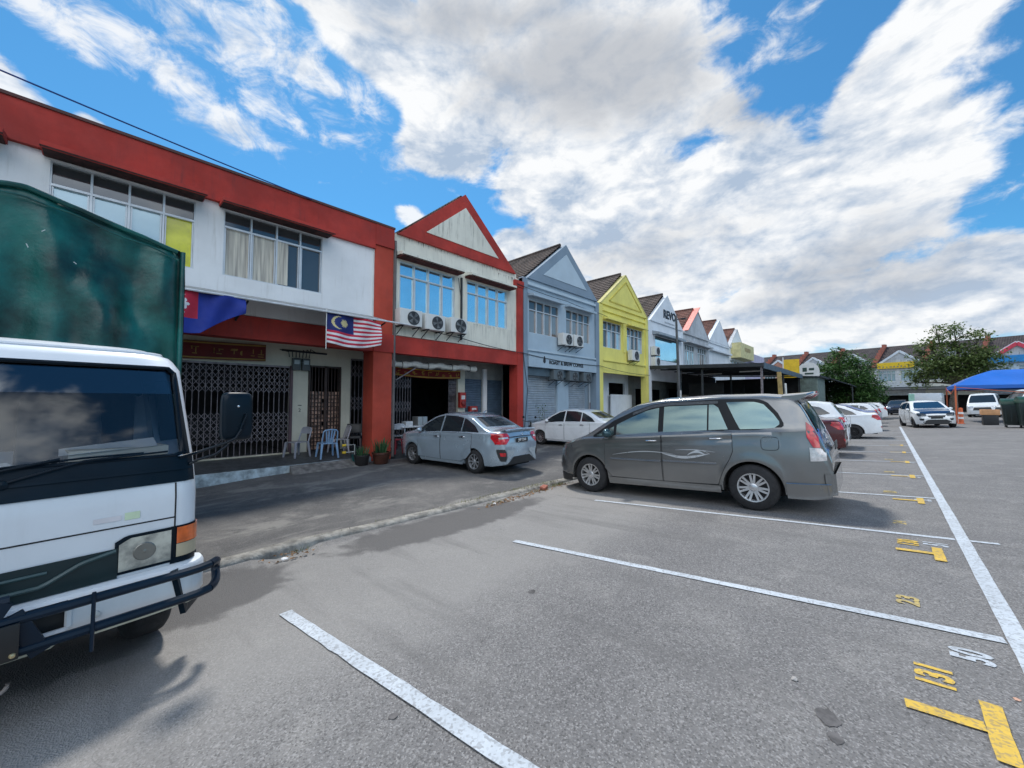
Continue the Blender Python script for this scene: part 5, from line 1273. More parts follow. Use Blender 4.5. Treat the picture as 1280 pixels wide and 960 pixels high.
    for i in range(n+1):
        y = -.64+1.28*i/n; d = .07*(abs(y)/.64)**3
        base.append([(x+(d if x < -1.98 else 0), y, z-.045*(abs(y)/.64)**2.5) for x, z in P])
    for ring in base: sp.v += ring
    k = len(P)
    for i in range(n):
        for j in range(k): sp.f.append((i*k+j, i*k+(j+1) % k, (i+1)*k+(j+1) % k, (i+1)*k+j))
    sp.f += [tuple(range(k)), tuple(n*k+j for j in range(k))[::-1]]
    s = sp.build('roof_spoiler', pm, t, smooth=True, angle=40)
    MB().box(-2.166, -2.14, -.14, .14, 1.700, 1.722).build('high_brake_light', REDL, s)
    MB().tube([(-2.262, -.05, .80), (-2.262, .05, .80)], .03, 8).build('emblem', CHROME, t)
    plate(t, -2.315, .92, '', False); plate(t, 2.30, .52, '', True)
    for sd in (1, -1):
        pass
    mirror(c, t, .95, 1.10, mat('dark_teal_mirror', (.05, .10, .12), .15, .5), 1.15)
    for a in c.ax:
        for sd in (1, -1): wheel(t, a, sd*(c.W-.12), c.wr, .215, 14, sd, twin=True, rr=.61, wid=.66)
    for a in c.ax: pass
    t.location = (0, 0, 0); place(t, -2.83, 7.54, 181.3)
    return t
people_carrier()

# ===== the silver-blue sedan on the forecourt
pm = mat('silver_blue_metallic_paint', (.40, .49, .57), .22, .45, var=.04, scale=1.5, coat=.8)
t, c = std_car('sedan', 'parked_car', 'silver blue compact sedan parked nose towards the red gabled shop', 'car', pm, -8.72, 7.12, 185, plate_txt='JVP 7340', detail=2, spokes=8)
SD = t
for ch in list(t.children):
    if ch.name.split('.')[0] in ('tail_light', 'reflector', 'rear_diffuser'): bpy.data.objects.remove(ch)
for sd in (1, -1):
    sg = lambda r: r if sd > 0 else [(z, -b, -a) for z, a, b in r]
    tl = c.end_patch('tail_light', REDL, t, sg([(.76, .60, .745), (.86, .47, .76), (.96, .44, .765), (1.01, .50, .755)]), False, .012, 14, 8)
    c.end_patch('tail_light_inset', CLRL, tl, sg([(.885, .50, .70), (.925, .50, .70)]), False, .016, 8, 2)
    c.side_patch('tail_light_side', REDL, t, [(-2.01, .80, 1.0), (-1.86, .86, .995), (-1.74, .93, .965)], .011, (sd,), rows=4)
    c.end_patch('bumper_vent', PLAST, t, sg([(.36, .62, .68), (.44, .58, .71), (.58, .60, .735), (.64, .64, .735)]), False, .010, 8, 6)
    c.end_patch('reflector', REDL, t, sg([(.48, .62, .69), (.56, .62, .70)]), False, .016, 5, 3)
pmw = mat('bright_bumper_paint', (.42, .51, .58), .22, .5, var=.03, coat=.8)
for sd in (1, -1):
    sg = lambda r: r if sd > 0 else [(z, -b, -a) for z, a, b in r]
    c.end_patch('bumper_accent', pmw, t, sg([(.30, .44, .66), (.36, .48, .60), (.46, .40, .56), (.54, .30, .56), (.62, .30, .60)]), False, .012, 10, 8)
c.end_patch('rear_diffuser', PLAST, t, [(.27, -.62, .62), (.33, -.50, .50), (.45, -.32, .32)], False, .014, 16, 5)
MB().tube([(-2.085, -.50, .925), (-2.098, 0, .935), (-2.085, .50, .925)], .010, 6).build('boot_trim', PLAST, t)
MB().tube([(-2.10+.002*abs(k), .035*math.cos(k), .985+.022*math.sin(k)) for k in [i*math.pi/6 for i in range(12)]], .006, 5, True).build('emblem', CHROME, t)
mb = MB(); n = 10     # boot lip
for i in range(n+1):
    y = -.60+1.2*i/n; mb.v += [(-1.86, y, 1.095), (-2.06, y, 1.125-.02*(abs(y)/.6)**2), (-2.075, y, 1.105-.02*(abs(y)/.6)**2), (-2.03, y, 1.05)]
mb.f = [(i*4+j, i*4+j+1, i*4+j+5, i*4+j+4) for i in range(n) for j in range(3)]
mb.build('boot_spoiler', pm, t, smooth=True)
c.side_patch('side_skirt', pmw, t, [(-.82, .19, .26), (.86, .18, .26)], .016, rows=2)
MB().tube([(-.80, 0, 1.49), (-.88, 0, 1.545), (-.92, 0, 1.55)], [.02, .012, .004], 6).build('roof_antenna', pm, t)

# ===== cars in the bays and around
WP = paint('white_car_paint', (.72, .75, .78)); 
g = 'cars parked in the bays beyond the grey people carrier'
std_car('sedan', 'parked_car', 'long white sedan parked sideways before the blue grey and yellow shops', 'car', WP, -9.25, 13.5, 181, detail=2)
std_car('sedan', 'parked_car', 'dark maroon car with red tail lights just behind the grey people carrier', 'car', paint('maroon_paint', (.075, .012, .014), .4), -2.95, 15.2, 181, group=g)
std_car('suv', 'parked_car', 'white crossover with black rear window beyond the maroon car', 'car', WP, -3.15, 17.75, 181, group=g)
std_car('sedan', 'parked_car', 'white sedan with slim red tail lights sticking furthest out of the bays', 'car', paint('pearl_white_paint', (.74, .77, .80)), -2.25, 22.9, 182, group=g, rimc=HUBD)
std_car('suv', 'parked_car', 'brownish pink car seen over the white crossover roof in the bays', 'car', paint('rose_brown_paint', (.30, .16, .13), .4), -3.9, 20.2, 181, group=g)
std_car('sedan', 'parked_car', 'purple blue sedan just beyond the furthest out white sedan', 'car', paint('purple_blue_paint', (.16, .20, .36), .4), -2.4, 29.0, 181, group=g)
std_car('hatch', 'parked_car', 'white hatchback beyond the purple blue sedan in the bays', 'car', WP, -2.3, 34.0, 181, group=g)
std_car('hatch', 'parked_car', 'pale grey hatchback further down the bays below the dense tree', 'car', paint('pale_grey_paint', (.42, .46, .50), .4), -2.2, 39.0, 181, group=g)
std_car('hatch', 'parked_car', 'last white hatchback in the row of bays, with dark wheels', 'car', WP, -1.9, 46.5, 181, group=g, rimc=HUBD)
std_car('suv', 'parked_car', 'dark blue van like car standing before the far shops below the tree', 'car', paint('dark_blue_paint', (.02, .03, .06), .4), 1.0, 63.5, -97)
std_car('hatch', 'parked_car', 'small black hatchback beside the dark blue car before the far shops', 'car', paint('black_paint', (.02, .02, .022)), -2.5, 62.0, -97)
t, c = std_car('hatch', 'moving_car', 'white hatchback with dark blue bonnet driving towards the camera along the white line', 'car', paint('white_paint_two', (.74, .76, .77)), 1.62, 33.0, -80, hood_m=mat('dark_blue_bonnet', (.015, .04, .10), .12, .3, var=.03, coat=1), rimc=HUBD, gl=glass('blue_windscreen', (.015, .05, .10), .2))
for ch in list(t.children):
    if ch.name.split('.')[0] == 'headlight': ch.data.materials[0] = glass('black_headlamp', (.05, .06, .07), .4)
    if ch.name.split('.')[0] == 'lower_grille': bpy.data.objects.remove(ch)
c.end_patch('lower_grille', PLAST, t, [(.22, -.44, .44), (.34, -.56, .56), (.46, -.34, .34)], True, .010, 14, 5)
# ---------------------------------------------------------------- the truck
# local frame: x forward (towards the lot), y to the truck's left, z up from the ground at its wheels
TH = R(7.6); TP = Vector((-3.42, 0, 0)) + Vector((-math.sin(TH), math.cos(TH), 0)) * (-.45)
TW = mat('truck_white_paint', (.68, .72, .76), .35, var=.04, scale=1.2, coat=.5, streak=.22, dirt=(.42, .42, .40))
TB = mat('truck_dark_trim', (.003, .010, .018), .32, var=.15, spec=.18)
TBAR = mat('bull_bar_paint', (.005, .014, .028), .35, .0, var=.15, spec=.25)
tr = thing('parked_truck', 'white cab truck with dark green tarpaulin cover and black bull bar, filling the left edge', 'truck', (TP.x, TP.y, -.235), TH)
HWC = .955
def cab_x(z):       # front face
    return lerp_tab([(.3, -.01), (.7, 0), (1.12, 0), (1.22, -.02), (1.36, -.055), (1.98, -.30), (2.06, -.36), (2.12, -.50), (2.15, -.75)], z)
def cab_hw(z): return lerp_tab([(.3, HWC), (1.15, HWC), (1.36, HWC-.008), (1.98, HWC-.035), (2.06, HWC-.075), (2.12, HWC-.17), (2.15, HWC-.40)], z)
def cab_r(z): return lerp_tab([(.3, .10), (1.2, .12), (2.0, .16), (2.15, .3)], z)
BACK = -1.45
def cab_pt(s, z, off=0):
    """s: arc length around the front, measured from the middle; returns point on the cab"""
    hw, r, xf = cab_hw(z), cab_r(z), cab_x(z); sd = 1 if s >= 0 else -1; s = abs(s); f = hw-r; arc = r*math.pi/2
    if s <= f: return Vector((xf+off, sd*s, z))
    if s <= f+arc:
        a = (s-f)/r; return Vector((xf-r+(r+off)*math.cos(a), sd*(f+(r+off)*math.sin(a)), z))
    return Vector((xf-r-(s-f-arc), sd*(hw+off), z))
SMAX = 2.2
def cab_patch(name, m, parent, s0, s1, z0, z1, off=.004, ns=24, nz=10, skip=None, th=None):
    mb = MB()
    for i in range(ns+1):
        for j in range(nz+1): mb.v.append(cab_pt(s0(z0+(z1-z0)*j/nz) + ((s1(z0+(z1-z0)*j/nz))-(s0(z0+(z1-z0)*j/nz)))*i/ns if callable(s0) else s0+(s1-s0)*i/ns, z0+(z1-z0)*j/nz, off))
    mb.f = [(i*(nz+1)+j, (i+1)*(nz+1)+j, (i+1)*(nz+1)+j+1, i*(nz+1)+j+1) for i in range(ns) for j in range(nz)]
    return mb.build(name, m, parent, smooth=True, angle=50)
# cab shell with windscreen and side window openings
mb = MB(); zs_ = [.58, .66, .72, .80, .96, 1.10, 1.19, 1.30, 1.375, 1.45, 1.6, 1.75, 1.9, 1.965, 2.03, 2.06, 2.09, 2.12, 2.14, 2.15]
ss = sorted(set([round(-SMAX+2*SMAX*i/88, 4) for i in range(89)] + [-.86, .86, -.84, .84]))
for s in ss:
    for z in zs_: mb.v.append(cab_pt(s, z))
nz = len(zs_)
for i in range(len(ss)-1):
    for j in range(nz-1):
        zc, scn = (zs_[j]+zs_[j+1])/2, (ss[i]+ss[i+1])/2
        if 1.375 < zc < 1.965 and (abs(scn) < .86): continue
        if 1.30 < zc < 1.9 and 1.25 < abs(scn) < 2.0: continue
        mb.f.append((i*nz+j, (i+1)*nz+j, (i+1)*nz+j+1, i*nz+j+1))
mb.f.append(tuple(i*nz+nz-1 for i in range(len(ss))))
mb.f.append(tuple([0*nz+j for j in range(nz)] + [(len(ss)-1)*nz+j for j in range(nz-1, -1, -1)]))
cab = mb.build('cab', TW, tr, smooth=True, angle=40)
WSG = clear_glass('windscreen_glass', (.88, .92, .95), .40)
cab_patch('windscreen', WSG, tr, -.86, .86, 1.372, 1.968, -.010, 24, 10)
SHADE = mat('windscreen_shade_band', (.05, .03, .06), .2, coat=1)
cab_patch('sun_strip', clear_glass('tinted_strip', (.16, .12, .18), .5), tr, -.86, .86, 1.79, 1.968, -.016, 24, 5)
# rubber seal round the glass
sl_ = MB()
loop = [(s, 1.975) for s in [-.82+.02*k for k in range(83)]] + [(.86, 1.94)] + [(.86, 1.94-.05*k) for k in range(1, 11)] + [(.86, 1.385)] + [(.82-.02*k, 1.37) for k in range(83)] + [(-.86, 1.40)] + [(-.86, 1.40+.05*k) for k in range(1, 11)]
sl_.tube([cab_pt(s, z, .003) for s, z in loop], .014, 6, True); sl_.build('windscreen_seal', TB, tr, smooth=True)
cab_patch('corner_trim', TB, tr, lambda z: .865, lambda z: lerp_tab([(1.2, .93), (1.375, .915), (1.9, .885), (2.0, .87)], z), 1.20, 1.95, .006, 4, 14)
cab_patch('corner_trim', TB, tr, lambda z: -lerp_tab([(1.2, .93), (1.375, .915), (1.9, .885), (2.0, .87)], z), lambda z: -.865, 1.20, 1.95, .006, 4, 14)
cab_patch('cowl_panel', TB, tr, -.93, .93, 1.195, 1.362, .010, 30, 6)
cab_patch('cowl_ridge', TB, tr, -.91, .91, 1.275, 1.290, .022, 30, 2)
for sd in (1, -1):
    mb = MB(); mb.tube([cab_pt(sd*s, z, .002) for s, z in [(1.25, 1.3), (2.0, 1.3), (2.0, 1.9), (1.4, 1.9)]], .012, 6, True); mb.build('door_window_seal', TB, tr)
    cab_patch('door_window', clear_glass('door_glass', (.35, .4, .42), .4), tr, sd*1.25, sd*2.0, 1.30, 1.9, -.004, 10, 4)
# seams of the front panel
mb = MB(); mb.tube([cab_pt(s, .965, .0015) for s in [-.82+.04*k for k in range(42)]], .0045, 4)
for sd in (1, -1): mb.tube([cab_pt(sd*.82, z, .0015) for z in (.70, .8, .9, 1.0, 1.10, 1.19)], .0045, 4)
mb.build('panel_seam', GAP, cab)
mb = MB(); mb.tube([cab_pt(s, 2.085, .008) for s in [-1.1+.05*k for k in range(45)]], .012, 6); mb.build('drip_rail', TW, tr, smooth=True)
cab_patch('faded_sticker', mat('faded_pink_sticker', (.62, .60, .62), .5, var=.08), tr, .44, .56, 1.005, 1.035, .003, 4, 2)
cab_patch('faded_sticker', mat('faded_green_sticker', (.55, .66, .46), .5, var=.15), tr, .575, .645, 1.00, 1.045, .003, 4, 2)
# grille strip, headlights, signals
cab_patch('grille', mat('grille_green_black', (.005, .020, .024), .4, var=.1), tr, -.55, .55, .66, .84, .012, 20, 5)
mb = MB()
mb.tube([cab_pt(s, lerp_tab([(-.55, .83), (-.40, .80), (-.25, .72), (.25, .72), (.40, .80), (.55, .83)], s), .018) for s in [-.54+.03*k for k in range(37)]], .012, 6)
mb.tube([cab_pt(s, .79, .014) for s in [-.27+.03*k for k in range(19)]], .010, 6)
mb.build('grille_bar', mat('grille_edge', (.03, .07, .075), .4), tr, smooth=True)
for sd in (1, -1):
    f0 = MB()
    def hl(off, a, b, c, d, nm, m, ins=0):
        q = MB(); n = 14
        for i in range(n+1):
            s = a+(b-a)*i/n; zb = c+(.02 if False else 0); ztp = d-.03*max(0, 1-(s-a)/.05) if nm == 'headlight' or nm == 'headlight_bezel' else d
            for j in range(7): q.v.append(cab_pt(sd*s, zb+(ztp-zb)*j/6, off))
        q.f = [(i*7+j, (i+1)*7+j, (i+1)*7+j+1, i*7+j+1) for i in range(n) for j in range(6)]
        return q.build(nm, m, tr, smooth=True, angle=60)
    hl(.010, .535, .815, .675, .905, 'headlight_bezel', TB)
    h_ = hl(.020, .552, .80, .695, .888, 'headlight', mat('aged_headlamp_glass', (.40, .42, .40), .16, .25, var=.35, scale=9, coat=1, tint2=(.58, .58, .50)))
    mb = MB(); p = cab_pt(sd*.67, .79, .022)
    mb.lathe([(.055, p.x), (.05, p.x+.003), (.012, p.x+.004), (.001, p.x+.006)], (0, p.y, p.z), 'x', 20, False); mb.build('lamp_bulb_ring', mat('lamp_inner', (.22, .22, .20), .2, .5), h_)
    hl(.014, .83, 1.04, .79, .895, 'turn_signal', ORL); hl(.010, .83, 1.01, .70, .785, 'side_marker', mat('marker_beige', (.50, .42, .28), .3, coat=.5))
    hl(.004, .80, 1.02, .66, .905, 'signal_housing', TB)
# bumper
BU = mat('bumper_white', (.70, .74, .77), .4, var=.05, streak=.15, dirt=(.3, .28, .2)); BC = mat('bumper_cream_edge', (.55, .52, .40), .5, var=.12)
mb = MB()
def bump_pt(s, z, off=0):
    p = cab_pt(s, .7, off+.055); p.z = z; return p
n = 60; Z = [.42, .43, .445, .625, .645, .655]; OF = [-.05, -.01, 0, 0, -.012, -.05]
for i in range(n+1):
    s = -1.05+2.10*i/n
    for z, o in zip(Z, OF): mb.v.append(bump_pt(s, z, o))
for i in range(n):
    sm = -1.05+2.10*(i+.5)/n
    for j in range(5):
        if j == 2 and (.13 < abs(sm) < .36): continue
        mb.f.append((i*6+j, (i+1)*6+j, (i+1)*6+j+1, i*6+j+1))
mb.build('bumper', BU, tr, smooth=True, angle=40)
for sd in (1, -1):
    q = MB(); q.add([bump_pt(sd*s, z, -.04) for s, z in ((.12, .44), (.37, .44), (.37, .64), (.12, .64))], [(0, 1, 2, 3)]); q.build('bumper_opening', PLAST, tr)
    q = MB(); loop = [(.15, .465), (.34, .465), (.355, .48), (.355, .585), (.34, .60), (.15, .60), (.135, .585), (.135, .48)]; q.tube([bump_pt(sd*s, z, .0) for s, z in loop], .016, 6, True); q.build('opening_rim', BU, tr, smooth=True)
q = MB(); 
for i in range(n+1):
    s = -.98+1.96*i/n; lo = .385 + (.025 if .3 < abs(s) < .45 else 0) + .03*max(0, abs(s)-.7)
    q.v += [bump_pt(s, lo, -.006), bump_pt(s, .432, -.002)]
q.f = [(2*i, 2*i+2, 2*i+3, 2*i+1) for i in range(n)]; q.build('bumper_lip', BC, tr, smooth=True)
MB().lathe([(.020, .0), (.018, .012), (.001, .016)], (bump_pt(.40, .5).x+.004, .46, .50), 'x', 14, False).build('round_lamp', mat('small_lamp', (.6, .6, .58), .2), tr)
# bull bar
def bb(s, z, off=.12):
    p = cab_pt(s, .7, off+.055); p.z = z; return p
mb = MB()
for z in (.635, .475): mb.tube([bb(s, z) for s in [-.90+.03*k for k in range(61)]], .026, 10)
mb.build('bull_bar_rail', TBAR, tr, smooth=True)
for sd in (1, -1):
    q = MB(); arc = []
    for k in range(13):
        a = math.pi*(k/12) - math.pi/2; p = bb(sd*(.90+.075*math.cos(a)), .555+.080*math.sin(a), .12-.05*math.cos(a)); arc.append(p)
    q.tube(arc, .026, 10); q.build('bull_bar_end', TBAR, tr, smooth=True)
    q = MB(); q.bar(bb(sd*.15, .665, .12), bb(sd*.25, .435, .12), .075, .03, up=(1, 0, 0)); q.build('bull_bar_brace', TBAR, tr, bevel=.006)
    q = MB(); q.bar(bb(sd*.13, .73, .11), bb(sd*.06, .60, .12), .05, .03, up=(1, 0, 0)); q.build('bull_bar_stay', TBAR, tr)
    q = MB(); q.tube([bb(sd*.43, .68, .155), bb(sd*.43, .53, .152), bb(sd*.43, .36, .15)], .009, 6); q.build('thin_rod', TBAR, tr)
    q = MB(); q.add([bb(sd*.80, .63, .02), bb(sd*1.10, .66, -.03), bb(sd*1.10, .52, -.03), bb(sd*1.05, .33, -.02), bb(sd*.86, .33, .0)], [(0, 1, 2, 3, 4)]); o = q.build('bumper_corner', TB, tr); mo = o.modifiers.new('t', 'SOLIDIFY'); mo.thickness = .03; mo.offset = 0
mb = MB(); mb.tube([bb(s, .735, .10) for s in [-.13+.03*k for k in range(10)]], .026, 8); mb.build('bull_bar_top', TBAR, tr, smooth=True)
mb = MB(); p = bb(0, .5); mb.box(p.x+.03, p.x+.045, -.235, .175, .455, .63); pl = mb.build('number_plate', PLATE, tr, bevel=.004)
MB().lathe([(.013, p.x+.046), (.010, p.x+.052), (.001, p.x+.054)], (0, .155, .48), 'x', 12, False).build('plate_bolt', mat('brass_bolt', (.6, .5, .3), .3, .8), pl)
# tow hook below
q = MB(); q.tube([(.03+.0, .12+.035*math.cos(a), .27+.04*math.sin(a)) for a in [math.pi+ k*math.pi/8 for k in range(9)]], .010, 6); q.build('tow_hook', mat('rusty_hook', (.25, .22, .2), .7), tr)
# wipers
q = MB(); q.tube([cab_pt(-.15, 1.30, .03), cab_pt(.05, 1.36, .045), cab_pt(.30, 1.405, .035)], .008, 6); q.tube([cab_pt(-.30, 1.335, .03), cab_pt(.0, 1.375, .03), cab_pt(.40, 1.40, .024), cab_pt(.66, 1.402, .020)], .007, 6)
q.lathe([(.03, .0), (.03, .05), (.001, .055)], tuple(cab_pt(-.15, 1.295, .0)), 'x', 12, False); q.build('wiper', TB, tr, smooth=True)
q = MB(); q.tube([cab_pt(.10, 1.30, .03), cab_pt(.40, 1.385, .04), cab_pt(.78, 1.40, .02)], .007, 6); q.lathe([(.022, .0), (.022, .04), (.001, .045)], tuple(cab_pt(.10, 1.295, .0)), 'x', 12, False); q.build('wiper', TB, tr, smooth=True)
# mirror on its bent arm
for sd in (1, -1):
    q = MB(); a0 = cab_pt(sd*.84, 1.355, .015); a1 = cab_pt(sd*.90, 1.30, .01)
    e = Vector((.02, sd*1.135, 1.475)); 
    q.tube([a0, cab_pt(sd*.92, 1.375, .05), Vector((.02, sd*1.09, 1.435)), Vector((.02, sd*1.15, 1.465)), Vector((.02, sd*1.185, 1.53)), Vector((.015, sd*1.215, 1.64)), Vector((-.01, sd*1.20, 1.65))], .010, 8)
    q.tube([a1, cab_pt(sd*.92, 1.325, .05), Vector((.02, sd*1.03, 1.36)), Vector((.02, sd*1.10, 1.42))], .009, 8)
    arm = q.build('mirror_arm', TB, tr, smooth=True)
    q = MB(); nr = []; cy, cz, w, h = sd*1.170, 1.625, .100, .180
    pts = [(cy+w*math.copysign(abs(math.cos(a))**.35, math.cos(a)), cz+h*math.copysign(abs(math.sin(a))**.32, math.sin(a))-.0) for a in [2*math.pi*k/36 for k in range(36)]]
    for x, k in ((-.075, .94), (-.06, 1), (-.02, 1), (.0, .95), (.008, .80)): q.v += [(x, cy+(y-cy)*k, cz+(z-cz)*k) for y, z in pts]
    for i in range(4):
        for j in range(36): q.f.append((i*36+j, i*36+(j+1) % 36, (i+1)*36+(j+1) % 36, (i+1)*36+j))
    q.f += [tuple(range(36))[::-1], tuple(4*36+j for j in range(36))]
    mr = q.build('wing_mirror', TB, tr, smooth=True, angle=50)
    q = MB(); q.lathe([(.010, .009), (.008, .014), (.001, .016)], (0, cy-.005*sd, cz+.075), 'x', 10, False); q.build('mirror_screw', CHROME, mr)
# interior: dash, seats, back
IN = mat('cab_interior', (.07, .08, .09), .8, var=.1)
q = MB(); q.box(-.45, -.085, -.80, .80, 1.28, 1.358); q.box(-.40, -.30, -.80, .80, .9, 1.26); q.build('dashboard', IN, tr, bevel=.02)
for yy in (-.45, .40):
    q = MB(); q.box(-1.05, -.62, yy-.24, yy+.24, .95, 1.06); q.bar((-1.08, yy, 1.0), (-1.26, yy, 1.70), .44, .12, up=(0, 1, 0)) if False else q.add([(-1.02, yy-.23, 1.03), (-1.12, yy-.23, 1.03), (-1.30, yy-.21, 1.72), (-1.20, yy-.21, 1.74), (-1.02, yy+.23, 1.03), (-1.12, yy+.23, 1.03), (-1.30, yy+.21, 1.72), (-1.20, yy+.21, 1.74)], [(0, 1, 2, 3), (7, 6, 5, 4), (0, 4, 5, 1), (1, 5, 6, 2), (2, 6, 7, 3), (3, 7, 4, 0)])
    q.build('seat', IN, tr, bevel=.03)
q = MB(); q.box(-1.44, -1.42, -.85, .85, .6, 2.1); q.box(-1.42, -.45, -.85, .85, .60, .64); q.build('cab_lining', IN, tr)
# chassis, wheels
q = MB(); q.box(-5.2, -.2, -.42, -.30, .42, .62); q.box(-5.2, -.2, .30, .42, .42, .62); q.box(-1.1, -.75, -.75, .75, .34, .46); q.box(-4.2, -3.9, -.7, .7, .34, .48); q.box(-1.4, -.12, -.84, .84, .50, .58); q.build('chassis', UNDER, tr)
for sd in (1, -1):
    wheel(tr, -.66, sd*.80, .36, .22, 6, sd, rimc=mat('steel_rim', (.45, .45, .44), .5, .5)); wheel(tr, -4.1, sd*.72, .36, .40, 6, sd, rimc=MATS['steel_rim'])
# tarpaulin body
TG = mat('green_tarpaulin', (.003, .070, .064), .36, var=.4, scale=2.2, bump=.3, bscale=11, tint2=(.008, .135, .115), streak=.35, dirt=(.03, .10, .10))  # lighter streaks in the colour stand in for highlights on the folds
bx0, bx1, bw, BC0 = -5.4, -1.62, 1.11, .10
def tarp_top(y): return 3.51 - .25*(abs(y-.08)/(bw-.08) if y > .08 else abs(y-.08)/(bw+.08))
q = MB(); ny, nzz = 72, 56
def fold(y, z):
    k = (3.4-z)/2.3
    return (.075*math.sin(y*8 + z*1.6 + 2.2*noise.noise(Vector((y*1.3, z*.8, 0)))) + .030*math.sin(y*19 - z*1.1 + 2*noise.noise(Vector((y*2, z, 4)))))*(.25+.75*min(1, k*2.2)*1.0) + .10*noise.noise(Vector((y*2.2+z*.8, z*.9, 3))) + .022*noise.noise(Vector((y*7, z*3.5, 9)))
for i in range(ny+1):
    y = -bw+2*bw*i/ny
    for j in range(nzz+1):
        z = .95+(tarp_top(y)-.95)*j/nzz; e = max(0, abs(y)-(bw-.11))/.11; f = max(0, z-(tarp_top(y)-.08))/.08
        q.v.append((bx1 + fold(y, z)*(1-e)*(1-f) - .08*e*e - .05*f*f, y*(1-.012*f*f), z-.02*f*f-.07*e*e*f))
q.f = [(i*(nzz+1)+j, (i+1)*(nzz+1)+j, (i+1)*(nzz+1)+j+1, i*(nzz+1)+j+1) for i in range(ny) for j in range(nzz)]
# top and sides
base = len(q.v); nx = 30; prof = [(-bw-.01, .95)] + [(-bw-.01-.0, .95+.25*k) for k in range(1, 9)] + [(-bw+.0, tarp_top(bw)-.05)] + [(-bw+.04, tarp_top(bw))] + [(y, tarp_top(y)) for y in [-.8+.1*k for k in range(17)]] + [(bw-.04, tarp_top(bw)), (bw, tarp_top(bw)-.05)] + [(bw+.01, .95+.25*k) for k in range(8, 0, -1)] + [(bw+.01, .95)]
m_ = len(prof)
for i in range(nx+1):
    x = bx1-.045+(bx0-bx1)*i/nx
    for y, z in prof:
        sag = .018*math.sin(x*6.2)*(1 if abs(y) > .9 else .6); q.v.append((x, y+(sag if y > .9 else -sag if y < -.9 else 0), z+(sag*.5 if z > 3 else 0)))
for i in range(nx):
    for j in range(m_-1): q.f.append((base+i*m_+j, base+(i+1)*m_+j, base+(i+1)*m_+j+1, base+i*m_+j+1))
q.v = [(x, y+BC0, z) for x, y, z in q.v]; tp = q.build('tarpaulin', TG, tr, smooth=True, angle=70)
q = MB(); q.tube([(bx1+.01, y, tarp_top(y)-.035-.02*abs(math.sin(y*8))*.3) for y in [-1.05+.03*k for k in range(71)]], .022, 8)
q.tube([(bx1-.01, bw-.01, z) for z in (3.25, 2.8, 2.2, 1.6, 1.0)], .02, 8); q.tube([(bx1-.01, -bw+.01, z) for z in (3.25, 2.8, 2.2, 1.6, 1.0)], .02, 8)
q.tube([(bx1+.045, y, tarp_top(y)-.12-.012*math.sin(y*13)) for y in [-1.05+.03*k for k in range(71)]], .008, 6)
q.v = [(x, y+BC0, z) for x, y, z in q.v]; q.build('tarpaulin_hem', TG, tp, smooth=True)
q = MB(); r = random.Random(5)
for _ in range(3):
    y, z = r.uniform(-.3, .5), r.uniform(2.4, 3.2); q.bar((bx1+.075, y, z), (bx1+.075, y+r.uniform(-.02, .02), z-r.uniform(.012, .03)), .005)
q.build('tarpaulin_scuff', mat('scuff_white', (.5, .55, .55)), tp)
MB().box(bx0, bx1-.1, -.95, .95, .62, .80).build('load_bed', TB, tr)
# things left behind the windscreen
def on_dash(name, label, cat, s, x, z=1.362):
    t = thing(name, label, cat); M = Matrix.LocRotScale(tr.location, tr.rotation_euler, None); p = M @ Vector((x, s, z)); t.location = p; t.rotation_euler = (0, 0, TH); return t
PAP = mat('white_paper', (.75, .76, .76), .7, var=.04); CARDB = mat('light_cardboard', (.60, .55, .45), .7)
t = on_dash('paper_stack', 'thick stack of white papers and a flat box behind the truck windscreen', 'papers', .58, -.24)
MB().box(-.08, .12, -.24, .22, 0, .075).build('flat_box', CARDB, t, bevel=.004); MB().add([(-.09, -.26, .078), (.14, -.28, .055), (.13, .16, .078), (-.08, .18, .12)], [(0, 1, 2, 3)]).build('paper_sheet', PAP, t)
t = on_dash('water_bottle', 'clear plastic water bottle lying on the truck dashboard', 'bottle', -.06, -.20, 1.405)
MB().lathe([(.001, -.14), (.036, -.135), (.040, -.12), (.037, -.06), (.040, -.02), (.040, .05), (.034, .08), (.015, .11), (.015, .125)], axis='y', n=20, cap=False).build('bottle_body', mat('bottle_plastic', (.55, .65, .70), .12, var=.1, coat=1), t, smooth=True)
MB().lathe([(.041, -.01), (.041, .05)], axis='y', n=20, cap=False).build('bottle_label', mat('blue_label', (.05, .20, .50), .4), t, smooth=True); MB().lathe([(.018, .123), (.018, .145), (.001, .146)], axis='y', n=14, cap=False).build('bottle_cap', PAP, t)
t = on_dash('paper_sheet', 'loose white papers at the left on the truck dashboard below the bottle', 'papers', -.10, -.13)
MB().add([(-.07, -.20, .004), (.05, -.24, .0), (.06, .26, .002), (-.08, .22, .03)], [(0, 1, 2, 3)]).build('loose_paper', PAP, t)
# ---------------------------------------------------------------- canopy, lamp post, shed, far row, trees, tents
t = thing('metal_canopy', 'dark metal roofed canopy on posts in front of the white shop and its neighbours', 'canopy', (-7, 31, ground_z(-7, 31)))
cx0, cx1, cy0, cy1 = F+.02, -4.75, 24.7, 38.0
COR = mat('dark_corrugated_sheet', (.035, .045, .055), .6, .2, var=.2, streak=.3)
mb = MB(); n = 66
for i in range(n+1):
    y = cy0+(cy1-cy0)*i/n; d = .03*(i % 2); mb.v += [(cx0, y, 3.82+d), (cx1, y, 3.58+d)]
mb.f = [(2*i, 2*i+1, 2*i+3, 2*i+2) for i in range(n)]
o = mb.build('canopy_roof', COR, t, True); mo = o.modifiers.new('t', 'SOLIDIFY'); mo.thickness = .02
MB().box(cx1-.02, cx1+.03, cy0, cy1, 3.30, 3.62).build('canopy_fascia', mat('blue_grey_fascia', (.07, .10, .13), .5, var=.2, streak=.3), t, True)
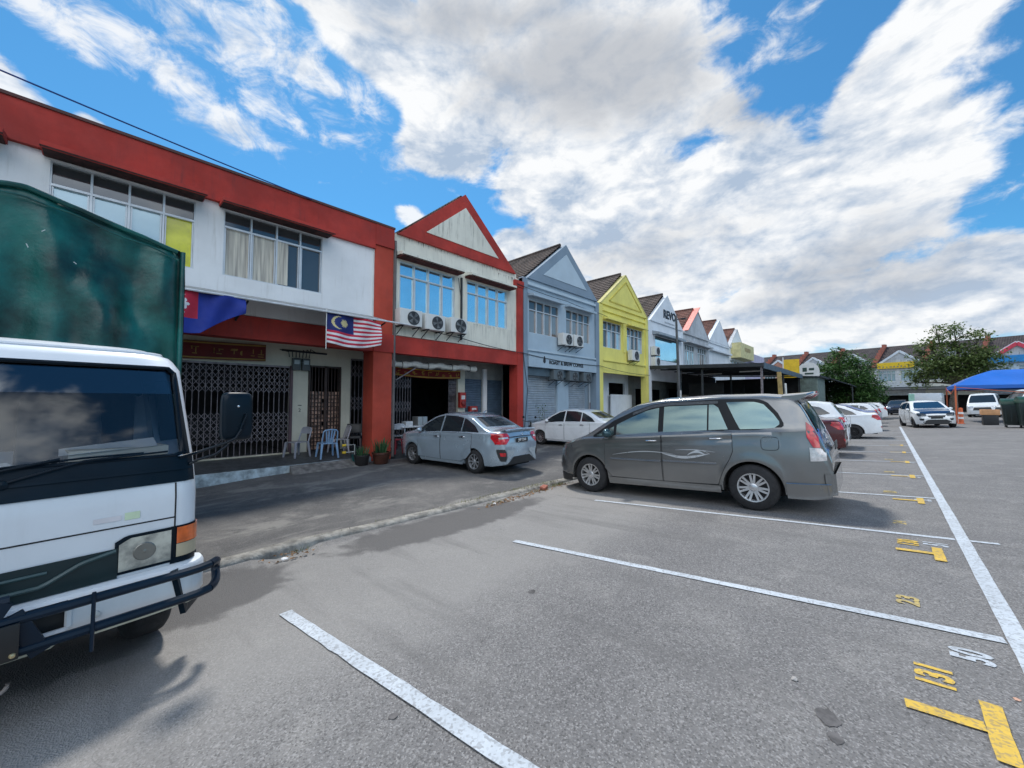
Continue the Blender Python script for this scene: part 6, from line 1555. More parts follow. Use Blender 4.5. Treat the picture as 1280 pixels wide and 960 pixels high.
MB().add([(cx0, cy0-.03, 3.62), (cx1, cy0-.03, 3.40), (cx1, cy0-.03, 3.60), (cx0, cy0-.03, 3.84), (cx0, cy0+.02, 3.62), (cx1, cy0+.02, 3.40), (cx1, cy0+.02, 3.60), (cx0, cy0+.02, 3.84)], [(0, 1, 2, 3), (7, 6, 5, 4), (0, 4, 5, 1), (1, 5, 6, 2), (2, 6, 7, 3), (3, 7, 4, 0)]).build('canopy_edge_beam', DRKMET, t, True)
for x, y, m in ((-4.9, 24.9, STEEL), (-4.9, 31, DRKMET), (-4.9, 37.7, DRKMET), (-8.0, 25.0, DRKMET), (-8.0, 31, DRKMET)):
    MB().box(x-.05, x+.05, y-.05, y+.05, ground_z(x, y)-.02, 3.45).build('post', m, t, True)
mb = MB()
for y in (26.5, 29, 31.5, 34, 36.5): mb.bar((cx0, y, 3.68), (cx1, y, 3.42), .08)
mb.build('rafter', DRKMET, t, True)
tube = mat('lamp_tube_white', (.7, .7, .68))
for i, (x, y) in enumerate(((-6.0, 27.5), (-5.8, 33.2), (-8.5, 28.5))):
    MB().box(x-.6, x+.6, y-.04, y+.04, 3.33, 3.39).build('ceiling_lamp', tube, t, True)
WOODY = mat('ochre_timber', (.42, .30, .12), .8, var=.2)
tag(MB().bar((-4.35, 27.2, ground_z(-4.35, 27)), (-4.55, 27.6, 3.25), .22, .05, up=(0, 1, 0)).build('leaning_plank', WOODY), 'ochre timber plank leaning against the edge of the dark canopy', 'plank')
tag(MB().tube([(-4.3, 28.3, ground_z(-4.3, 28)), (-4.4, 28.5, 2.6)], .06, 8).build('white_pipe', WMET), 'white pipe standing beside the ochre plank at the canopy', 'pipe')
t = thing('plywood_fence', 'low brown plywood barrier standing beneath the dark canopy', 'barrier', (-8, 31, ground_z(-8, 31)))
PLY = mat('brown_plywood', (.20, .155, .11), .85, var=.25, streak=.4)
for i in range(5): MB().box(-9.8, -9.75, 26.6+i*2.3, 28.85+i*2.3, ground_z(-9.8, 30), 1.95).build('plywood_sheet', PLY, t, True)
for i in range(3): MB().box(-9.7+i*1.65, -8.1+i*1.65, 38.05, 38.1, ground_z(-8, 38), 2.0).build('plywood_sheet', PLY, t, True)
for x, ya, yb in ((F+.15, 30.0, 37.9),): MB().box(x-.02, x+.02, ya, yb, GZ, 3.6).build('gloom_sheet', mat('canopy_gloom', (.012, .013, .014), .95, var=.3), t, True)  # black sheet added to stand in for the deep shade under the canopy
MB().box(F+.2, -5.0, 37.9, 37.95, GZ, 3.4).build('gloom_end_sheet', MATS['canopy_gloom'], t, True)  # added black sheet, closes off the painted gloom at the far end
for y in (27.0, 32.0):
    MB().box(-9.5, -7.4, y, y+.06, GZ, 2.7).build('gloom_partition', MATS['canopy_gloom'], t, True)  # added black panels, more of the painted gloom under the roof
# lamp post
t = thing('street_lamp', 'slim grey lamp post with a white tag before the white shop', 'lamp post', (-7.62, 20.3, ground_z(-7.6, 20)))
MB().tube([(0, 0, 0), (-.01, 0, 2.5), (-.09, .0, 6.2)], [.085, .075, .05], 12).build('pole', mat('lamp_post_grey', (.09, .095, .10), .6, .3, var=.2), t, smooth=True)
MB().box(.055, .09, -.05, .05, 2.0, 2.35).build('white_tag', WMET, t)
MB().tube([(-.085, 0, 6.0), (.20, .10, 6.03)], .025, 6).build('lamp_arm', DRKMET, t); MB().box(.15, .34, .05, .16, 5.98, 6.05).build('lamp_head', DRKMET, t)
MB().box(-.10, .10, -.09, .09, 1.3, 1.75).build('junction_box', DRKMET, t)
# green tin shed and yellow signboard past the canopy
TIN = mat('green_grey_tin', (.16, .21, .19), .7, var=.2, streak=.5)
t = thing('tin_shed', 'green grey corrugated tin shed at the end of the canopy', 'shed', (-5, 41, ground_z(-5, 41)))
mb = MB()
for i in range(24): mb.box(-6.3+i*.1, -6.25+i*.1, 39.0, 39.05, -.3, 3.5)
mb.box(-6.3, -3.9, 39.05, 44, -.3, 3.5); mb.build('tin_wall', TIN, t, True)
mb = MB(); mb.add([(-6.5, 38.8, 3.65), (-3.6, 38.8, 3.5), (-3.6, 44.3, 3.5), (-6.5, 44.3, 3.65), (-6.5, 38.8, 3.58), (-3.6, 38.8, 3.43), (-3.6, 44.3, 3.43), (-6.5, 44.3, 3.58)], [(0, 1, 2, 3), (7, 6, 5, 4), (0, 4, 5, 1), (1, 5, 6, 2), (2, 6, 7, 3), (3, 7, 4, 0)]); mb.build('shed_roof', COR, t, True)
t = thing('lean_to_roof', 'dark sloping lean to roof with a shaded stall beyond the tin shed', 'stall roof', (-2.9, 47, -.2))
MB().add([(-4.5, 44.4, 4.0), (-2.0, 44.4, 2.9), (-2.0, 51.5, 2.9), (-4.5, 51.5, 4.0), (-4.5, 44.4, 3.93), (-2.0, 44.4, 2.83), (-2.0, 51.5, 2.83), (-4.5, 51.5, 3.93)], [(0, 1, 2, 3), (7, 6, 5, 4), (0, 4, 5, 1), (1, 5, 6, 2), (2, 6, 7, 3), (3, 7, 4, 0)]).build('roof_sheet', COR, t, True)
for x, y in ((-2.1, 44.6), (-2.1, 51.2)): MB().box(x-.04, x+.04, y-.04, y+.04, -.2, 2.9).build('post', DRKMET, t, True)
MB().box(-4.5, -4.4, 44.5, 51.4, -.3, 3.9).build('back_panel', DKINT, t, True)
MB().box(-3.3, -2.6, 45, 45.5, -.2, .9).build('stall_cabinet', mat('orange_cabinet', (.60, .14, .04), .6), t, True)
t = thing('sign_board', 'yellow sign board standing above the dark canopy', 'sign', (-5.6, 38.5, 3.6))
pn = MB().box(-6.0, -4.95, 38.3, 38.36, 3.4, 4.9).build('sign_panel', mat('sign_yellow', (.78, .50, .02), .5, var=.1), t, True)
MB().box(-6.06, -5.98, 38.28, 38.38, 3.2, 5.1).build('sign_post', WMET, t, True)
t = thing('arch_board', 'white round topped board with dark marks behind the yellow sign', 'board', (-4.75, 41.5, 3.6))
arch = [(-.75, 0), (.75, 0), (.75, .5)] + [(.75*math.cos(a), .5+.75*math.sin(a)) for a in [k*math.pi/12 for k in range(1, 12)]] + [(-.75, .5)]
MB().prismy(arch, 0, .08).build('board_panel', WMET, t)
for x, z, w, h in ((-.25, .45, .3, .35), (.22, .55, .35, .2), (.05, .2, .6, .15)): MB().box(x-w/2, x+w/2, -.006, -.001, z, z+h).build('dark_mark', mat('dark_green_mark', (.03, .06, .05)), t)

# ---- the row across the end of the street
FA = math.atan(-.237); FU = Vector((math.cos(FA), math.sin(FA), 0)); FN = Vector((FU.y, -FU.x, 0))     # FN points to the camera side
DROOF = tile_roof('dark_roof_tile', (.035, .028, .03))
def far_shop(i, label, wall, sign=None, signtxt=None, gab=WEATH, openm=DKINT, awn=DRKMET, sheet=None, extra=None):
    o = Vector((-1.05, 70.45, 0)) + FU*(i*4.6); t = thing('far_shophouse', label, 'shop', tuple(o), FA, 'shops in the row across the end of the street'); W = 4.6
    # local: x along the row, -y towards the camera
    mb = MB(); 
    holes = [(.4, 2.0), (2.5, 4.2)]
    mb.box(0, W, 0, .2, 2.9, 4.1); mb.box(0, W, 0, .2, 5.5, 6.5); x = 0
    for a, b in holes: mb.box(x, a, 0, .2, 4.1, 5.5); x = b
    mb.box(x, W, 0, .2, 4.1, 5.5); mb.box(0, .12, .2, 9, 0, 6.0); mb.box(W-.12, W, .2, 9, 0, 6.0); mb.box(0, W, 9, 9.2, 0, 6.0); mb.build('wall', wall, t)
    for a, b in holes:
        q = MB()
        for k in range(5): q.box(a+(b-a)*k/4-.03, a+(b-a)*k/4+.03, .02, .1, 4.1, 5.5)
        q.box(a, b, .02, .1, 5.1, 5.16); q.box(a, b, .02, .1, 4.1, 4.16); q.box(a, b, .02, .1, 5.44, 5.5); w = q.build('window', ALU, t); MB().box(a, b, .11, .13, 4.1, 5.5).build('pane', LITEGL if i % 2 == 0 else TINT, w)
    for c in (.0, W-.5): MB().box(c+.02, c+.48, -.05, .35, 0, 2.95).build('column', wall, t)
    MB().box(.1, W-.1, .0, .25, 2.3, 2.9).build('beam', wall, t); MB().box(.12, W-.12, 2.2, 2.3, 0, 2.9).build('shop_front', openm, t); MB().box(0, W, .2, 9, 2.9, 3.0).build('floor_slab', SOFFIT, t)
    MB().add([(0, -.02, 3.35), (W, -.02, 3.35), (W, -1.5, 3.0), (0, -1.5, 3.0), (0, -.02, 3.25), (W, -.02, 3.25), (W, -1.5, 2.9), (0, -1.5, 2.9)], [(0, 1, 2, 3), (7, 6, 5, 4), (0, 4, 5, 1), (1, 5, 6, 2), (2, 6, 7, 3), (3, 7, 4, 0)]).build('awning', awn, t)
    # main roof, ridge along the row
    MB().prism([(-.3, 6.1), (4.8, 9.1), (9.8, 6.1), (9.8, 5.9), (4.8, 8.9), (-.3, 5.9)], 0.01, W-.01).build('roof', DROOF, t)
    q = MB()
    for k in range(7):
        for y0 in (-.4,): a, b = -.4+k*.75, .38+k*.75; q.box(-.18, .18, a, b, 6.0, 6.75+k*.44)
    q.build('party_wall', mat('orange_red_wall', (.36, .13, .09), .8, streak=.4), t)
    g = MB(); g.prismy([(.8, 6.5), (4.2, 6.5), (2.5, 7.8)], -.15, 1.8); gg = g.build('gable', gab, t)
    q = MB(); q.bar((.6, -.2, 6.45), (2.5, -.2, 7.9), .18, .25); q.bar((4.4, -.2, 6.45), (2.5, -.2, 7.9), .18, .25); q.build('gable_trim', PALE, gg)
    if sheet:
        for xx in (1.3, 3.7): MB().bar((2.5, -.3, 7.75), (xx, -.3, 6.75), .34, .12, up=(0, 1, 0)).build('painted_bargeboard', sheet, t)
    if sign:
        s = MB().box(.35, W-.75 if signtxt else W-.3, -.35, -.1, 5.75, 6.5).build('sign_board', sign, t)
        if signtxt:
            q = MB(); r = random.Random(8)          # a row of characters too small to read
            for k in range(9): q.box(.55+k*.34, .55+k*.34+r.uniform(.12, .24), -.365, -.352, 5.85, 5.98+r.uniform(0, .12))
            q.build('sign_characters', mat('brown_letters', (.30, .20, .08)), s)
    return t
SY = mat('sign_bright_yellow', (.85, .56, .02), .5, var=.05)
far_shop(-5, 'far shop mostly behind the metal canopy, leftmost of the end row', PALE)
far_shop(-4, 'far shop with dark roof behind the canopy, second from the left of the end row', CREAM)
far_shop(-3, 'far shop behind the yellow sign board and round tank', mat('pink_render', (.50, .30, .24), .8), gab=mat('pink_gable', (.50, .25, .18), .8))
far_shop(-2, 'far shop hidden behind the left side of the dense tree', PALE)
far_shop(0, 'far white shop with long yellow signboard between the two trees', mat('far_white', (.62, .64, .64), .8, streak=.3), sign=SY, signtxt=True)
far_shop(1, 'far cream shop with pink trimmed sign beside the yellow signboard shop', CREAM, sign=mat('far_pink', (.62, .45, .38), .7))
far_shop(-1, 'far beige shop behind the right side of the dense tree', mat('far_beige', (.55, .50, .42), .8))
far_shop(2, 'far shop with red and bright blue painted gable at the right edge', mat('far_blue_white', (.50, .60, .68), .8), sign=mat('bright_blue_sign', (.02, .25, .60), .5), sheet=mat('pink_red_gable', (.70, .06, .10), .6))
far_shop(3, 'far shop with blue wall at the extreme right of the end row', mat('far_blue', (.05, .28, .55), .7))

# ---- trees
def leaf_mat(name, a, b):
    m = bpy.data.materials.new(name); m.use_nodes = True; t = m.node_tree; bs = t.nodes['Principled BSDF']; bs.inputs['Roughness'].default_value = .6
    oi = N(t, 'ShaderNodeTexCoord').outputs['Object']; c = mixc(t, sstep(t, noi(t, oi, .9, 4, .7), .35, .68), a, b); c = mixc(t, sstep(t, noi(t, oi, 14, 2), .4, .7, 0, .5), c, tuple(k*.6 for k in a))
    t.links.new(c, bs.inputs['Base Color'])
    tr_ = N(t, 'ShaderNodeBsdfTranslucent'); t.links.new(c, tr_.inputs[0]); mx = N(t, 'ShaderNodeMixShader'); mx.inputs[0].default_value = .25
    t.links.new(bs.outputs[0], mx.inputs[1]); t.links.new(tr_.outputs[0], mx.inputs[2]); t.links.new(mx.outputs[0], t.nodes['Material Output'].inputs[0]); return m
BARK = mat('tree_bark', (.14, .11, .085), .95, var=.3, scale=8, bump=.8)
def tree(label, x, y, blobs, leaves, m, size, trunk_h, r0, seed, branches=True, hollow=.35):
    """blobs: (dx, dy, z, rx, ry, rz, density)"""
    r = random.Random(seed); z0 = ground_z(x, y); t = thing('tree', label, 'tree', (x, y, z0))
    mb = MB(); top = Vector((.2, 0, trunk_h)); mb.tube([(0, 0, -.1), (.05, .02, trunk_h*.5), tuple(top)], [r0*1.2, r0*.9, r0*.7], 10)
    tips = []
    for b in blobs:
        c = Vector(b[:3]); midp = top.lerp(c, .5) + Vector((r.uniform(-.4, .4), r.uniform(-.4, .4), r.uniform(0, .5)))
        mb.tube([tuple(top), tuple(midp), tuple(c)], [r0*.5, r0*.3, r0*.12], 7)
        for _ in range(5):
            e = c + Vector((r.gauss(0, b[3]*.5), r.gauss(0, b[4]*.5), r.gauss(0, b[5]*.5))); mb.tube([tuple(midp.lerp(c, .6)), tuple(e)], [r0*.12, r0*.03], 5)
    mb.build('trunk', BARK, t, smooth=True)
    mb = MB(); tot = sum(b[6]*b[3]*b[5] for b in blobs)
    for b in blobs:
        n = int(leaves*b[6]*b[3]*b[5]/tot); k = max(4, int(n/26)); cl = []
        for _ in range(k):     # leaf clusters, more of them near the surface
            v = Vector((r.gauss(0, 1), r.gauss(0, 1), r.gauss(0, 1))).normalized() * (r.random()**(hollow)); v += Vector((r.gauss(0, .10), r.gauss(0, .10), r.gauss(0, .10)))
            cl.append((Vector((b[0]+v.x*b[3], b[1]+v.y*b[4], b[2]+v.z*b[5])), r.uniform(.18, .45)*min(b[3], 1.6)*.62))
        for _ in range(n):
            c, s = r.choice(cl); p = c + Vector((r.gauss(0, s), r.gauss(0, s), r.gauss(0, s*.55)))
            d = Vector((r.gauss(0, 1), r.gauss(0, 1), r.gauss(0, .6))).normalized(); q = d.cross(Vector((r.gauss(0, .4), r.gauss(0, .4), 1))).normalized(); L = size*r.uniform(.6, 1.3)
            mb.quad(p, p+d*L*.5+q*L*.26, p+d*L, p+d*L*.5-q*L*.26)
    mb.build('crown', m, t)
    return t
LD, LP = leaf_mat('dark_leaves', (.045, .11, .028), (.10, .20, .045)), leaf_mat('olive_leaves', (.075, .13, .03), (.20, .25, .08))
tree('dense dark green tree standing beyond the tin shed and the row of parked cars', -3.0, 50.5, [(0, 0, 4.0, 2.2, 2.2, 1.7, 1), (-1.1, 0, 3.0, 1.7, 2.0, 1.4, 1), (1.3, .2, 3.2, 1.6, 2.0, 1.5, 1), (.3, 0, 2.0, 2.3, 2.2, 1.3, 1), (1.9, 0, 1.7, 1.1, 1.4, 1.2, .9), (-.3, 0, 5.9, 1.2, 1.2, 1.1, .6), (-1.5, .0, 5.1, .9, .9, .8, .5), (1.2, 0, 5.2, 1.1, 1.0, .9, .7), (-.5, 0, 6.9, .5, .5, .5, .25)],
     20000, LD, .24, 2.2, .22, 11)
tree('wide spreading olive green tree with sparse flowering top behind the blue tent', 4.6, 56.5, [(.2, 0, 5.2, 2.4, 2.2, 1.4, 1.1), (-1.6, 0, 4.3, 1.5, 1.5, 1.0, 1), (1.9, .2, 5.2, 1.5, 1.6, 1.3, 1.1), (-1.3, 0, 6.9, 1.3, 1.3, .7, .55), (.3, 0, 8.1, 1.3, 1.3, .65, .5), (1.9, 0, 7.4, 1.2, 1.2, .6, .5), (-2.3, 0, 6.0, .8, .8, .45, .45), (.9, 0, 3.7, 1.7, 1.6, .8, .9), (-.9, 0, 8.6, .8, .8, .35, .25), (.6, 0, 6.8, .9, .9, .4, .5), (-2.2, 0, 3.2, .9, .9, .6, .6)],
     13000, LP, .26, 3.0, .30, 23)
# snake plant pots, shrubs by the shops are in the next part

# ---- tents, vans, bins on the right
BLUE = mat('bright_blue_canvas', (.010, .12, .50), .5, var=.06, scale=.6, coat=.2); ORG = mat('orange_tent_frame', (.62, .14, .05), .5, var=.1)
def tent(x0, x1, y0, y1, zg, eave, peak, label):
    t = thing('canopy_tent', label, 'tent', ((x0+x1)/2, (y0+y1)/2, zg)); c = ((x0+x1)/2, (y0+y1)/2)
    mb = MB(); ry = (y1-y0)*.0; rx = (x1-x0)*.18; n = 10
    A = [(x0, y0), (x1, y0), (x1, y1), (x0, y1)]; RL, RR = (c[0]-rx, c[1]), (c[0]+rx, c[1])
    def panel(p, q, s, u):      # p,q eave corners, s,u ridge points
        b = len(mb.v)
        for i in range(n+1):
            for j in range(n+1):
                a = Vector((*p, eave)).lerp(Vector((*q, eave)), i/n); r_ = Vector((*s, peak)).lerp(Vector((*u, peak)), i/n); v = a.lerp(r_, j/n); v.z -= .14*math.sin(math.pi*j/n)*math.sin(math.pi*i/n)+.0; v.z += .10*math.sin(math.pi*j/n); v.z -= .08*math.sin(math.pi*i/n)*(1-j/n)*0; mb.v.append(tuple(v))
        mb.f.extend([(b+i*(n+1)+j, b+(i+1)*(n+1)+j, b+(i+1)*(n+1)+j+1, b+i*(n+1)+j+1) for i in range(n) for j in range(n)])
    panel(A[0], A[1], RL, RR); panel(A[2], A[3], RR, RL); panel(A[1], A[2], RR, RR); panel(A[3], A[0], RL, RL)
    for p, q in zip(A, A[1:]+A[:1]):      # valance
        b = len(mb.v)
        for i in range(n+1):
            v = Vector((*p, eave)).lerp(Vector((*q, eave)), i/n); s = .10*math.sin(math.pi*i/n); mb.v += [(v.x, v.y, v.z-.26+s*.6), tuple(v)]
        mb.f.extend([(b+2*i, b+2*i+2, b+2*i+3, b+2*i+1) for i in range(n)])
    mb.build('tent_roof', BLUE, t, True, smooth=True, angle=30)
    for p in A: MB().box(p[0]-.035, p[0]+.035, p[1]-.035, p[1]+.035, zg, eave).build('tent_leg', ORG, t, True)
    for p, q in zip(A, A[1:]+A[:1]):
        m_ = ((p[0]+q[0])/2, (p[1]+q[1])/2); mb = MB(); mb.bar((*p, eave-.1), (*m_, eave-.5), .03).bar((*q, eave-.1), (*m_, eave-.5), .03); mb.build('tent_truss', ORG, t, True)
    return t
tent(3.1, 8.8, 36.6, 41.5, .17, 2.5, 3.5, 'bright blue peaked canopy tent on orange legs at the right')
VW = paint('van_white_paint', (.70, .73, .75))
def pickup(x, y, hd, label, tall=0, name='parked_van', cat='van'):
    c = Car(4.9, 1.75, [(-2.45, .75), (-2.42, 1.6+tall), (-2.3, 1.85+tall), (-1.0, 1.92+tall), (1.0, 1.9+tall), (1.3, 1.80+tall), (1.85, 1.15), (2.1, 1.05), (2.35, .9), (2.44, .65), (2.45, .5)], [(-2.45, 1.15), (2.45, .95)], (1.5, -1.4), .33, tum=.14, tail=.92, nose=.75, archr=.39)
    t = thing(name, label, cat, group='white vans parked at the right behind the tent'); c.shell('body', VW, t); underbody(c, t)
    for w in ([(.35, 1.12, 1.68+tall), (.9, 1.1, 1.66+tall), (1.35, 1.08, 1.45), (1.6, 1.07, 1.15)], [(-.75, 1.14, 1.68+tall), (.2, 1.13, 1.68+tall)], [(-2.0, 1.16, 1.66+tall), (-.85, 1.15, 1.68+tall)]): c.side_patch('side_window', CARGL, t, w, .008)
    c.end_patch('windscreen', CARGL, t, [(1.15, -.70, .70), (1.5, -.66, .66), (1.74+tall, -.58, .58)], True, .008, 12)
    c.end_patch('rear_window', CARGL, t, [(1.2, -.62, .62), (1.6+tall*.5, -.58, .58)], False, .008, 12)
    for sd in (1, -1):
        c.end_patch('headlight', CLRL, t, [(.72, .45, .72), (.88, .48, .74)] if sd > 0 else [(.72, -.72, -.45), (.88, -.74, -.48)], True, .01, 6, 3)
        c.end_patch('tail_light', REDL, t, [(.8, .68, .80), (1.15, .68, .79)] if sd > 0 else [(.8, -.80, -.68), (1.15, -.79, -.68)], False, .01, 6, 3)
    c.end_patch('grille', PLAST, t, [(.55, -.5, .5), (.78, -.42, .42)], True, .01, 8, 3)
    for a in c.ax:
        for sd in (1, -1): wheel(t, a, sd*(c.W-.12), c.wr, .2, 6, sd)
    place(t, x, y, hd); return t
pickup(5.9, 50.5, -100, 'white van facing the camera, leftmost under the blue tent')
pickup(8.4, 47.5, 200, 'white high roofed van behind the tent, side on with open boot', .25)
pickup(8.35, 39.2, 195, 'nearest white van under the tent, partly behind the dark green bins', .15)
# dark green bins
DG = mat('dark_green_plastic', (.008, .022, .020), .4, var=.2, coat=.2); DG2 = mat('green_lid_plastic', (.008, .05, .03), .4)
def big_bin(x, y, hd, label, h=1.55, w=.95):
    t = thing('waste_bin', label, 'bin', (x, y, ground_z(x, y)), R(hd), 'dark green bins at the right edge')
    mb = MB(); 
    for z0, z1, a in ((.12, h*.72, .40), ): mb.add([(-.36, -a, z0), (.36, -a, z0), (.36, a, z0), (-.36, a, z0), (-.46, -w/2, z1), (.46, -w/2, z1), (.46, w/2, z1), (-.46, w/2, z1)], [(0, 3, 2, 1), (4, 5, 6, 7), (0, 1, 5, 4), (1, 2, 6, 5), (2, 3, 7, 6), (3, 0, 4, 7)])
    mb.build('bin_body', DG, t, bevel=.03)
    mb = MB(); 
    for i in range(5): mb.box(.38+i*.0, .47, -.36+i*.17, -.32+i*.17, .3, h*.68)
    mb.build('bin_rib', DG, t)
    mb = MB(); n = 12; L = []
    for i in range(n+1):
        a = math.pi*i/n; L.append((-.48*math.cos(a), h*.73+.30*math.sin(a)**.7))
    mb.prismy([(-.48, h*.72)] + L + [(.48, h*.72)], -w/2-.02, w/2+.02); mb.build('bin_lid', DG2, t, smooth=True, angle=40)
    for sx in (-.34, .34):
        for sy in (-.34, .34): MB().lathe([(.09, -.03), (.09, .03)], (sx, sy, .09), 'y', 12).build('castor', PLAST, t)
    return t
big_bin(4.62, 31.3, -95, 'dark green wheeled bin, leftmost of the bins at the right edge'); big_bin(5.0, 30.4, -90, 'tall dark green wheeled bin at the extreme right edge', 1.65)
t = thing('food_crate', 'orange topped box on a black stand beside the dark green bins', 'box', (4.15, 34.4, ground_z(4.15, 34)))
MB().box(-.28, .28, -.3, .3, 0, .55).build('stand', PLAST, t, bevel=.02); MB().box(-.34, .34, -.3, .3, .56, .86).build('box_top', mat('orange_tan_box', (.58, .30, .14), .6), t, bevel=.02)
# banner truck behind the moving car
t = thing('box_stall', 'white and pale green box topped stall behind the moving white hatchback', 'stall', (2.0, 46, ground_z(2.0, 46)), R(-12))
MB().box(-.7, 1.1, 0, 1.5, .9, 2.1).build('box_body', VW, t, bevel=.03); MB().box(-.7, -.35, -.01, .0, .95, 2.05).build('green_panel', mat('pale_green_panel', (.35, .62, .50), .6), t)
MB().box(-.6, 1.0, .1, 1.4, .35, .9).build('undercarriage', UNDER, t)
for sx in (-.4, .8): MB().lathe([(.3, 0), (.3, .2)], (sx, .05, .30), 'y', 20).build('wheel', RUB, t)
t = thing('traffic_cone', 'orange and white striped barrier post by the tent leg', 'barrier', (3.25, 36.3, ground_z(3.2, 36)))
mb = MB().lathe([(.16, 0), (.16, .04), (.11, .05), (.09, .95), (.02, .98)], (0, 0, 0), 'z', 16); mb.build('post_body', ORG, t, smooth=True)
for z in (.3, .6): MB().lathe([(.112, z), (.108, z+.12)], (0, 0, 0), 'z', 16, False).build('white_band', PAP, t)
# ---------------------------------------------------------------- veranda furniture and plants
def fz(x): return -.003 - .138*max(0, min(1, (x-BK)/(F-BK)))
def plastic_chair(x, y, hd, m, label, slats=True, z=None, s=1.0):
    t = thing('plastic_chair', label, 'chair', (x, y, fz(x) if z is None else z), R(hd), 'plastic chairs in front of the shops')
    # local: front +x
    mb = MB(); n = 8
    for i in range(n+1):
        for j in range(n+1):
            u, v = i/n-.5, j/n-.5; q = .96 if abs(u) == .5 and abs(v) == .5 else 1
            mb.v.append((u*.42*q, v*(.40+.04*(u+.5))*q, .43-.018*(1-4*v*v)*(1-4*u*u)+(.01 if u > .4 else 0)))
    mb.f = [(i*(n+1)+j, (i+1)*(n+1)+j, (i+1)*(n+1)+j+1, i*(n+1)+j+1) for i in range(n) for j in range(n)]
    o = mb.build('seat', m, t, smooth=True); mo = o.modifiers.new('t', 'SOLIDIFY'); mo.thickness = .02
    for sx in (-1, 1):
        for sy in (-1, 1):
            mb = MB(); a = Vector((sx*.19, sy*.19, .42)); b = Vector((sx*.24, sy*.235, 0))
            mb.add([a+Vector((-.03, -.03, 0)), a+Vector((.03, -.03, 0)), a+Vector((.03, .03, 0)), a+Vector((-.03, .03, 0)), b+Vector((-.018, -.018, 0)), b+Vector((.018, -.018, 0)), b+Vector((.018, .018, 0)), b+Vector((-.018, .018, 0))], [(0, 1, 2, 3), (7, 6, 5, 4), (0, 4, 5, 1), (1, 5, 6, 2), (2, 6, 7, 3), (3, 7, 4, 0)])
            mb.build('leg', m, t, bevel=.005)
    arch = [(-.19-.10*k/6 if k < 7 else 0, -.20, .43+.36*k/6) for k in range(7)]
    path = [(-.20-.10*k/5, -.20+.01*k/5, .42+.33*k/5) for k in range(6)] + [(-.31, -.15, .80), (-.315, 0, .82), (-.31, .15, .80)] + [(-.20-.10*k/5, .20-.01*k/5, .42+.33*k/5) for k in range(5, -1, -1)]
    mb = MB(); mb.tube(path, .019, 8)
    if slats:
        for q in (-.10, -.035, .035, .10): mb.bar((-.20, q*.7, .43), (-.305, q*1.15, .80), .038, .012, up=(1, 0, 0))
    else:
        mb.add([(-.27, -.17, .64), (-.27, .17, .64), (-.305, .17, .80), (-.305, -.17, .80), (-.285, -.17, .64), (-.285, .17, .64), (-.32, .17, .80), (-.32, -.17, .80)], [(0, 1, 2, 3), (7, 6, 5, 4), (0, 4, 5, 1), (1, 5, 6, 2), (2, 6, 7, 3), (3, 7, 4, 0)])
    mb.build('backrest', m, t, smooth=True, angle=40)
    return t
CG, CB, CG2 = mat('grey_chair_plastic', (.30, .31, .36), .4, var=.08), mat('blue_chair_plastic', (.22, .36, .55), .4, var=.08), mat('pale_grey_chair_plastic', (.36, .35, .38), .4, var=.08)
plastic_chair(-12.05, 3.85, -70, CG, 'grey plastic chair with open back beside the white pillar', False)
plastic_chair(-11.6, 4.50, 175, CB, 'light blue slatted plastic chair before the grid door')
plastic_chair(-12.05, 5.0, -95, CG2, 'grey slatted plastic chair behind the blue one')
BLKP = mat('black_vinyl', (.02, .02, .022), .5)
t = thing('office_chair', 'black padded chair beside the red column', 'chair', (-12.0, 5.45, fz(-12)), R(-30))
MB().box(-.22, .22, -.22, .22, .42, .50).build('seat', BLKP, t, bevel=.03); MB().add([(-.20, -.23, .58), (-.20, .23, .58), (-.27, .23, .86), (-.27, -.23, .86), (-.25, -.23, .58), (-.25, .23, .58), (-.32, .23, .86), (-.32, -.23, .86)], [(0, 1, 2, 3), (7, 6, 5, 4), (0, 4, 5, 1), (1, 5, 6, 2), (2, 6, 7, 3), (3, 7, 4, 0)]).build('backrest', BLKP, t, bevel=.02)
for sx in (-1, 1):
    for sy in (-1, 1): MB().tube([(sx*.20, sy*.2, .44), (sx*.22, sy*.22, 0)], .014, 6).build('leg', STEEL, t)
MB().bar((-.22, -.2, .44), (-.24, -.2, .62), .02).bar((-.22, .2, .44), (-.24, .2, .62), .02).build('back_frame', STEEL, t)
# standpipe with yellow taps
t = thing('standpipe', 'white water pipe with two yellow taps at the veranda edge', 'pipe', (F+.22, 4.72, -.34)); PVC = mat('pvc_pipe', (.50, .52, .50), .5, streak=.3); YT = mat('yellow_tap', (.75, .50, .03), .4)
MB().tube([(0, .30, -.02), (0, .30, .62), (0, .02, .62)], .013, 8).tube([(0, .30, .42), (0, .0, .42)], .013, 8).build('pipe', PVC, t)
for z in (.62, .42): MB().lathe([(.02, -.05), (.035, -.045), (.035, .045), (.02, .05)], (0, 0, z), 'y', 10).build('tap', YT, t)
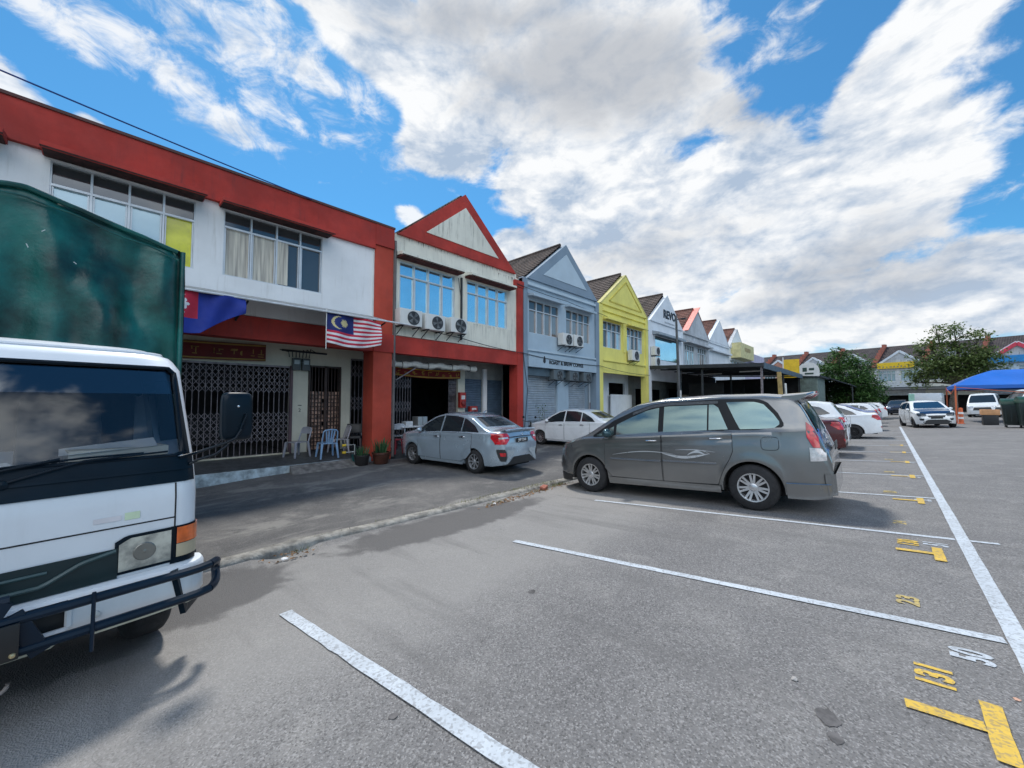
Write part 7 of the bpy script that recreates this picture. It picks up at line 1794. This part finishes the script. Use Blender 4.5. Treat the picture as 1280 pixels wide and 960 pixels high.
# pots with snake plants
POT = mat('brown_glazed_pot', (.075, .028, .018), .35, var=.25, coat=.3); SOIL = mat('soil', (.04, .03, .02), .95)
def pot_plant(x, y, r0, h, label, m, plant='snake', n=34, z=None, lh=.42, seed=1):
    t = thing('potted_plant', label, 'plant', (x, y, ground_z(x, y) if z is None else z)); r = random.Random(seed)
    MB().lathe([(r0*.72, 0), (r0*.80, .02), (r0*.98, h*.8), (r0*1.06, h*.84), (r0*1.06, h), (r0*.94, h), (r0*.92, h*.9), (.001, h*.88)], (0, 0, 0), 'z', 26).build('pot', m, t, smooth=True, angle=40)
    MB().lathe([(r0*.92, h*.9), (.001, h*.92)], (0, 0, 0), 'z', 16, False).build('soil', SOIL, t)
    mb = MB()
    for _ in range(n):
        a, d = r.uniform(0, 6.28), r.uniform(0, r0*.8); bx, by = d*math.cos(a), d*math.sin(a); L = lh*r.uniform(.55, 1.1); lean = r.uniform(.05, .40 if plant == 'snake' else .8); ph = a + r.uniform(-.6, .6); w = .022*r.uniform(.8, 1.3); tw = r.uniform(0, 3.14)
        for k in range(6):
            u = k/5; ww = w*(1-u**2.5)*(.7+.6*u*(1-u)*2)+.001; cx, cy, cz = bx+lean*L*u*u*math.cos(ph), by+lean*L*u*u*math.sin(ph), h*.9+L*u*(1-.15*lean*u)
            mb.v += [(cx-ww*math.cos(tw), cy-ww*math.sin(tw), cz), (cx+.006*math.sin(tw), cy-.006*math.cos(tw), cz-.004), (cx+ww*math.cos(tw), cy+ww*math.sin(tw), cz)]
        b = len(mb.v)-18
        for k in range(5):
            for q in range(2): mb.f.append((b+3*k+q, b+3*k+q+1, b+3*k+q+4, b+3*k+q+3))
    mb.build('leaves', leaf_mat('snake_plant_leaves', (.03, .10, .045), (.08, .17, .05)) if 'snake_plant_leaves' not in bpy.data.materials else bpy.data.materials['snake_plant_leaves'], t, smooth=True)
    return t
pot_plant(F+.62, 5.62, .25, .34, 'brown glazed pot of green sword leaved plants in front of the red column', POT, n=46, seed=2)
pot_plant(F+.50, 5.10, .21, .30, 'dark pot of leafy plants left of the brown glazed pot', mat('black_pot', (.02, .018, .018), .5), n=22, lh=.30, seed=4)
t = thing('bucket', 'teal plastic bucket behind the dark plant pot', 'bucket', (F+.20, 5.08, -.30)); MB().lathe([(.09, 0), (.13, .27), (.14, .27), (.14, .29), (.12, .29), (.08, .02), (.001, .02)], n=20).build('bucket_body', mat('teal_plastic', (.01, .11, .11), .4), t, smooth=True)
MB().tube([(.13*math.cos(a), 0, .27+.12*math.sin(a)) for a in [k*math.pi/8 for k in range(9)]], .004, 5).build('bucket_handle', STEEL, t)
MB().tube
# red folded stool frame by the column
t = thing('red_stool', 'red plastic stool just right of the red column', 'stool', (F-.1, 6.50, fz(F)-.0), R(10))
RS = mat('red_stool_plastic', (.25, .03, .04), .5); MB().box(-.15, .15, -.15, .15, .42, .46).build('seat', RS, t, bevel=.015)
for sx in (-1, 1):
    for sy in (-1, 1): MB().bar((sx*.12, sy*.12, .42), (sx*.16, sy*.16, 0), .035).build('leg', RS, t)
plastic_chair(-12.0, 6.95, 160, mat('white_chair_plastic', (.55, .60, .66), .4), 'white plastic chair inside the open veranda of the red gabled shop', False)
WT = mat('white_tabletop', (.62, .63, .63), .5)
t = thing('folding_table', 'white topped folding table just inside the red gabled shop front', 'table', (-11.9, 7.35, fz(-11.9)))
MB().box(-.3, .3, -.45, .45, .70, .73).build('tabletop', WT, t, bevel=.006)
for sy in (-1, 1): MB().bar((-.25, sy*.38, 0), (.25, sy*.36, .70), .025).bar((.25, sy*.38, 0), (-.25, sy*.36, .70), .025).build('leg_frame', STEEL, t)
tag(MB().box(-12.02, -11.76, 7.12, 7.40, fz(-11.9)+.73, fz(-11.9)+.90).build('white_box', WT, bevel=.01), 'small white box standing on the folding table', 'box')
t = thing('steel_cabinet', 'pale steel cabinet inside the dark opening of the red gabled shop', 'cabinet', (-12.5, 8.15, 0)); MB().box(-.2, .2, -.2, .2, 0, .95).build('cabinet_body', mat('cabinet_grey', (.34, .35, .35), .4, .3), t, bevel=.01); MB().box(.201, .21, -.005, .005, .05, 1.1).build('door_gap', GAP, t)
crumple('plastic_bag', -11.35, 7.25, .17, 'light blue plastic bag lying beside the front of the silver sedan', 'bag', mat('blue_bag', (.35, .50, .70), .5), .8)
bpy.data.objects['plastic_bag'].location.z = fz(-11.35)+.01
# tall thin weed in front of the roller shutters
def weed(x, y, h, label, seed, n=60):
    r = random.Random(seed); t = thing('leafy_shrub', label, 'plant', (x, y, ground_z(x, y))); mb = MB(); st = MB()
    for s in range(4):
        ex, ey = r.uniform(-.25, .25), r.uniform(-.3, .3); hh = h*r.uniform(.7, 1); st.tube([(0, 0, 0), (ex*.5, ey*.5, hh*.5), (ex, ey, hh)], [.012, .008, .003], 5)
        for _ in range(n):
            u = r.uniform(.2, 1.05); c = Vector((ex*u, ey*u, hh*u)) + Vector((r.gauss(0, .08), r.gauss(0, .08), r.gauss(0, .05))); d = Vector((r.gauss(0, 1), r.gauss(0, 1), r.gauss(0, .5))).normalized(); q = d.cross(Vector((0, 0, 1))).normalized(); L = r.uniform(.04, .09)
            mb.quad(c, c+d*L*.5+q*L*.3, c+d*L, c+d*L*.5-q*L*.3)
    st.build('stem', BARK, t); mb.build('leaves', bpy.data.materials.get('yellow_green_leaves') or leaf_mat('yellow_green_leaves', (.10, .16, .03), (.22, .28, .05)), t); return t
weed(-10.6, 13.1, 1.9, 'thin yellow green shrub before the left grey roller shutter', 3)
weed(-10.9, 11.4, 1.0, 'small green plant behind the roof of the silver sedan', 6, 30)
# motorbike handlebars behind the sedan: only its top shows
t = thing('motorbike', 'small dark motorbike parked between the silver sedan and the red column', 'motorbike', (-10.3, 11.5, ground_z(-10.3, 11.5)), R(100))
for x in (-.6, .6): wheel(t, x, 0, .28, .09, 8, 1)
MB().tube([(-.62, 0, .62), (-.2, 0, .68), (.2, 0, .60), (.42, 0, .80)], [.09, .13, .09, .05], 10).build('body', PLAST, t, smooth=True)
MB().tube([(.36, -.33, 1.02), (.44, -.15, .98), (.44, .15, .98), (.36, .33, 1.02)], .015, 6).tube([(.6, 0, .3), (.44, 0, .98)], .03, 6).build('handlebar', DRKMET, t)
MB().tube([(-.6, 0, .28), (0, 0, .4), (.5, 0, .55)], .05, 8).build('frame', DRKMET, t)
for sy in (-1, 1): MB().lathe([(.05, 0), (.05, .01)], (.36, sy*.28, 1.16), 'x', 14).build('mirror', DRKMET, t)
MB().lathe([(.07, .46), (.06, .52), (.001, .53)], (0, 0, .9), 'x', 14).build('headlight', CLRL, t)
